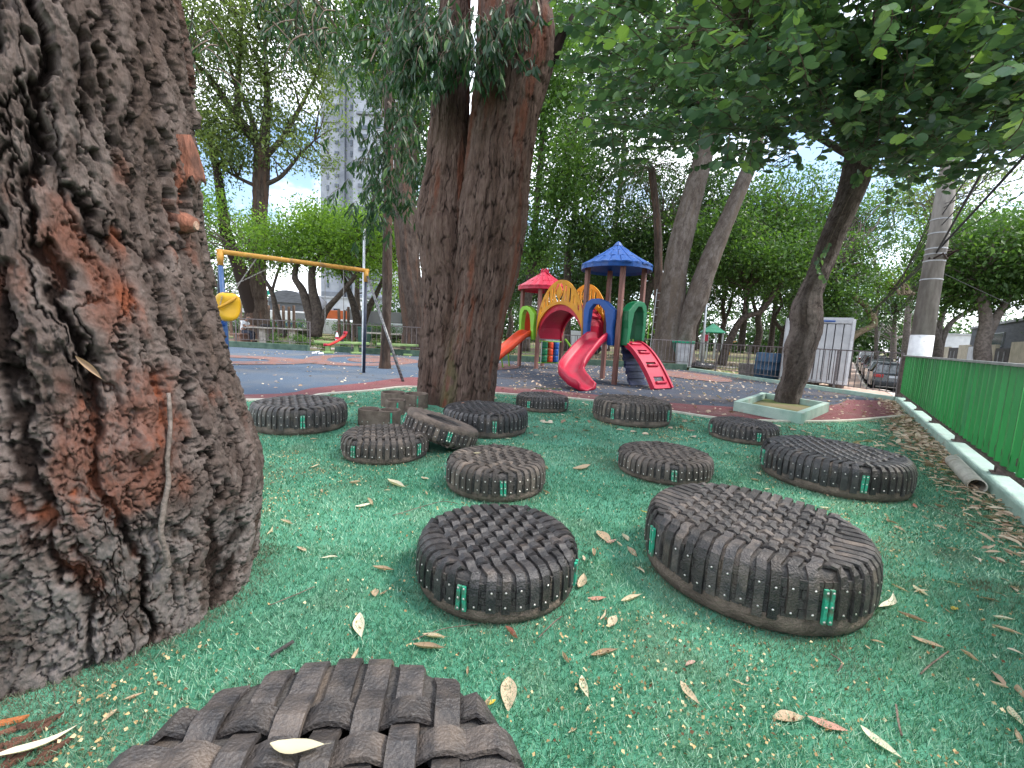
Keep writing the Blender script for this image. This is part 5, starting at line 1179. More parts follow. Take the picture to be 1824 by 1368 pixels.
l2 = L0 * np.array([1, 1, 0]) + np.array([-.75, .95, 0]); MB().tube([L0 - UP * .14, l2], .042, 12).build('leg', m_sdark, sw, True)
def chain(p, q, parent, n=None):
    L_ = np.linalg.norm(q - p); n = n or max(4, int(L_ / .032)); b = MB(); d = (q - p) / L_; a = unit(np.cross(d, UP + np.array([.1, .2, 0]))); c = np.cross(d, a)
    for i in range(n):
        m_ = p + d * L_ * (i + .5) / n; s_ = a if i % 2 else c; b.obox(m_ + s_ * .007, d * L_ / n * .62, s_ * .0028, np.cross(d, s_) * .0028); b.obox(m_ - s_ * .007, d * L_ / n * .62, s_ * .0028, np.cross(d, s_) * .0028)
    return b.build('chain', m_chain, parent)
on_beam = lambda x: R0 + (L0 - R0) * np.clip((652 - x) / (652 - 392.0), 0, 1)
def beam_px(x):
    best = min(np.linspace(0, 1, 400), key=lambda k_: abs(proj((R0 + (L0 - R0) * k_)[None])[0][0][0] - x)); return R0 + (L0 - R0) * best
ra, rb_ = beam_px(612), beam_px(579)
sa, sb_ = at(612, 597, ra[1] + .0), at(585, 613, rb_[1] - .0)
chain(ra - UP * .05, sa, sw); chain(rb_ - UP * .05, at(579, 590, rb_[1]), sw)
mid = (sa + sb_) / 2 - UP * .03; sd = unit(np.cross(sb_ - sa, UP))
b = MB(); path = spline([sa + UP * .03 + (sa - sb_) * .12, sa - UP * .03, mid - UP * .02, sb_ - UP * .02, sb_ + UP * .02 + (sb_ - sa) * .18], 16)
b.sweep(path, [(-.075, -.012), (.075, -.012), (.075, .016), (.0, .01), (-.075, .016)]); b.build('seat', plastic('seat_red', (.62, .025, .02)), sw, True)
for e in (path[0], path[-1]): MB().lathe([(.001, -.03), (.045, -.025), (.05, .0), (.045, .03), (.001, .035)], tuple(e), 12).build('seat_end', pl_red, sw, True)
# yellow bucket seat wrapped round its chains
yc = at(404, 547, 8.25); yb = thing('bucket_swing', 'bright yellow moulded bucket seat hanging in twisted chains beside the blue leg', 'swing seat', yc)
b = MB(); V = []; nA, nB = 22, 14
for j in range(nB):
    v = j / (nB - 1) * PI
    for i in range(nA):
        u = 2 * PI * i / nA; rr = .235 * (1 + .10 * math.sin(2 * u + 1.2 * v) + .08 * math.sin(3 * u + .6)) * math.sin(v) ** .75
        V.append(yc + np.array([rr * math.cos(u) * 1.0, rr * math.sin(u) * .62, .27 * math.cos(v) + .035 * math.sin(u * 2) * math.sin(v)]) + .05 * math.sin(3 * v) * np.array([.6, -.5, 0]))
b.add(V, [(j * nA + i, j * nA + (i + 1) % nA, (j + 1) * nA + (i + 1) % nA, (j + 1) * nA + i) for j in range(nB - 1) for i in range(nA)])
b.build('bucket', plastic('bucket_yellow', (.72, .40, .01)), yb, True)
b = MB(); b.tube(spline([yc + np.array([-.22, -.1, .05]), yc + np.array([-.05, -.2, -.03]), yc + np.array([.14, -.14, .09]), yc + np.array([.2, -.02, .2])], 12), .028, 8); b.build('rim', plastic('rim_yellow', (.6, .3, .01)), yb, True)
MB().lathe([(.001, -.05), (.06, -.04), (.075, .01), (.05, .05), (.001, .06)], tuple(at(396, 577, 8.4)), 14).build('blue_knob', pl_blue, yb, True)
knot = at(428, 502, 8.5)
for a, c in ((beam_px(456) - UP * .05, knot), (beam_px(502) - UP * .05, knot), (knot, at(390, 530, 8.4)), (knot, yc + np.array([.02, -.08, .26])), (knot, yc + np.array([.14, -.05, .2])), (yc + np.array([.02, -.15, .2]), yc + np.array([-.02, -.17, .0]))): chain(a, c, yb)
# silver pole, benches, things near the back
sp = thing('silver_pole', 'thin galvanised pole standing at the right end of the swing beam', 'pole', G(646, 660)); p = G(646.5, 660)
MB().lathe([(.034, 0), (.034, 2.3), (.028, 2.32), (.028, 3.36)], tuple(p), 12).build('tube', m_steel, sp, True); MB().lathe([(.033, 0), (.033, .1), (.001, .11)], tuple(p + UP * 3.3), 12).build('end_cap', m_steel, sp, True)
m_bench = M('bench_green', (.16, .25, .085), (.25, .36, .14), 6, .6, .2, 60)
def bench(label, xa, xb, y, base_y):
    a, b_ = G(xa, base_y), G(xb, base_y + 2); t = thing('low_bench', label, 'bench', (a + b_) / 2, 'low green benches at the back of the play area')
    MB().bar(a + UP * .42, b_ + UP * .42, .34, .09).build('seat', m_bench, t, bevel=.015)
    for k_ in (.24, .76):
        p = a + (b_ - a) * k_; l = MB().bar(p + UP * .07, p + UP * .375, .16, .16).build('leg', m_bench, t, bevel=.015); MB().bar(p - (b_ - a) / np.linalg.norm(b_ - a) * .2 + UP * .04, p + (b_ - a) / np.linalg.norm(b_ - a) * .2 + UP * .04, .3, .08).build('foot', m_bench, l, bevel=.02)
    return a, b_
ba, bb_ = bench('low green concrete bench behind the red swing seat, bottle on it', 560, 657, 606, 629); bench('low green concrete bench half hidden by the slim trunk', 671, 744, 612, 632)
p = ba + (bb_ - ba) * .40 + UP * .465
m_pet = M('bottle_plastic', (.5, .56, .62), (.66, .7, .74), 9, .15, .0, 10, spec=.7); bt = thing('plastic_bottle', 'clear plastic drink bottle with red label standing on the green bench', 'bottle', p)
MB().lathe([(.001, 0), (.055, .0), (.06, .02), (.06, .2), (.05, .26), (.022, .32), (.022, .36), (.001, .36)], tuple(p), 14).build('bottle_body', m_pet, bt, True); MB().lathe([(.0615, .09), (.0615, .17)], tuple(p), 14).build('bottle_label', pl_red, bt); MB().lathe([(.025, .345), (.025, .375), (.001, .378)], tuple(p), 10).build('bottle_cap', pl_red, bt)
p2 = p + np.array([.2, 0, 0]); tag(MB().lathe([(.001, 0), (.06, 0), (.066, .01), (.066, .15), (.058, .165), (.001, .16)], tuple(p2), 14).build('dark_tin', M('dark_tin', (.02, .02, .03), (.05, .05, .07), 8, .4), None, True), 'small dark tin standing beside the bottle on the green bench', 'tin')
for i, (x, y) in enumerate(((560, 631), (566, 629), (572, 632))):
    p = G(x, y); tag(MB().obox(p + UP * .04, (.07, .02, .01), (-.02, .05, .02), (0, -.02, .022)).build('crumpled_paper', M('paper', (.7, .7, .72), (.85, .85, .86), 12, .8, .5, 40) if i == 0 else bpy.data.materials['paper']), 'crumpled white litter on the blue floor by the bench foot', 'litter', 'white litter by the bench')
# ------------------------------------------------------------------ people and furniture behind the left fence
m_skin, m_shirt, m_trous, m_hair = M('skin', (.20, .10, .065), (.26, .14, .09), 12, .55), M('white_shirt', (.62, .64, .67), (.75, .76, .78), 8, .85, .3, 30), M('dark_trousers', (.02, .024, .04), (.04, .045, .065), 10, .85), M('dark_hair', (.02, .012, .01), (.05, .03, .022), 30, .7)
def skin_obj(name, verts, edges, radii, mat, parent, sub=2):
    me = bpy.data.meshes.new(name); me.from_pydata([tuple(map(float, v)) for v in verts], edges, []); o = obj(name, me, mat, parent)
    o.modifiers.new('skin', 'SKIN'); sv = me.skin_vertices[0].data if me.skin_vertices else None
    if sv is None:
        bpy.context.view_layer.objects.active = o; bpy.ops.mesh.customdata_skin_add(); sv = me.skin_vertices[0].data
    for i, r_ in enumerate(radii): sv[i].radius = (r_, r_) if np.isscalar(r_) else r_
    sv[0].use_root = True
    s = o.modifiers.new('sub', 'SUBSURF'); s.levels = sub; s.render_levels = sub
    return o
pb = at(437, 612, 21.5); pb[2] = 0
pr = thing('person', 'person in white shirt and dark trousers sitting bent over the picnic table', 'person', pb)
def PL(x, y, z): return pb + np.array([x, y, z])     # x to the right of the picture, y away
bod = [PL(-.10, 0, .50), PL(-.08, 0, .74), PL(.0, 0, .96), PL(.07, 0, 1.06), PL(.13, -.01, 1.13), PL(.20, -.02, 1.22), PL(.245, -.02, 1.25),
       PL(-.02, -.19, .99), PL(.12, -.24, .80), PL(.38, -.16, .80), PL(.46, -.14, .80), PL(-.02, .19, .99), PL(.14, .24, .80), PL(.38, .16, .80), PL(.46, .14, .80),
       PL(.0, -.1, .50), PL(.38, -.11, .50), PL(.36, -.11, .09), PL(.48, -.11, .04), PL(.0, .1, .50), PL(.38, .11, .50), PL(.36, .11, .09), PL(.48, .11, .04)]
ed = [(0, 1), (1, 2), (2, 3), (3, 4), (4, 5), (5, 6), (2, 7), (7, 8), (8, 9), (9, 10), (2, 11), (11, 12), (12, 13), (13, 14), (0, 15), (15, 16), (16, 17), (17, 18), (0, 19), (19, 20), (20, 21), (21, 22)]
rad = [.13, .125, .13, .075, .055, .098, .085, .06, .045, .036, .032, .06, .045, .036, .032, .095, .068, .048, .04, .095, .068, .048, .04]
skin_obj('body', bod, ed, rad, m_skin, pr)
skin_obj('shirt', [bod[0] + UP * .03, bod[1], bod[2], bod[3] - UP * .02, bod[7], bod[7] * .25 + bod[8] * .75, bod[11], bod[11] * .25 + bod[12] * .75], [(0, 1), (1, 2), (2, 3), (2, 4), (4, 5), (2, 6), (6, 7)], [.155, .15, .15, .085, .08, .068, .08, .068], m_shirt, pr)
skin_obj('trousers', [bod[0], bod[15], bod[16], bod[17] + UP * .02, bod[19], bod[20], bod[21] + UP * .02], [(0, 1), (1, 2), (2, 3), (0, 4), (4, 5), (5, 6)], [.145, .11, .082, .062, .11, .082, .062], m_trous, pr)
skin_obj('hair', [bod[5] + np.array([-.045, 0, .04]), bod[5] + np.array([.01, 0, .075])], [(0, 1)], [.088, .08], m_hair, pr)
hd = bod[5]; fb = MB()
fb.obox(hd + np.array([.108, 0, -.01]), (.016, 0, -.008), (0, .012, 0), (.004, 0, .02)); fb.build('nose', m_skin, pr, bevel=.006)
for sg in (-1, 1):
    MB().lathe([(.001, -.03), (.018, -.015), (.018, .015), (.001, .03)], tuple(hd + np.array([.0, sg * .098, -.01])), 8).build('ear', m_skin, pr, True)
    MB().lathe([(.001, -.009), (.01, 0), (.001, .009)], tuple(hd + np.array([.09, sg * .035, .015])), 8).build('eye', m_hair, pr, True)
    w_ = bod[10] if sg < 0 else bod[14]
    for f_ in range(4):
        MB().tube([w_ + np.array([.0, -.03 + .02 * f_, .0]), w_ + np.array([.05, -.032 + .021 * f_, -.004]), w_ + np.array([.085 + .008 * (f_ in (1, 2)), -.034 + .022 * f_, -.025])], [.011, .010, .007], 6).build('finger', m_skin, pr, True)
    MB().tube([w_ + np.array([-.01, -sg * .03, .0]), w_ + np.array([.03, -sg * .055, -.006])], [.012, .009], 6).build('thumb', m_skin, pr, True)
    MB().lathe([(.001, -.05), (.055, -.045), (.06, .0), (.04, .04), (.001, .045)], tuple((bod[18] if sg < 0 else bod[22]) + np.array([0, 0, .012])), 10).build('shoe', m_hair, pr, True)
m_conc = M('picnic_concrete', (.24, .22, .19), (.38, .35, .31), 5, .9, .4, 50); m_brown = M('bench_brick', (.20, .11, .085), (.30, .18, .14), 6, .9, .4, 50)
def picnic(label, c, w=1.3):
    t = thing('picnic_table', label, 'table', c, 'concrete picnic tables')
    MB().box(c + UP * .76, (w, .75, .07)).build('table_top', m_conc, t, bevel=.012); MB().box(c + UP * .37, (.32, .3, .72)).build('pedestal', m_conc, t, bevel=.01)
    return t
tb = pb + np.array([.95, 0, 0]); picnic('concrete picnic table the seated person leans on', tb)
picnic('concrete picnic table standing right of the occupied one', pb + np.array([2.3, .25, 0])); c = at(684, 604, 22); c[2] = 0; picnic('concrete picnic table behind the silver pole', c, 1.7)
bs = thing('stone_seat', 'low brick brown bench the seated person sits on', 'bench', pb); MB().box(pb + np.array([-.05, 0, .40]), (.5, 1.5, .07)).build('seat', m_brown, bs, bevel=.01); MB().box(pb + np.array([-.05, 0, .18]), (.3, 1.1, .36)).build('base', m_brown, bs)
q = tb + np.array([.05, .05, .80]); bg_ = thing('backpack', 'black bag lying on the picnic table in front of the person', 'bag', q)
MB().lathe([(.001, 0), (.22, .01), (.24, .06), (.17, .13), (.001, .15)], tuple(q), 14).build('bag_body', M('black_cloth', (.01, .01, .012), (.03, .03, .034), 12, .8, .4, 50), bg_, True); MB().tube([q + np.array([-.1, -.2, .06]), q + np.array([0, -.27, .1]), q + np.array([.12, -.2, .05])], .018, 6).build('strap', m_hair, bg_)
# row of wooden poles and the hedge behind them
m_pole = M('pole_wood', (.10, .065, .05), (.19, .13, .10), 12, .9, .5, 60, stretch=(1, 1, .2), var=.2)
pole0 = None
for i, x in enumerate((412, 430, 469, 478.5, 488, 497, 506, 515, 524, 605, 613, 621, 630)):
    p = at(x, 592, 29); p[2] = 0
    if pole0 is None:
        pole0 = tag(MB().lathe([(.10, 0), (.095, .8), (.09, 2.1), (.075, 2.16), (.001, 2.17)], (0, 0, 0), 10).build('wooden_pole', m_pole, None, True), 'upright brown wooden pole in the row before the hedge', 'pole', 'row of wooden poles by the hedge'); o = pole0
    else: o = pole0.copy(); COL.objects.link(o)
    o.location = Vector(p); o.rotation_euler = (random.gauss(0, .015), random.gauss(0, .02), random.random() * 6); o.scale = (1, 1, random.uniform(.92, 1.08))
def hedge(name, label, pts, h, w, leafm, n, seed, cat='hedge'):
    r = np.random.default_rng(seed); P = np.asarray(pts, float); t = thing(name, label, cat, P[0] * np.array([1, 1, 0])); u = r.random(n) * (len(P) - 1); i = u.astype(int); c = P[i] + (P[i + 1] - P[i]) * (u - i)[:, None]
    c = c + np.stack([r.normal(size=n) * w * .3, r.normal(size=n) * w * .3, h * r.random(n) ** .8], -1)
    Pp, D, Nn, Sz, Vv = clump_leaves(c, .13, 26, .10, r, .1); leaf_obj('foliage', Pp, D, Nn, Sz, T_DIA, Vv, leafm, t)
    b = MB(); b.tube(P + UP * (h * .35), w * .16, 7); b.build('stems', m_limb, t)
h0, h1, h2, h3 = (at(x, 590, 31) * np.array([1, 1, 0]) for x in (385, 560, 650, 760))
hedge('hedge', 'clipped dark hedge behind the wooden poles', [h0, h1], 1.25, 1.2, L_mid, 420, 1); hedge('hedge', 'shrubby hedge beside the green waste bin', [h1 + np.array([1.6, 0, 0]), h2, h3], 1.25, 1.2, L_mid, 420, 2)
for i, (x, y, Y, s_) in enumerate(((531, 621, 17.9, .5), (545, 618, 18.2, .42), (489, 612, 18.5, .45), (578, 614, 17.8, .4), (676, 618, 17.9, .42), (610, 614, 17.9, .36), (905, 622, 18, .5))):
    p = at(x, y, Y); p[2] = 0; wh = ['in the fence opening', 'left of the first green bench', 'under the picnic tables', 'behind the green bench with bottle', 'behind the slim trunk', 'behind the red swing seat', 'behind the orange slide'][i]
    r = np.random.default_rng(200 + i); t = thing('small_shrub', 'small bushy shrub growing ' + wh, 'shrub', p, 'shrubs along the back fence')
    C_ = p + np.stack([r.normal(size=12) * s_ * .3, r.normal(size=12) * s_ * .3, s_ * (.15 + r.random(12))], -1); Pp, D, Nn, Sz, Vv = clump_leaves(C_, .1, 24, .1, r, -.2); leaf_obj('foliage', Pp, D, Nn, Sz, T_DIA, Vv, L_mid, t)
    bb = MB(); [bb.tube([p, p + (c - p) * .9], [.012, .005], 4) for c in C_[:6]]; bb.build('stems', m_twig, t)
m_bin, m_binlid, m_cab, m_barrel = M('bin_green', (.015, .06, .045), (.03, .1, .075), 5, .5, .1, 40), M('bin_lid', (.01, .22, .12), (.02, .3, .17), 5, .5), M('cabinet_grey', (.33, .34, .36), (.46, .47, .49), 4, .6, .1, 40), M('barrel_blue', (.018, .05, .10), (.03, .08, .15), 6, .5, .2, 40)
def bin_(name, label, cat, p, w, d, h, body, lid, rz=0.0):
    t = thing(name, label, cat, p); a = np.array([math.cos(rz), math.sin(rz), 0]); c = np.array([-a[1], a[0], 0])
    MB().prism([(-.44, .08), (.44, .08), (.5, .92), (-.5, .92)], p - c * d / 2, a * w, UP * h, c * d).build('bin_body', body, t, bevel=.02); MB().obox(p + UP * h * .96, a * w * .53, c * d * .56, UP * h * .04).build('lid', lid, t, bevel=.015)
    for sg in (-1, 1): MB().tube([p + a * sg * w * .36 + UP * .08 - c * .04, p + a * sg * w * .36 + UP * .08 + c * .04], .08, 10).build('wheel', m_hair, t)
p = at(649, 600, 23); p[2] = 0; bin_('waste_bin', 'dark green wheeled waste bin behind the silver pole', 'waste bin', p, .55, .5, 1.05, m_bin, m_bin)
p = at(1216, 652, 17.6); p[2] = 0; bin_('waste_bin', 'grey waste container with bright green lid behind the iron fence by the twin trunks', 'waste bin', p, .62, .6, 1.15, m_cab, m_binlid, -.2)
p = at(1206, 650, 18.1); p[2] = 0; bin_('waste_bin', 'second green lidded waste container partly hidden by the grey one', 'waste bin', p, .6, .6, 1.15, m_bin, m_binlid, -.2)
for x, Y, s_, lb2 in ((1358, 15.0, 1, 'dark blue plastic barrel nearest the leaning tree branch, left of the pair'), (1374, 14.7, 1, 'blue plastic barrel touching the white container')):
    p = at(x, 668, Y); p[2] = 0; t = thing('plastic_barrel', lb2, 'barrel', p, 'blue barrels by the container'); MB().lathe([(.001, 0), (.24, 0), (.27, .05), (.28, .28), (.295, .3), (.28, .32), (.28, .56), (.295, .58), (.28, .6), (.26, .85), (.23, .88), (.001, .87)], tuple(p), 20).build('barrel_body', m_barrel, t, True); MB().lathe([(.04, .87), (.04, .9), (.001, .9)], tuple(p + np.array([.1, 0, 0])), 8).build('bung', m_hair, t)
m_bag = M('bag_plastic', (.012, .012, .015), (.03, .03, .036), 8, .3, .8, 14)
for i, (x, Y, s_) in enumerate(((1232, 18.2, .34), (1246, 17.6, .3), (1259, 17.9, .26))):
    p = at(x, 650, Y); p[2] = 0; b = MB(); nA, nB = 14, 8; V = []
    for j in range(nB):
        v = PI * j / (nB - 1)
        for k_ in range(nA): u = 2 * PI * k_ / nA; rr = s_ * math.sin(v) ** .7 * (1 + .12 * math.sin(3 * u + i) + random.uniform(-.06, .06)); V.append(p + np.array([rr * math.cos(u) * 1.2, rr * math.sin(u), s_ * .55 * (1 - math.cos(v))]))
    b.add(V, [(j * nA + k_, j * nA + (k_ + 1) % nA, (j + 1) * nA + (k_ + 1) % nA, (j + 1) * nA + k_) for j in range(nB - 1) for k_ in range(nA)]); t = tag(b.build('rubbish_bag', m_bag, None, True), 'full black rubbish bag dumped behind the iron fence', 'rubbish bag', 'black rubbish bags behind the fence')
p = at(1334, 668, 15.6); p[2] = 0; tag(MB().box(p + UP * .22, (.5, .5, .46), .3).build('concrete_block', M('dark_concrete', (.09, .085, .08), (.16, .15, .14), 6, .9, .4, 40), None, bevel=.02), 'dark concrete block on the soil left of the blue barrels', 'concrete block')
lp_ = thing('lamp_pole', 'slender pale metal pole behind the fence, right of the twin grey trunks', 'pole', at(1250, 645, 18) * np.array([1, 1, 0])); p = at(1250, 645, 18) * np.array([1, 1, 0]); tp_ = at(1262, 492, 18)
MB().tube([p, p + (tp_ - p) * .5, tp_], [.06, .05, .04], 10).build('shaft', m_steel, lp_, True); MB().lathe([(.1, 0), (.1, .03), (.06, .05)], tuple(p), 12).build('base_flange', m_steel, lp_)
rope = spline([at(1271, 510, 20), at(1280, 550, 20.6), at(1298, 605, 21.5)], 12); tag(MB().tube(rope, .013, 5).build('rope', m_twig), 'slack rope tied to the leaning tree behind the fence', 'rope')
ld = thing('ladder', 'pale metal ladder leaning against the left grey trunk', 'ladder', at(1160, 640, 19.2) * np.array([1, 1, 0]))
for dx in (-5, 5): MB().tube([at(1161 + dx, 640, 18.9), at(1175 + dx * .9, 515, 18.9)], .022, 6).build('rail', m_steel, ld)
for k_ in range(9): y = 522 + k_ * 13; x = 1174.5 - k_ * 1.45; MB().tube([at(x - 5, y, 18.9), at(x + 5, y, 18.9)], .014, 5).build('rung', m_steel, ld)
# green framed baby swing, far play pieces behind the fence
gs = thing('baby_swing', 'lime green framed baby swing with green seats seen through the tower legs', 'swing', at(1140, 640, 19) * np.array([1, 1, 0]))
for (x0, y0, x1, y1) in ((1110, 640, 1117, 556), (1120, 556, 1133, 640), (1123, 640, 1120, 556), (1146, 600, 1150, 553), (1158, 560, 1178, 645), (1150, 645, 1158, 560)): MB().tube([at(x0, y0, 19), at(x1, y1, 19)], .028, 8).build('frame_tube', pl_lime, gs)
MB().tube([at(1118, 554, 19), at(1159, 558, 19)], .03, 8).build('top_bar', pl_lime, gs); p = at(1115, 574, 19); MB().box(p, (.42, .3, .2)).build('seat', pl_gre, gs, bevel=.05); p = at(1114, 592, 19); MB().box(p, (.3, .3, .3)).build('seat', pl_gre, gs, bevel=.05)
kp = thing('kiosk', 'small green roofed play hut far behind the fence', 'play hut', at(1268, 620, 30) * np.array([1, 1, 0])); p = at(1270, 584, 30)
MB().lathe([(1.0, -.35), (.98, -.3), (.03, .3)], tuple(p), 4, a0=.6).build('roof', m_binlid, kp)
for dx, dy in ((-.5, -.5), (.5, -.5), (-.5, .5), (.5, .5)): MB().bar(p + np.array([dx, dy, -.35]), np.array([p[0] + dx, p[1] + dy, 0]), .09).build('post', m_steel, kp)
ys = thing('climbing_frame', 'yellow curved climbing frame far behind the iron fence', 'climbing frame', at(1297, 640, 26) * np.array([1, 1, 0]))
for dx in (0, 9): MB().tube([at(1290 + dx, 632, 26), at(1289 + dx, 618, 26), at(1294 + dx, 610, 26), at(1302 + dx, 608, 26)], .04, 6).build('hoop', pl_yel, ys)
MB().tube([at(1290, 626, 26), at(1299, 626, 26)], .03, 6).build('cross_bar', pl_yel, ys)
sg_ = thing('park_sign', 'small red and white notice on a white post far behind the fence', 'sign', at(1254, 640, 24) * np.array([1, 1, 0])); MB().bar(at(1254, 636, 24) * np.array([1, 1, 0]), at(1255, 598, 24), .09, .05).build('sign_post', m_cab, sg_); MB().box(at(1257, 602, 23.9), (.26, .04, .36)).build('sign_plate', pl_red, sg_)
# fallen green twig on the border
LBt, twt = Leaves(), MB(); p = G(965, 693); ft = thing('fallen_branch', 'fresh green leafy twig lying on the red border by the smallest tyre', 'branch', p)
for k_ in range(3): spray(LBt, twt, p + np.array([-.15 + .14 * k_, .0, .03]), np.array([1, random.uniform(-.4, .4), .05]), .3, 7, .3, .10, .8, young=.4)
twt.build('twig', m_twig, ft); P, D, Nn, Sz, Vv = LBt.arrays(); P[:, 2] = np.maximum(P[:, 2], .03); leaf_obj('foliage', P, D, Nn, Sz, T_LAN, Vv, L_mid, ft)

# ------------------------------------------------------------------ white container
m_white, m_groove, m_trim = M('container_white', (.36, .37, .39), (.45, .46, .48), 2.5, .5, .08, 30, third=(.40, .39, .37), t_scale=3, t_ramp=(.58, .8)), M('container_joint', (.12, .12, .13), (.2, .2, .21), 6, .7), M('container_trim', (.34, .35, .37), (.45, .46, .48), 4, .5)
cA, cB = at(1372, 676, 12.6), at(1492, 689, 13.1); cA[2] = cB[2] = 0
cA, cB = np.array([8.36, 13.27, 0]), np.array([9.60, 12.30, 0]); cA[2] = cB[2] = 0
ct_ = thing('site_container', 'white ribbed metal site container behind the crooked tree and the iron fence', 'container', (cA + cB) / 2)
ex = unit(cB - cA); ey = np.array([-ex[1], ex[0], 0]); Wc = np.linalg.norm(cB - cA); hC = 1.98; Dc = 2.2
MB().obox((cA + cB) / 2 + ey * (Dc / 2 + .03) + UP * (.16 + (hC - .2) / 2), ex * (Wc / 2 - .03), ey * (Dc / 2 - .03), UP * (hC - .2) / 2).build('container_body', m_groove, ct_)
def slabs(o, e, L_, nrm, z0, z1, n):
    w = L_ / n
    for i in range(n): MB().obox(o + e * w * (i + .5) + nrm * .0 + UP * (z0 + z1) / 2, e * w * .44, nrm * .022, UP * (z1 - z0) / 2).build('wall_panel', m_white, ct_, bevel=.006)
slabs(cA, ex, Wc, ey, .2, hC - .14, 8); slabs(cB + ey * .06, ey, Dc - .1, ex, .2, hC - .14, 8)
for a, b_ in ((cA, cB), (cB, cB + ey * Dc), (cA, cA + ey * Dc)):
    for z in (.15, hC - .06): MB().bar(a + UP * z, b_ + UP * z, .09, .10 if z < 1 else .13).build('edge_beam', m_trim, ct_, bevel=.008)
for c in (cA, cB): MB().bar(c + UP * .1, c + UP * hC, .09).build('corner_post', m_trim, ct_, bevel=.008)
MB().obox((cA + cB) / 2 + ey * Dc / 2 + UP * (hC + .02), ex * Wc / 2, ey * Dc / 2, UP * .03).build('roof', m_white, ct_)
for k_ in range(9): MB().obox(cA + ex * .36 - ey * .03 + UP * (1.0 + .055 * k_), ex * .2, ey * .012, UP * .016).build('louver', m_trim, ct_)
MB().obox(cA + ex * .34 - ey * .028 + UP * 1.22, ex * .27, ey * .008, UP * .30).build('vent_frame', m_white, ct_)
MB().obox(cA + ex * Wc * .58 - ey * .027 + UP * (hC - .06), ex * Wc * .16, ey * .045, UP * .02).build('blue_label', pl_blue, ct_)
for c in (.12, .5, .88): MB().box(cA + ex * Wc * c + ey * .2 + UP * .05, (.3, .25, .12), .4).build('foot_block', m_rust, ct_)

# ------------------------------------------------------------------ utility pole and its cables
m_cpole = M('pole_concrete', (.17, .155, .14), (.28, .26, .24), 7, .9, .5, 40, stretch=(1, 1, .25), third=(.13, .11, .095), t_scale=2); m_whitep = M('white_wash', (.55, .55, .57), (.70, .70, .71), 5, .85, .3, 40, third=(.35, .34, .33), t_scale=9, t_ramp=(.6, .75))
pbx = at(1633, 660, 9.7); pbx[2] = -.15; up_ = thing('utility_pole', 'tall grey concrete utility pole with white painted foot behind the green fence', 'utility pole', pbx)
ptop = at(1690, 305, 9.85); dirp = (ptop - pbx); dirp = dirp / dirp[2]; pz = lambda z: pbx + dirp * (z + .15)
MB().tube([pz(-.15), pz(1.52)], [.215, .205], 24).build('painted_foot', m_whitep, up_, True)
MB().tube([pz(1.52), pz(4.5), pz(7.5)], [.203, .165, .125], 24).build('shaft', m_cpole, up_, True)
for z, r_ in ((2.75, .19), (3.15, .185), (3.3, .184), (3.42, .182), (3.75, .178), (4.05, .174)): MB().tube([pz(z - .012), pz(z + .012)], r_ + .008, 20).build('clamp_band', m_cab, up_)
MB().tube([pz(1.0) + np.array([.2, -.05, 0]), pz(4.6) + np.array([.165, -.05, 0])], .02, 8).build('conduit', m_pvc, up_)
jb = pz(3.2) + np.array([.25, -.1, 0])
for i in range(5): MB().tube([pz(3.2) + .19 * np.array([math.cos(i - 2.4), math.sin(i - 2.4), 0]) + UP * .08 * i, pz(3.3) + .36 * np.array([math.cos(i * .7 - 2), math.sin(i * .7 - 2), -.1]) + UP * .06 * i, pz(3.2) + .2 * np.array([math.cos(i * 1.1 - .9), math.sin(i * 1.1 - .9), 0])], .022, 6).build('cable_loop', m_hair, up_, True)
m_cable = M('cable_black', (.012, .012, .014), (.03, .03, .034), 9, .6)
ends = [((1824, 150, 5.2), 4.15, .012), ((1850, 200, 6.0), 3.9, .010), ((1850, 240, 5.0), 4.3, .008), ((1830, 260, 6.5), 3.35, .022), ((1840, 130, 5), 3.3, .02), ((1850, 290, 6), 4.4, .007), ((1840, 320, 7), 3.5, .008), ((1850, 555, 11), 3.0, .007)]
for (x, y, Y), z, r_ in ends:
    a, b_ = pz(z), at(x, y, Y); b_ = a + (b_ - a) * 2.2; tag(MB().tube(spline([a, (a + b_) / 2 - UP * .12, b_], 14), r_, 5).build('overhead_cable', m_cable), 'thin black overhead cable running from the utility pole to the upper right', 'cable', 'overhead cables to the upper right')
for i, z in enumerate((3.3, 3.4, 3.5, 3.9, 4.1, 4.3, 4.6, 4.9, 3.2)):
    a, b_ = pz(z), at(1488 + 12 * i, 566 - 7 * i, 46); tag(MB().tube(spline([a, (a + b_) / 2 - UP * (1.2 + .12 * i), b_], 24), .012 if i else .022, 5).build('overhead_cable', m_cable), 'black overhead cable running from the utility pole down the street', 'cable', 'overhead cables down the street')
for i, (x, Y) in enumerate(((1515, 30), (1540, 62), (1556, 48))):
    b_ = at(x, 640, Y); b_[2] = ground_z(b_[0], b_[1]); t_ = at(x + 14, 500 if i == 0 else 575, Y); q = thing('street_pole', ['grey concrete pole standing beyond the container with lamp box', 'thin far street pole beside the pavement', 'thin dark post before the white building'][i], 'utility pole', b_)
    MB().tube([b_, t_], [.16 - .03 * i, .1], 10).build('shaft', m_cpole, q, True)
    if i == 0: MB().box(t_ + np.array([.3, -.2, .2]), (1.6, .6, .7)).build('transformer_box', m_cab, q, bevel=.08)
    else: MB().box(t_ - UP * .3, (1.2, .1, .1)).build('cross_arm', m_cpole, q)

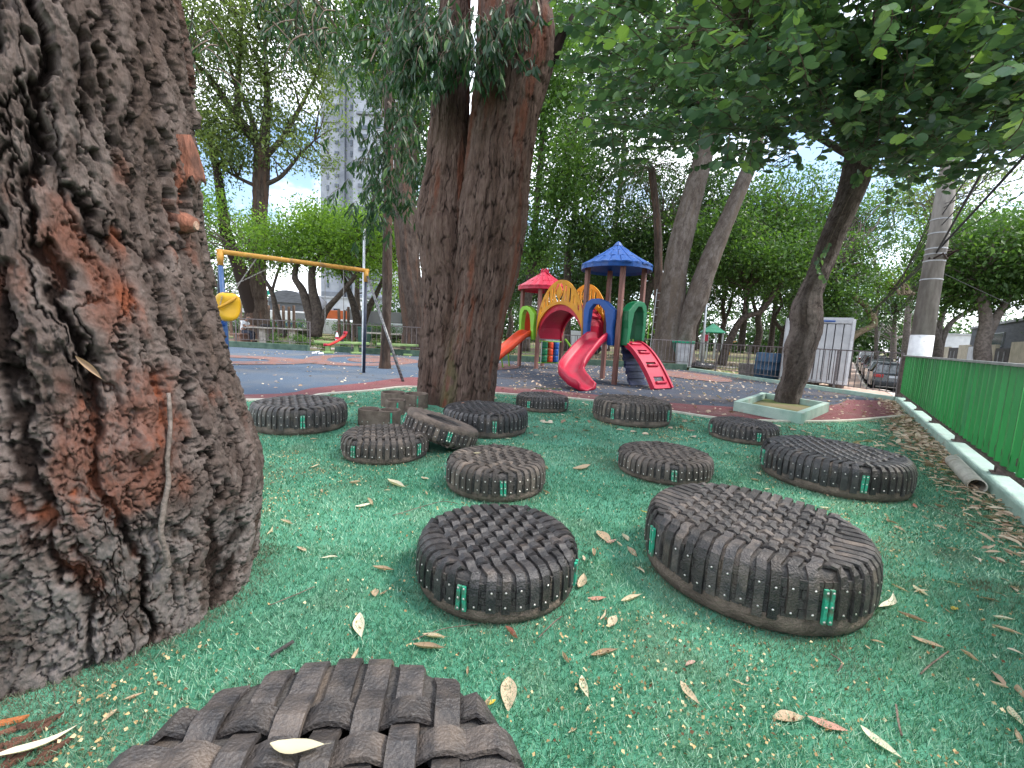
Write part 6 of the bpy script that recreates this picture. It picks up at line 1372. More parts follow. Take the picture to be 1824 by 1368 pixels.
# ------------------------------------------------------------------ parked cars
m_glass = M('car_glass', (.03, .04, .045), (.06, .075, .08), 2, .08, spec=.8); m_tyre = M('car_tyre', (.012, .012, .013), (.025, .025, .026), 20, .8); m_rim = M('car_rim', (.3, .3, .31), (.42, .42, .43), 9, .35, metal=.8); m_lampr = M('tail_lamp', (.42, .008, .01), (.55, .02, .02), 12, .2, spec=.7); m_plate = M('number_plate', (.55, .57, .6), (.65, .66, .68), 9, .4)
paints = {k_: M('paint_' + k_, c, tuple(min(1, q_ * 1.1) for q_ in c), 2, .25, spec=.6, coat=.6) for k_, c in dict(black=(.012, .013, .016), silver=(.36, .37, .38), grey=(.07, .072, .078), dark_red=(.04, .02, .022), white=(.62, .63, .64)).items()}
def car(label, L_=4.3, Wd=1.76, H_=1.46, suv=False):
    t = thing('parked_car', label, 'car', (0, 0, 0), 'cars parked along the kerb')     # nose towards +y
    hw = Wd / 2
    side = [(-2.12, .32), (-2.16, .55), (-2.12, .86), (-1.98, .97), (-1.3, 1.0), (1.0, .95), (1.75, .86), (2.08, .70), (2.14, .45), (2.08, .28), (1.75, .24), (1.62, .50), (1.35, .62), (1.08, .50), (.95, .24), (-.98, .24), (-1.1, .50), (-1.36, .62), (-1.62, .50), (-1.74, .26)]
    if suv: side = [(y, z * 1.12) for y, z in side]
    b = MB(); n = len(side); V = []
    for x, k_ in ((-hw, .96), (-hw * .98, 1), (hw * .98, 1), (hw, .96)): V += [(x * (1.0 if abs(x) < hw else .995), y * (L_ / 4.3) * (k_ if abs(y) > 1.9 else 1), z) for y, z in side]
    b.add(V, [tuple(range(n)), tuple(3 * n + i for i in range(n))[::-1]] + [(a * n + i, a * n + (i + 1) % n, (a + 1) * n + (i + 1) % n, (a + 1) * n + i) for a in range(3) for i in range(n)])
    body = b.build('body', paints['black'], t, bevel=.05)
    zb_, zt_ = (.97, H_) if not suv else (1.08, H_)
    gb, gt = (-1.72, 1.0), ((-1.0, .1) if not suv else (-1.55, .2)); hb, ht = hw * .93, hw * .72
    V = [(-hb, gb[0], zb_), (hb, gb[0], zb_), (hb, gb[1], zb_), (-hb, gb[1], zb_), (-ht, gt[0], zt_ - .04), (ht, gt[0], zt_ - .04), (ht, gt[1], zt_ - .04), (-ht, gt[1], zt_ - .04)]
    MB().add(V, [(0, 1, 5, 4), (1, 2, 6, 5), (2, 3, 7, 6), (3, 0, 4, 7), (4, 5, 6, 7)]).build('cabin_glass', m_glass, t)
    MB().obox((0, (gt[0] + gt[1]) / 2, zt_ - .02), (ht * 1.02, 0, 0), (0, (gt[1] - gt[0]) / 2 * 1.05, 0), (0, 0, .03)).build('roof', paints['black'], t, bevel=.03)
    for sx in (-1, 1):
        for (p, q) in ((V[0], V[4]), (V[3], V[7]), (((V[0][0]), -.35, zb_), (V[4][0], -.38, zt_ - .04))):
            MB().bar((p[0] * -sx * 1.005, p[1], p[2]), (q[0] * -sx * 1.005, q[1], q[2]), .07, .06).build('roof_pillar', paints['black'], t)
        for wy in (-1.36, 1.35):
            b = MB(); pr_ = [(.20, -.1), (.29, -.1), (.315, -.07), (.315, .07), (.29, .1), (.20, .1), (.20, -.1)]; V2 = []; k2 = 20
            for r_, x in pr_: V2 += [(sx * (hw - .1) + x, wy + r_ * math.cos(2 * PI * j / k2), .315 + r_ * math.sin(2 * PI * j / k2)) for j in range(k2)]
            b.add(V2, [(i * k2 + j, i * k2 + (j + 1) % k2, (i + 1) * k2 + (j + 1) % k2, (i + 1) * k2 + j) for i in range(len(pr_) - 1) for j in range(k2)]); w_ = b.build('wheel', m_tyre, t)
            MB().tube([(sx * (hw - .1) - sx * .02, wy, .315), (sx * (hw - .1) + sx * .085, wy, .315)], [.2, .19], 14).build('rim', m_rim, w_)
        zl = .82 * (1.12 if suv else 1)
        MB().obox((sx * hw * .72, -2.1 * L_ / 4.3, zl), (hw * .22, 0, 0), (0, .05, .0), (0, 0, .085)).build('tail_light', m_lampr, t, bevel=.02)
        MB().obox((sx * hw * 1.04, .72, 1.0), (.08, 0, 0), (0, .06, 0), (0, 0, .06)).build('mirror', paints['black'], t, bevel=.02)
    MB().obox((0, -2.14 * L_ / 4.3, .80), (.26, 0, 0), (0, .012, 0), (0, 0, .06)).build('number_plate', m_plate, t); MB().obox((0, -2.13 * L_ / 4.3, .42), (hw * .92, 0, 0), (0, .05, 0), (0, 0, .12)).build('bumper', m_tyre if suv else paints['black'], t, bevel=.03)
    return t
def recolor(root, paint):
    for ch in root.children:
        if ch.name.split('.')[0] in ('body', 'roof', 'roof_pillar', 'mirror', 'bumper'): ch.material_slots[0].link = 'OBJECT'; ch.material_slots[0].material = paint
carang = math.atan2(FD[1], FD[0]) - PI / 2
def put_car(root, s_, n): p = street(s_, n); root.location = (p[0], p[1], zs(s_) - .12); root.rotation_euler = (math.atan((zs(s_ + 1) - zs(s_ - 1)) / 2), 0, carang); return root
sed = car('black sedan with red tail lights parked nearest the fence corner'); put_car(sed, 18.6, 1.15)
c2_ = dup(sed, label='silver sedan parked in front of the nearest black one'); put_car(c2_, 24.2, 1.15); recolor(c2_, paints['silver'])
suv_ = car('dark reddish sport utility car, third in the parked row', 4.4, 1.8, 1.66, True); put_car(suv_, 30.0, 1.15); recolor(suv_, paints['dark_red'])
c4_ = dup(suv_, label='grey tall car parked fourth in the row'); put_car(c4_, 36, 1.15); recolor(c4_, paints['grey'])
c5_ = dup(sed, label='black car parked fifth in the row, roof just showing'); put_car(c5_, 42, 1.2)
c6_ = dup(suv_, label='white tall car at the far end of the parked row'); put_car(c6_, 50, 1.2); recolor(c6_, paints['white'])

# ------------------------------------------------------------------ buildings and far traffic
m_dgrey, m_beige, m_bwhite, m_win, m_dark = M('dark_cladding', (.085, .09, .105), (.13, .135, .155), 1.5, .7, .1, 12, stretch=(1, 1, 6)), M('beige_wall', (.42, .38, .29), (.56, .5, .4), 2, .9, .3, 30), M('white_render', (.52, .54, .57), (.66, .67, .70), 1.2, .85, .1, 20), M('window_glass', (.045, .06, .08), (.09, .11, .135), 1.2, .12, spec=.7), M('dark_gate', (.05, .045, .045), (.09, .08, .08), 5, .7)
def building(name, label, s0, s1, n0, n1, z0, z1, wall, cat='building', wins=(), extra=()):
    a = street(s0, n0, 0); t = thing(name, label, cat, (a[0], a[1], z0))
    ds, dn = np.append(FD, 0), np.append(FN, 0)
    MB().obox(street((s0 + s1) / 2, (n0 + n1) / 2, (z0 + z1) / 2), ds * (s1 - s0) / 2, dn * (n1 - n0) / 2, UP * (z1 - z0) / 2).build('wall', wall, t)
    MB().obox(street((s0 + s1) / 2, (n0 + n1) / 2, z1 + .08), ds * ((s1 - s0) / 2 + .12), dn * ((n1 - n0) / 2 + .12), UP * .08).build('roof_edge', m_trim, t)
    for (sa, sb, za, zb2, mt_) in wins:
        f = MB().obox(street((sa + sb) / 2, n0 - .03, (za + zb2) / 2), ds * (sb - sa) / 2, dn * .05, UP * (zb2 - za) / 2).build('window', m_trim, t); MB().obox(street((sa + sb) / 2, n0 - .085, (za + zb2) / 2), ds * ((sb - sa) / 2 - .07), dn * .01, UP * ((zb2 - za) / 2 - .07)).build('pane', mt_, f)
    return t
building('house', 'dark grey clad house with wide window behind the street trees', 20.5, 41, 7.6, 16, -.9, 3.5, m_dgrey, 'house', [(31, 35, 1.9, 2.9, m_win), (21.5, 26.5, 1.5, 2.9, m_win)])
building('white_house', 'white rendered building with blue board beyond the parked cars', 60, 92, 6.8, 16, -.7, 3.6, m_bwhite, 'building', [(66, 70, .4, 2.2, pl_blue), (78, 84, .2, 2.2, m_win)])
building('white_house', 'tall white building at the right picture edge', 12, 19.8, 7.6, 15, -.9, 3.2, m_bwhite, 'building', [(14, 17, .8, 2.2, m_win)])
w = thing('street_wall', 'beige and dark street wall with gates below the grey house', 'wall', street(13, 6.6, -.9))
for (sa, sb, mt_, zt2) in ((8, 15.5, m_beige, 1.9), (15.6, 18.5, m_dark, 1.75), (18.6, 24, m_beige, 2.05), (24.1, 27, m_dark, 1.7), (27.1, 30, m_beige, 1.95), (30.1, 34.5, m_bwhite, 1.85), (34.6, 38, m_beige, 2.0), (38.1, 42, m_dark, 1.8), (42.1, 52, m_beige, 1.9)):
    MB().obox(street((sa + sb) / 2, 6.6, (-.95 + zt2) / 2), np.append(FD, 0) * (sb - sa) / 2, np.append(FN, 0) * .09, UP * (zt2 + .95) / 2).build('wall_panel', mt_, w)
    for k_ in (0, 1):
        if mt_ is m_dark: MB().obox(street(sa + (sb - sa) * (.3 + .4 * k_), 6.49, .4), np.append(FD, 0) * .03, np.append(FN, 0) * .02, UP * 1.1).build('gate_bar', m_trim, w)
tb_ = thing('tower_block', 'tall pale grey apartment tower with small windows behind the airy tree', 'tower block', at(640, 590, 120) * np.array([1, 1, 0]))
m_tow, m_tow2, m_tow3 = M('tower_pale', (.25, .27, .31), (.33, .35, .39), .4, .9, .1, 5), M('tower_mid', (.15, .165, .195), (.21, .225, .26), .4, .9), M('tower_orange', (.42, .20, .13), (.5, .26, .18), .6, .9)
T0 = at(578, 590, 120)[0]; T1_ = at(700, 590, 118)[0]; zt1, zt2 = at(575, 108, 120)[2], at(632, 98, 116)[2]
ymid = 120
MB().box(((T0 + (T0 + T1_) / 2) / 2 - 1, 126, zt1 / 2), ((T1_ - T0) / 2, 12, zt1)).build('wall', m_tow, tb_); MB().box(((T1_ + (T0 + T1_) / 2) / 2 - 1, 124, zt2 / 2), ((T1_ - T0) / 2 - .1, 14, zt2)).build('wall', m_tow, tb_)
xm = (T0 + T1_) / 2
MB().box((xm - 4.6, 119.4, zt1 / 2), (1.3, 1.4, zt1 - 1)).build('service_shaft', m_tow2, tb_)
MB().box((T1_ - 3.2, 116.8, zt2 - 4), (5, .5, 6)).build('orange_panel', m_tow3, tb_)
fl0 = None
for k_ in range(26):
    z = 3 + k_ * 2.9
    for (x, w_, h_, yy) in ((T0 + 1.0, .5, 1.4, 119.85), (T0 + 3.4, 1.0, .8, 119.85), (xm - 2.6, .5, 1.5, 119.85), (xm + 1.5, 2.2, .9, 116.85), (xm + 5.2, 1.6, 1.6, 116.85)):
        if random.random() < .12 or z > (zt1 if yy > 118 else zt2) - 2: continue
        f = MB().box((x, yy, z + random.uniform(-.4, .4)), (w_, .3, h_)).build('window', m_win, tb_)
    if k_ % 4 == 2 and z < zt2 - 3: MB().box((T0 + 2.4, 119.7, z), (6.0, .4, 2.4)).build('wall_panel', m_tow2, tb_); MB().box((xm + 4.4, 116.6, z), (9, .6, .5)).build('balcony_slab', m_tow2, tb_)
far_b = [('hangar', 'dark round roofed hall behind the park street', 478, 546, 545, 52, m_dgrey, 3.4), ('white_building', 'low white building left behind the trees', 404, 480, 545, 56, m_bwhite, 3.6), ('white_building', 'white building glimpsed behind the orange vehicle', 560, 640, 545, 58, m_bwhite, 4.6)]
for nm, lb3, x0, x1, y, Y, mt_, hh in far_b:
    a, b_ = at(x0, y, Y), at(x1, y, Y); t = thing(nm, lb3, 'building', (a[0], a[1], 0)); wd = b_[0] - a[0]
    MB().box(((a[0] + b_[0]) / 2, Y + 4, hh / 2), (wd, 8, hh)).build('wall', mt_, t)
    if nm == 'hangar':
        MB().prism([(wd / 2 * math.cos(PI * k_ / 14), 1.5 * math.sin(PI * k_ / 14)) for k_ in range(15)], ((a[0] + b_[0]) / 2, Y - .2, hh), (1, 0, 0), (0, 0, 1), (0, 8.4, 0)).build('roof', m_dgrey, t)
    else: MB().box(((a[0] + b_[0]) / 2, Y + 4, hh + .1), (wd + .4, 8.4, .2)).build('roof', m_trim, t)
    for k_ in range(3): f = MB().box((a[0] + wd * (.22 + .28 * k_), Y - .03, hh * .55), (wd * .14, .1, hh * .3)).build('window', m_win, t)
def van(label, x, Y, L_, H_, body, band=None, cat='van'):
    p = at(x, 590, Y); p[2] = 0; t = thing('parked_van' if cat == 'van' else cat, label, cat, p); c = p
    MB().prism([(-L_ / 2, .35), (L_ / 2, .35), (L_ / 2, .95), (L_ / 2 - .35, 1.15), (L_ / 2 - .95, H_), (-L_ / 2, H_)], c - np.array([0, .9, 0]), (1, 0, 0), (0, 0, 1), (0, 1.8, 0)).build('body', body, t, bevel=.06)
    for k_ in (-1, 1): MB().tube([c + np.array([k_ * L_ * .31, -.93, .36]), c + np.array([k_ * L_ * .31, -.7, .36])], .36, 14).build('wheel', m_tyre, t)
    MB().prism([(L_ / 2 - .45, 1.18), (L_ / 2 - .98, H_ - .12), (L_ / 2 - 1.8, H_ - .12), (L_ / 2 - 1.8, 1.18)], c - np.array([0, .93, 0]), (1, 0, 0), (0, 0, 1), (0, .02, 0)).build('side_window', m_glass, t)
    if band: MB().box(c + np.array([-.5, -.915, H_ * .45]), (L_ * .7, .02, .3)).build('side_band', band, t)
van('white van standing behind the hedge left of the bent trees', 526, 36, 4.6, 2.0, paints['white'], pl_blue); van('white car seen between the bent trees behind the hedge', 602, 33, 4.2, 1.5, paints['white'], None, 'car')
van('orange and white bus behind the hedge', 604, 44, 6.4, 2.5, plastic('bus_orange', (.62, .13, .03)), paints['white'], 'bus'); van('dark lorry standing behind the slim trunk', 690, 38, 6.5, 2.4, paints['grey'], None, 'lorry'); van('white car behind the fence under the yellow bridge', 1025, 30, 4.3, 1.5, paints['white'], None, 'car'); van('pale car behind the hedge right of the dark lorry', 735, 34, 4.2, 1.4, paints['silver'], None, 'car')
ss = thing('street_sign', 'teal street name sign behind the park hedge', 'sign', at(472, 590, 40) * np.array([1, 1, 0])); MB().tube([at(471, 590, 40) * np.array([1, 1, 0]), at(473, 515, 40)], .06, 8).build('sign_post', m_steel, ss)
MB().box(at(476, 521, 39.9), (1.25, .05, .4), .1).build('sign_plate', M('teal', (.0, .28, .22), (.01, .34, .27), 3, .4), ss)

# ------------------------------------------------------------------ litter on the turf
m_leafs = {}
m_dry = leafmat('dry_leaf', [(.30, .20, .125), (.44, .32, .21), (.58, .47, .33)], .15, .6, True, 1.0)
m_dryred = leafmat('red_leaf', [(.40, .17, .12), (.50, .26, .19), (.5, .3, .25)], .15, .6, True, 1.0)
m_drypale = leafmat('pale_leaf', [(.52, .46, .30), (.62, .56, .40), (.70, .64, .5)], .15, .6, True, 1.0)
m_dryyel = leafmat('yellow_leaf', [(.55, .32, .03), (.62, .42, .05), (.65, .45, .06)], .2, .5, True, 1.0)
def litter_mesh(seed, w, curl, roll):
    r = random.Random(seed); n = 8; V = []; bend = r.uniform(-.25, .25)
    for i in range(n + 1):
        u = i / n; hw = w * math.sin(PI * min(u * 1.02 + .01, 1)) ** .8 * (1 - .25 * u); y0 = bend * math.sin(PI * u) * .4; z = curl * (u - .5) ** 2 * 1.2 + .02 * math.sin(7 * u + seed)
        for k_ in (-1, -.5, 0, .5, 1): V.append((u - .5, y0 + hw * k_ * (1 - roll * .25 * k_ * k_), z + roll * hw * k_ * k_ * 1.4 + r.uniform(-.006, .006)))
    zm = min(v[2] for v in V); V = [(x, y, z - zm + .003) for x, y, z in V]
    F = [(5 * i + j, 5 * i + j + 1, 5 * i + 6 + j, 5 * i + 5 + j) for i in range(n) for j in range(4)]
    b = len(V); V += [(.5, y_ * .3 + V[-3][1], V[-3][2]) for y_ in (-.01, .01)] + [(.66, V[-3][1] + .02, V[-3][2] + .01)]
    F.append((b, b + 1, b + 2)); return V, F
variants = {}
for mk, mt_ in (('dry', m_dry), ('red', m_dryred), ('pale', m_drypale), ('yel', m_dryyel)):
    for k_ in range(5):
        V, F = litter_mesh(k_ * 7 + 3, [.19, .14, .24, .17, .10][k_], [.3, .5, .15, .7, .25][k_], [.4, .9, .3, 1.2, .6][k_]); me = mesh_from('dry_leaf', V, F, True); me.materials.append(mt_); variants[mk, k_] = me
G_LEAF = 'dry leaves scattered over the turf'
def put_leaf(x, y, size, rz, mk='dry', k_=0, label=None, z=0.006, tilt=(0, 0), P=None):
    p = G(x, y, z) if P is None else P
    o = bpy.data.objects.new('dry_leaf', variants[mk, k_]); COL.objects.link(o); o.location = Vector(p); o.scale = (size, size, size * .8); o.rotation_euler = (tilt[0], tilt[1], rz)
    tag(o, label or {'dry': 'small dry tan leaf among those scattered on the green turf', 'red': 'small reddish dry leaf among those scattered on the green turf', 'pale': 'small pale dry leaf among those scattered on the green turf', 'yel': 'small yellow leaf among those scattered on the green turf'}[mk], 'leaf', None if label else G_LEAF + {'dry': '', 'red': ', reddish', 'pale': ', pale', 'yel': ', yellow'}[mk]); return o
def px_leaf(x0, y0, x1, y1, mk, k_, label):
    a, b_ = G(x0, y0, .006), G(x1, y1, .006); d = b_ - a; return put_leaf(0, 0, np.linalg.norm(d), math.atan2(d[1], d[0]), mk, k_, label, P=(a + b_) / 2)
notable = [(641, 1096, 644, 1140, 'pale', 0, 'pale leaf standing on end between the giant trunk and the nearest round tyre'), (735, 1152, 792, 1158, 'dry', 1, 'long tan leaf in front of the nearest round tyre'), (752, 1133, 795, 1138, 'dry', 1, 'slim tan leaf just above another one before the nearest round tyre'),
  (906, 1207, 905, 1270, 'dry', 2, 'broad tan oval leaf beside the wide strapped front tyre'), (1036, 1206, 1048, 1246, 'pale', 0, 'pale upright leaf right of the broad oval one'), (1212, 1216, 1246, 1258, 'dry', 0, 'curled tan leaf alone in the middle of the right turf'), (1378, 1280, 1434, 1278, 'dry', 2, 'broad tan leaf at the left end of the bottom leaf trio'),
  (1438, 1280, 1512, 1306, 'red', 0, 'pinkish leaf in the middle of the bottom leaf trio'), (1532, 1296, 1606, 1354, 'pale', 0, 'long pale greenish leaf pointing to the bottom edge'), (1598, 1092, 1656, 1114, 'dry', 1, 'slim tan leaf lying right of the very large tyre'), (1622, 1135, 1684, 1157, 'dry', 0, 'tan leaf with a stalk right of the very large tyre'),
  (1710, 1160, 1744, 1182, 'dry', 3, 'crumpled brown leaf near the right picture edge'), (1768, 1100, 1808, 1106, 'pale', 1, 'pale flat leaf at the right picture edge'), (1766, 1116, 1824, 1134, 'dry', 1, 'tan leaf cut by the right picture edge'), (1796, 1260, 1824, 1296, 'pale', 0, 'pale leaf at the lower right picture edge'), (1812, 1222, 1826, 1248, 'dry', 0, 'tan leaf touching the lower right picture edge'),
  (1064, 946, 1088, 970, 'dry', 2, 'tan leaf pair member upright right of the nearest round tyre'), (1080, 968, 1098, 962, 'red', 0, 'reddish leaf pair member right of the nearest round tyre'), (1106, 1075, 1142, 1062, 'dry', 1, 'slim tan leaf between the nearest round tyre and the very large one'), (1085, 1118, 1098, 1096, 'dry', 2, 'upright tan leaf below the gap of the two nearest tyres'),
  (1052, 1172, 1100, 1160, 'dry', 1, 'tan leaf low in the gap between the two nearest tyres'), (1046, 1068, 1080, 1066, 'red', 0, 'pink leaf at the right foot of the nearest round tyre'), (1030, 1050, 1040, 1024, 'dry', 0, 'tan leaf leaning on the right side of the nearest round tyre'), (900, 1120, 922, 1142, 'red', 3, 'reddish leaf at the front foot of the nearest round tyre'),
  (1565, 1085, 1590, 1060, 'pale', 4, 'pale slim leaf behind the very large tyre'), (1626, 1044, 1654, 1064, 'pale', 0, 'pale leaf right of the very large tyre by its rim'), (1695, 1086, 1706, 1082, 'yel', 2, 'bright yellow leaf scrap right of the very large tyre'), (664, 1012, 702, 1018, 'dry', 1, 'tan leaf left of the nearest round tyre'), (632, 904, 664, 898, 'pale', 0, 'white looking leaf between giant trunk and round tyre'),
  (676, 1060, 690, 1052, 'dry', 0, 'small tan leaf left of the nearest round tyre front'), (500, 928, 522, 936, 'dry', 1, 'tan leaf close to the giant trunk'), (1820, 1330, 1808, 1300, 'dry', 1, 'tan leaf in the lower right corner'), (868, 1256, 884, 1246, 'yel', 2, 'yellow orange leaf scrap beside the broad oval leaf'), (860, 1268, 876, 1240, 'dry', 1, 'tan leaf scrap at the rim of the front tyre'), (1020, 838, 1052, 830, 'dry', 0, 'tan leaf between the two middle round tyres'), (690, 858, 722, 872, 'pale', 1, 'pale leaf left of the middle round tyre'), (1400, 1100, 1420, 1090, 'dry', 4, 'thin leaf scrap before the very large tyre')]
for n_ in notable: px_leaf(*n_)
# strap leaf and bark strips at the lower left corner
a, b_ = G(-10, 1358, .012), G(136, 1292, .03); o = put_leaf(0, 0, np.linalg.norm(b_ - a) * 1.05, math.atan2((b_ - a)[1], (b_ - a)[0]), 'pale', 4, 'very long pale strap shaped leaf in the lower left corner', P=(a + b_) / 2)
m_chip = M('bark_chip', (.10, .045, .03), (.20, .09, .055), 25, .9, .6, 60, var=.4)
m_chip_o = M('bark_chip_orange', (.42, .13, .04), (.55, .2, .07), 25, .9, .6, 60)
cv = MB().obox((0, 0, .1), (.5, 0, 0), (0, .14, .0), (0, .02, .07)); chip = mesh_from('bark_chip', [(x * (1 + .2 * math.sin(9 * y)), y * (1.3 - abs(x)), z) for x, y, z in cv.v], cv.f); chip.materials.append(m_chip)
for i in range(26):
    x, y = random.uniform(-6, 95), random.uniform(1282, 1366); p = G(x, y, .004); o = bpy.data.objects.new('bark_chip', chip); COL.objects.link(o); s_ = random.uniform(.02, .075); o.location = Vector(p); o.scale = (s_, s_ * random.uniform(.6, 1), s_ * .6); o.rotation_euler = (random.gauss(0, .15), random.gauss(0, .15), random.gauss(.6, .5)); tag(o, 'brown bark chip in the heap at the lower left corner', 'bark chip', 'bark chips in the lower left corner')
o = bpy.data.objects.new('bark_chip', chip.copy()); o.data.materials[0] = m_chip_o; COL.objects.link(o); o.location = Vector(G(16, 1288, .006)); o.scale = (.06, .06, .05); o.rotation_euler = (0, .1, .5); tag(o, 'bright orange bark chip near the lower left corner', 'bark chip')
pl_, nn = on_giant(155, 655, .03); o = put_leaf(0, 0, .085, -.9, 'dry', 1, 'tan leaf stuck upright on the giant trunk', P=pl_ + nn * .02); o.rotation_euler = (1.1, .9, .6)
o = put_leaf(0, 0, .105, .05, 'pale', 0, 'pale yellow curved leaf lying on the wide strapped front tyre', P=G(530, 1331, .272))
o = put_leaf(0, 0, .06, .3, 'pale', 1, 'pale leaf lying on top of the middle round tyre', P=G(850, 808, .222)); o = put_leaf(0, 0, .07, 1.1, 'red', 0, 'reddish leaf lying on the tyre at the double trunk', P=G(824, 718, .275))
rs_ = G(482, 1168, .012); re_ = G(523, 1142, .02); tag(MB().bar(rs_, re_, .012, .006).build('rubber_scrap', m_rub), 'thin black rubber scrap lying near the giant trunk', 'rubber scrap')
m_stick = M('dry_stick', (.09, .065, .05), (.19, .14, .11), 20, .9, .4, 60)
for i, (pp, r_) in enumerate(((((700, 918), (760, 900), (790, 893), (815, 897)), .004), (((1480, 1165), (1500, 1180), (1492, 1196)), .004), (((1640, 1200), (1660, 1182), (1690, 1160)), .005), (((1596, 1255), (1600, 1285), (1606, 1310)), .005), (((960, 1135), (985, 1110), (1000, 1098)), .004), (((480, 1078), (520, 1062), (560, 1045)), .0035), (((1640, 895), (1720, 925), (1810, 952)), .004), (((735, 1140), (790, 1120), (850, 1112)), .003))):
    r_ *= .6; wh = ['curving behind the nearest round tyre', 'short beside the tan stalked leaf', 'dark beside the crumpled leaf', 'straight and pale on the right turf', 'in front of the nearest round tyre', 'beside the giant trunk', 'along the turf right of the large low tyre', 'thin before the nearest round tyre'][i]
    tag(MB().tube(spline([G(x, y, .012) for x, y in pp], 12), r_, 5, jit=.2).build('dry_stick', m_stick), 'thin dry stick lying ' + wh, 'stick')
# scattered leaves: singles first, the rest as one litter
random.seed(123); tyres_xy = [(-.327, .594, .44), (-.027, 1.839, .36), (1.195, 1.976, .48), (-.085, 3.006, .36), (2.739, 3.522, .52), (1.319, 3.523, .38), (2.772, 4.997, .37), (1.647, 5.761, .51), (.467, 6.349, .39), (-.282, 4.78, .48), (-1.077, 3.646, .37), (-2.253, 4.498, .47), (-.66, 4.1, .37), (-1.6, 1.6, .6), (-.8, 6.4, .65)]
kx, ky = KP[:, 0], KP[:, 1]
def on_turf(x, y):
    if y > np.interp(x, kx, ky) - .05: return False
    n = (x - FO[0]) * FN[0] + (y - FO[1]) * FN[1]
    return n < -.09 and all((x - a) ** 2 + (y - b_) ** 2 > r_ * r_ for a, b_, r_ in tyres_xy)
pts_leaf = []
while len(pts_leaf) < 760:
    if random.random() < .6:
        s_ = random.uniform(-7.6, .2); nn_ = -.1 - abs(random.gauss(0, .26)); p = street(s_, nn_); x, y = p[0], p[1]
    elif random.random() < .5: x, y = random.uniform(-2.5, 7.5), random.uniform(4.2, 8.0)
    else: y = 1.0 + 5.5 * random.random() ** .9; x = random.uniform(-1.0 * y - .1, 1.2 * y + .3)
    if on_turf(x, y): pts_leaf.append((x, y))
pts_leaf = np.array(pts_leaf); pj, dp = proj(np.c_[pts_leaf, np.zeros(len(pts_leaf))]); inf = (pj[:, 0] > 0) & (pj[:, 0] < IW) & (pj[:, 1] < IH); order = np.argsort(np.where(inf, dp, 99))
budget = 300 - len(notable) - 8
for i in order[:budget]:
    x, y = pts_leaf[i]; k_ = random.choices(('dry', 'pale', 'red', 'yel'), (70, 20, 7, 3))[0]
    near = dp[i] < 1.6
    put_leaf(0, 0, random.uniform(.035, .095) * (.7 if near else 1), random.uniform(0, 6.28), k_, random.randrange(5), P=np.array([x, y, .008]), tilt=(random.gauss(0, .18), random.gauss(0, .15)))
m_lit = leafmat('litter', [(.26, .16, .11), (.48, .36, .26), (.64, .54, .42)], .1, .7)
def litter_stuff(name, pos, smin, smax, seed, tmpl=T_LAN, label='dry leaf litter', mat=None):
    r = np.random.default_rng(seed); n = len(pos); D = rdir(n, r); D[:, 2] *= .18; Nn = UP + r.normal(size=(n, 3)) * .35; tag(leaf_obj(name, pos, D, Nn, r.uniform(smin, smax, n), tmpl, r.random(n), mat or m_lit, None), label, None, None, 'stuff')
rest = pts_leaf[order[budget:]]; litter_stuff('leaf_litter', np.c_[rest, np.full(len(rest), .014)], .05, .12, 301, T_OVA, 'dry leaf litter beyond the single leaves')
r = np.random.default_rng(302); q = []
while len(q) < 2600: 
    s_ = r.uniform(-11.5, .3); nn_ = -.085 - abs(r.normal() * .15); p = street(s_, nn_); q.append((p[0], p[1], .012 + .02 * r.random()))
litter_stuff('kerb_litter', np.array(q)[:1500], .04, .12, 303, T_LAN, 'dry leaves drifted along the kerb of the green fence')
q = []
while len(q) < 2600:
    x, y = r.uniform(-9, 8.6), r.uniform(5.5, 17); n = (x - FO[0]) * FN[0] + (y - FO[1]) * FN[1]
    dens = .25 + .75 * (x > 0) 
    if y > np.interp(x, kx, ky) + .05 and n < -.2 and r.random() < dens: q.append((x, y, .012))
litter_stuff('floor_litter', np.array(q), .03, .09, 304, T_OVA, 'leaf bits strewn over the rubber floor')
q = []
while len(q) < 1800:
    x, y = r.uniform(2, 14), r.uniform(13, 30); n = (x - FO[0]) * FN[0] + (y - FO[1]) * FN[1]
    if n < -.3 and (x > 7.3 or y > 17.3): q.append((x, y, ground_z(np.array([x]), np.array([y]))[0] + .0))
litter_stuff('ground_litter', np.array(q), .06, .16, 305, T_OVA, 'brown leaf litter behind the iron fence')
# crumbs: seeds and flower scraps
m_crumb = leafmat('crumb', [(.12, .06, .03), (.46, .32, .15), (.66, .54, .33)], .05, .8)
q = []; r = np.random.default_rng(306)
while len(q) < 13000:
    if r.random() < .30 and q:
        b_ = q[r.integers(len(q))]; x, y = b_[0] + r.normal() * .05, b_[1] + r.normal() * .05
    else: y = .65 + 7 * r.random() ** 1.25; x = r.uniform(-1.05 * y - .1, 1.25 * y + .3)
    dens = .35 + .65 * (vnoise(np.array([x * 1.6]), np.array([y * 1.6]), 5)[0] > -.1)
    if r.random() < dens and on_turf(x, y): q.append((x, y, .013))
q = np.array(q); n = len(q); D = rdir(n, r); Nn = rdir(n, r) + UP; Sz = r.uniform(.004, .0135, n) * (1 + .08 * q[:, 1])
tag(leaf_obj('seed_crumbs', q, D, Nn, Sz, ([(0, 0, 0), (.4, .4, .2), (1, 0, 0), (.4, -.4, .2)], [(0, 1, 2), (0, 2, 3)]), np.clip(r.normal(size=n) * .36 + .48, 0, 1), m_crumb, None), 'yellow seed scraps and crumbs strewn over the turf', None, None, 'stuff')
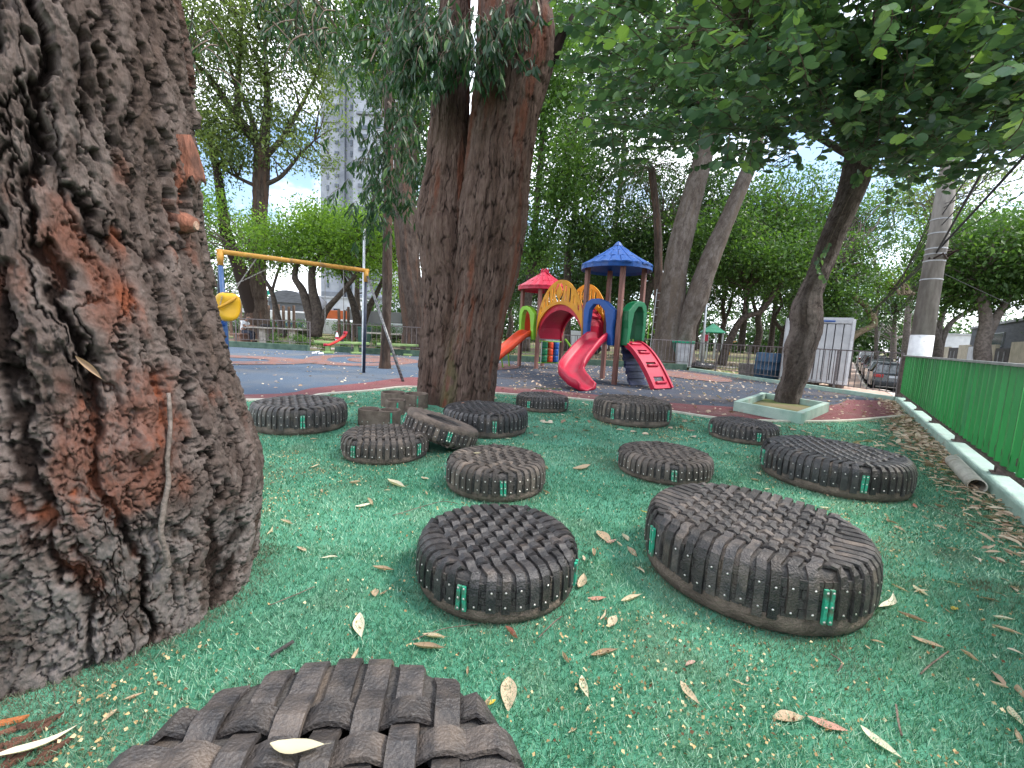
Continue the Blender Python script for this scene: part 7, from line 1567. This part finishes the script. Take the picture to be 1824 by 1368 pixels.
# pile of the turf
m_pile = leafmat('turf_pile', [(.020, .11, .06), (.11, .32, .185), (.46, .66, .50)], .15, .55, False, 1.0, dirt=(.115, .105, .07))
def pile(n, y0, y1, pw, hmin, hmax, seed, wd):
    r = np.random.default_rng(seed); y = y0 + (y1 - y0) * r.random(n) ** pw; x = r.uniform(-1, 1, n) * (1.22 * y + .35); keep = (y < np.interp(x, kx, ky) - .03) & ((x - FO[0]) * FN[0] + (y - FO[1]) * FN[1] < -.06)
    for a, b_, R_ in tyres_xy: keep &= (x - a) ** 2 + (y - b_) ** 2 > (R_ * .8) ** 2
    x, y = x[keep], y[keep]; n = len(x); a = r.uniform(0, 6.283, n); h = r.uniform(hmin, hmax, n); b_ = np.c_[x, y, np.zeros(n)]
    wv = np.c_[np.cos(a), np.sin(a), np.zeros(n)] * (wd * r.uniform(.6, 1.2, n))[:, None]; ln = np.c_[r.normal(size=n), r.normal(size=n), np.zeros(n)] * (h * .55)[:, None]; tip = b_ + ln + np.c_[np.zeros(n), np.zeros(n), h]
    V = np.stack([b_ - wv, b_ + wv, tip + wv * .45, tip - wv * .45], 1); L_ = np.arange(n * 4); sz = np.full(n, 4)
    lv = np.clip(.36 + .38 * r.normal(size=n) + .22 * fbm(x * 1.3, y * 1.3, 3, 7), 0, 1)
    dt = .55 * sstep(.15, .9, fbm(x * 1.1 + 3, y * 1.1, 4, 17)) + .5 * sstep(.3, .8, fbm(x * 3.5, y * 3.5, 3, 18)) * sstep(1.0, 3.0, x)
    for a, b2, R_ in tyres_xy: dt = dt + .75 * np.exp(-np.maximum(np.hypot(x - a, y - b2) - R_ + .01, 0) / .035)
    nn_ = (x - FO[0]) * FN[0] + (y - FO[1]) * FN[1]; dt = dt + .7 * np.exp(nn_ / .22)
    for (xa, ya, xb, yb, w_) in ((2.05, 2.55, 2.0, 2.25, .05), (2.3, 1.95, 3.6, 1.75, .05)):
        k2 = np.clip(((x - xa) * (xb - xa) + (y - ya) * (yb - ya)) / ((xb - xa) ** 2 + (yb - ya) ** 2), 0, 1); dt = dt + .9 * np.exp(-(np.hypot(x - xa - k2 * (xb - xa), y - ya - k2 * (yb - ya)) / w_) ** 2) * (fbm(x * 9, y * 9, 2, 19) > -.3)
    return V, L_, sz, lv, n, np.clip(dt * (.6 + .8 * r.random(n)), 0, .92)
Vs, Ls, Ss, lvs, dts, off = [], [], [], [], [], 0
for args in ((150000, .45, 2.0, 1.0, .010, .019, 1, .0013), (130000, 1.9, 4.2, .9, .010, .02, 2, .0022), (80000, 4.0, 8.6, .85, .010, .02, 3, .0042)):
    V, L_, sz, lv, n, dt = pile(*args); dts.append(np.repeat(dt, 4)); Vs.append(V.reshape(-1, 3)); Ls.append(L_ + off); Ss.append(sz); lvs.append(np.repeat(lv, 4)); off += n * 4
tag(obj('turf_pile', mesh_np('turf_pile', np.concatenate(Vs), np.concatenate(Ls), np.concatenate(Ss), False, {'lv': np.concatenate(lvs), 'dirt': np.concatenate(dts)}), m_pile), 'short green artificial grass pile covering the ground', None, None, 'stuff')
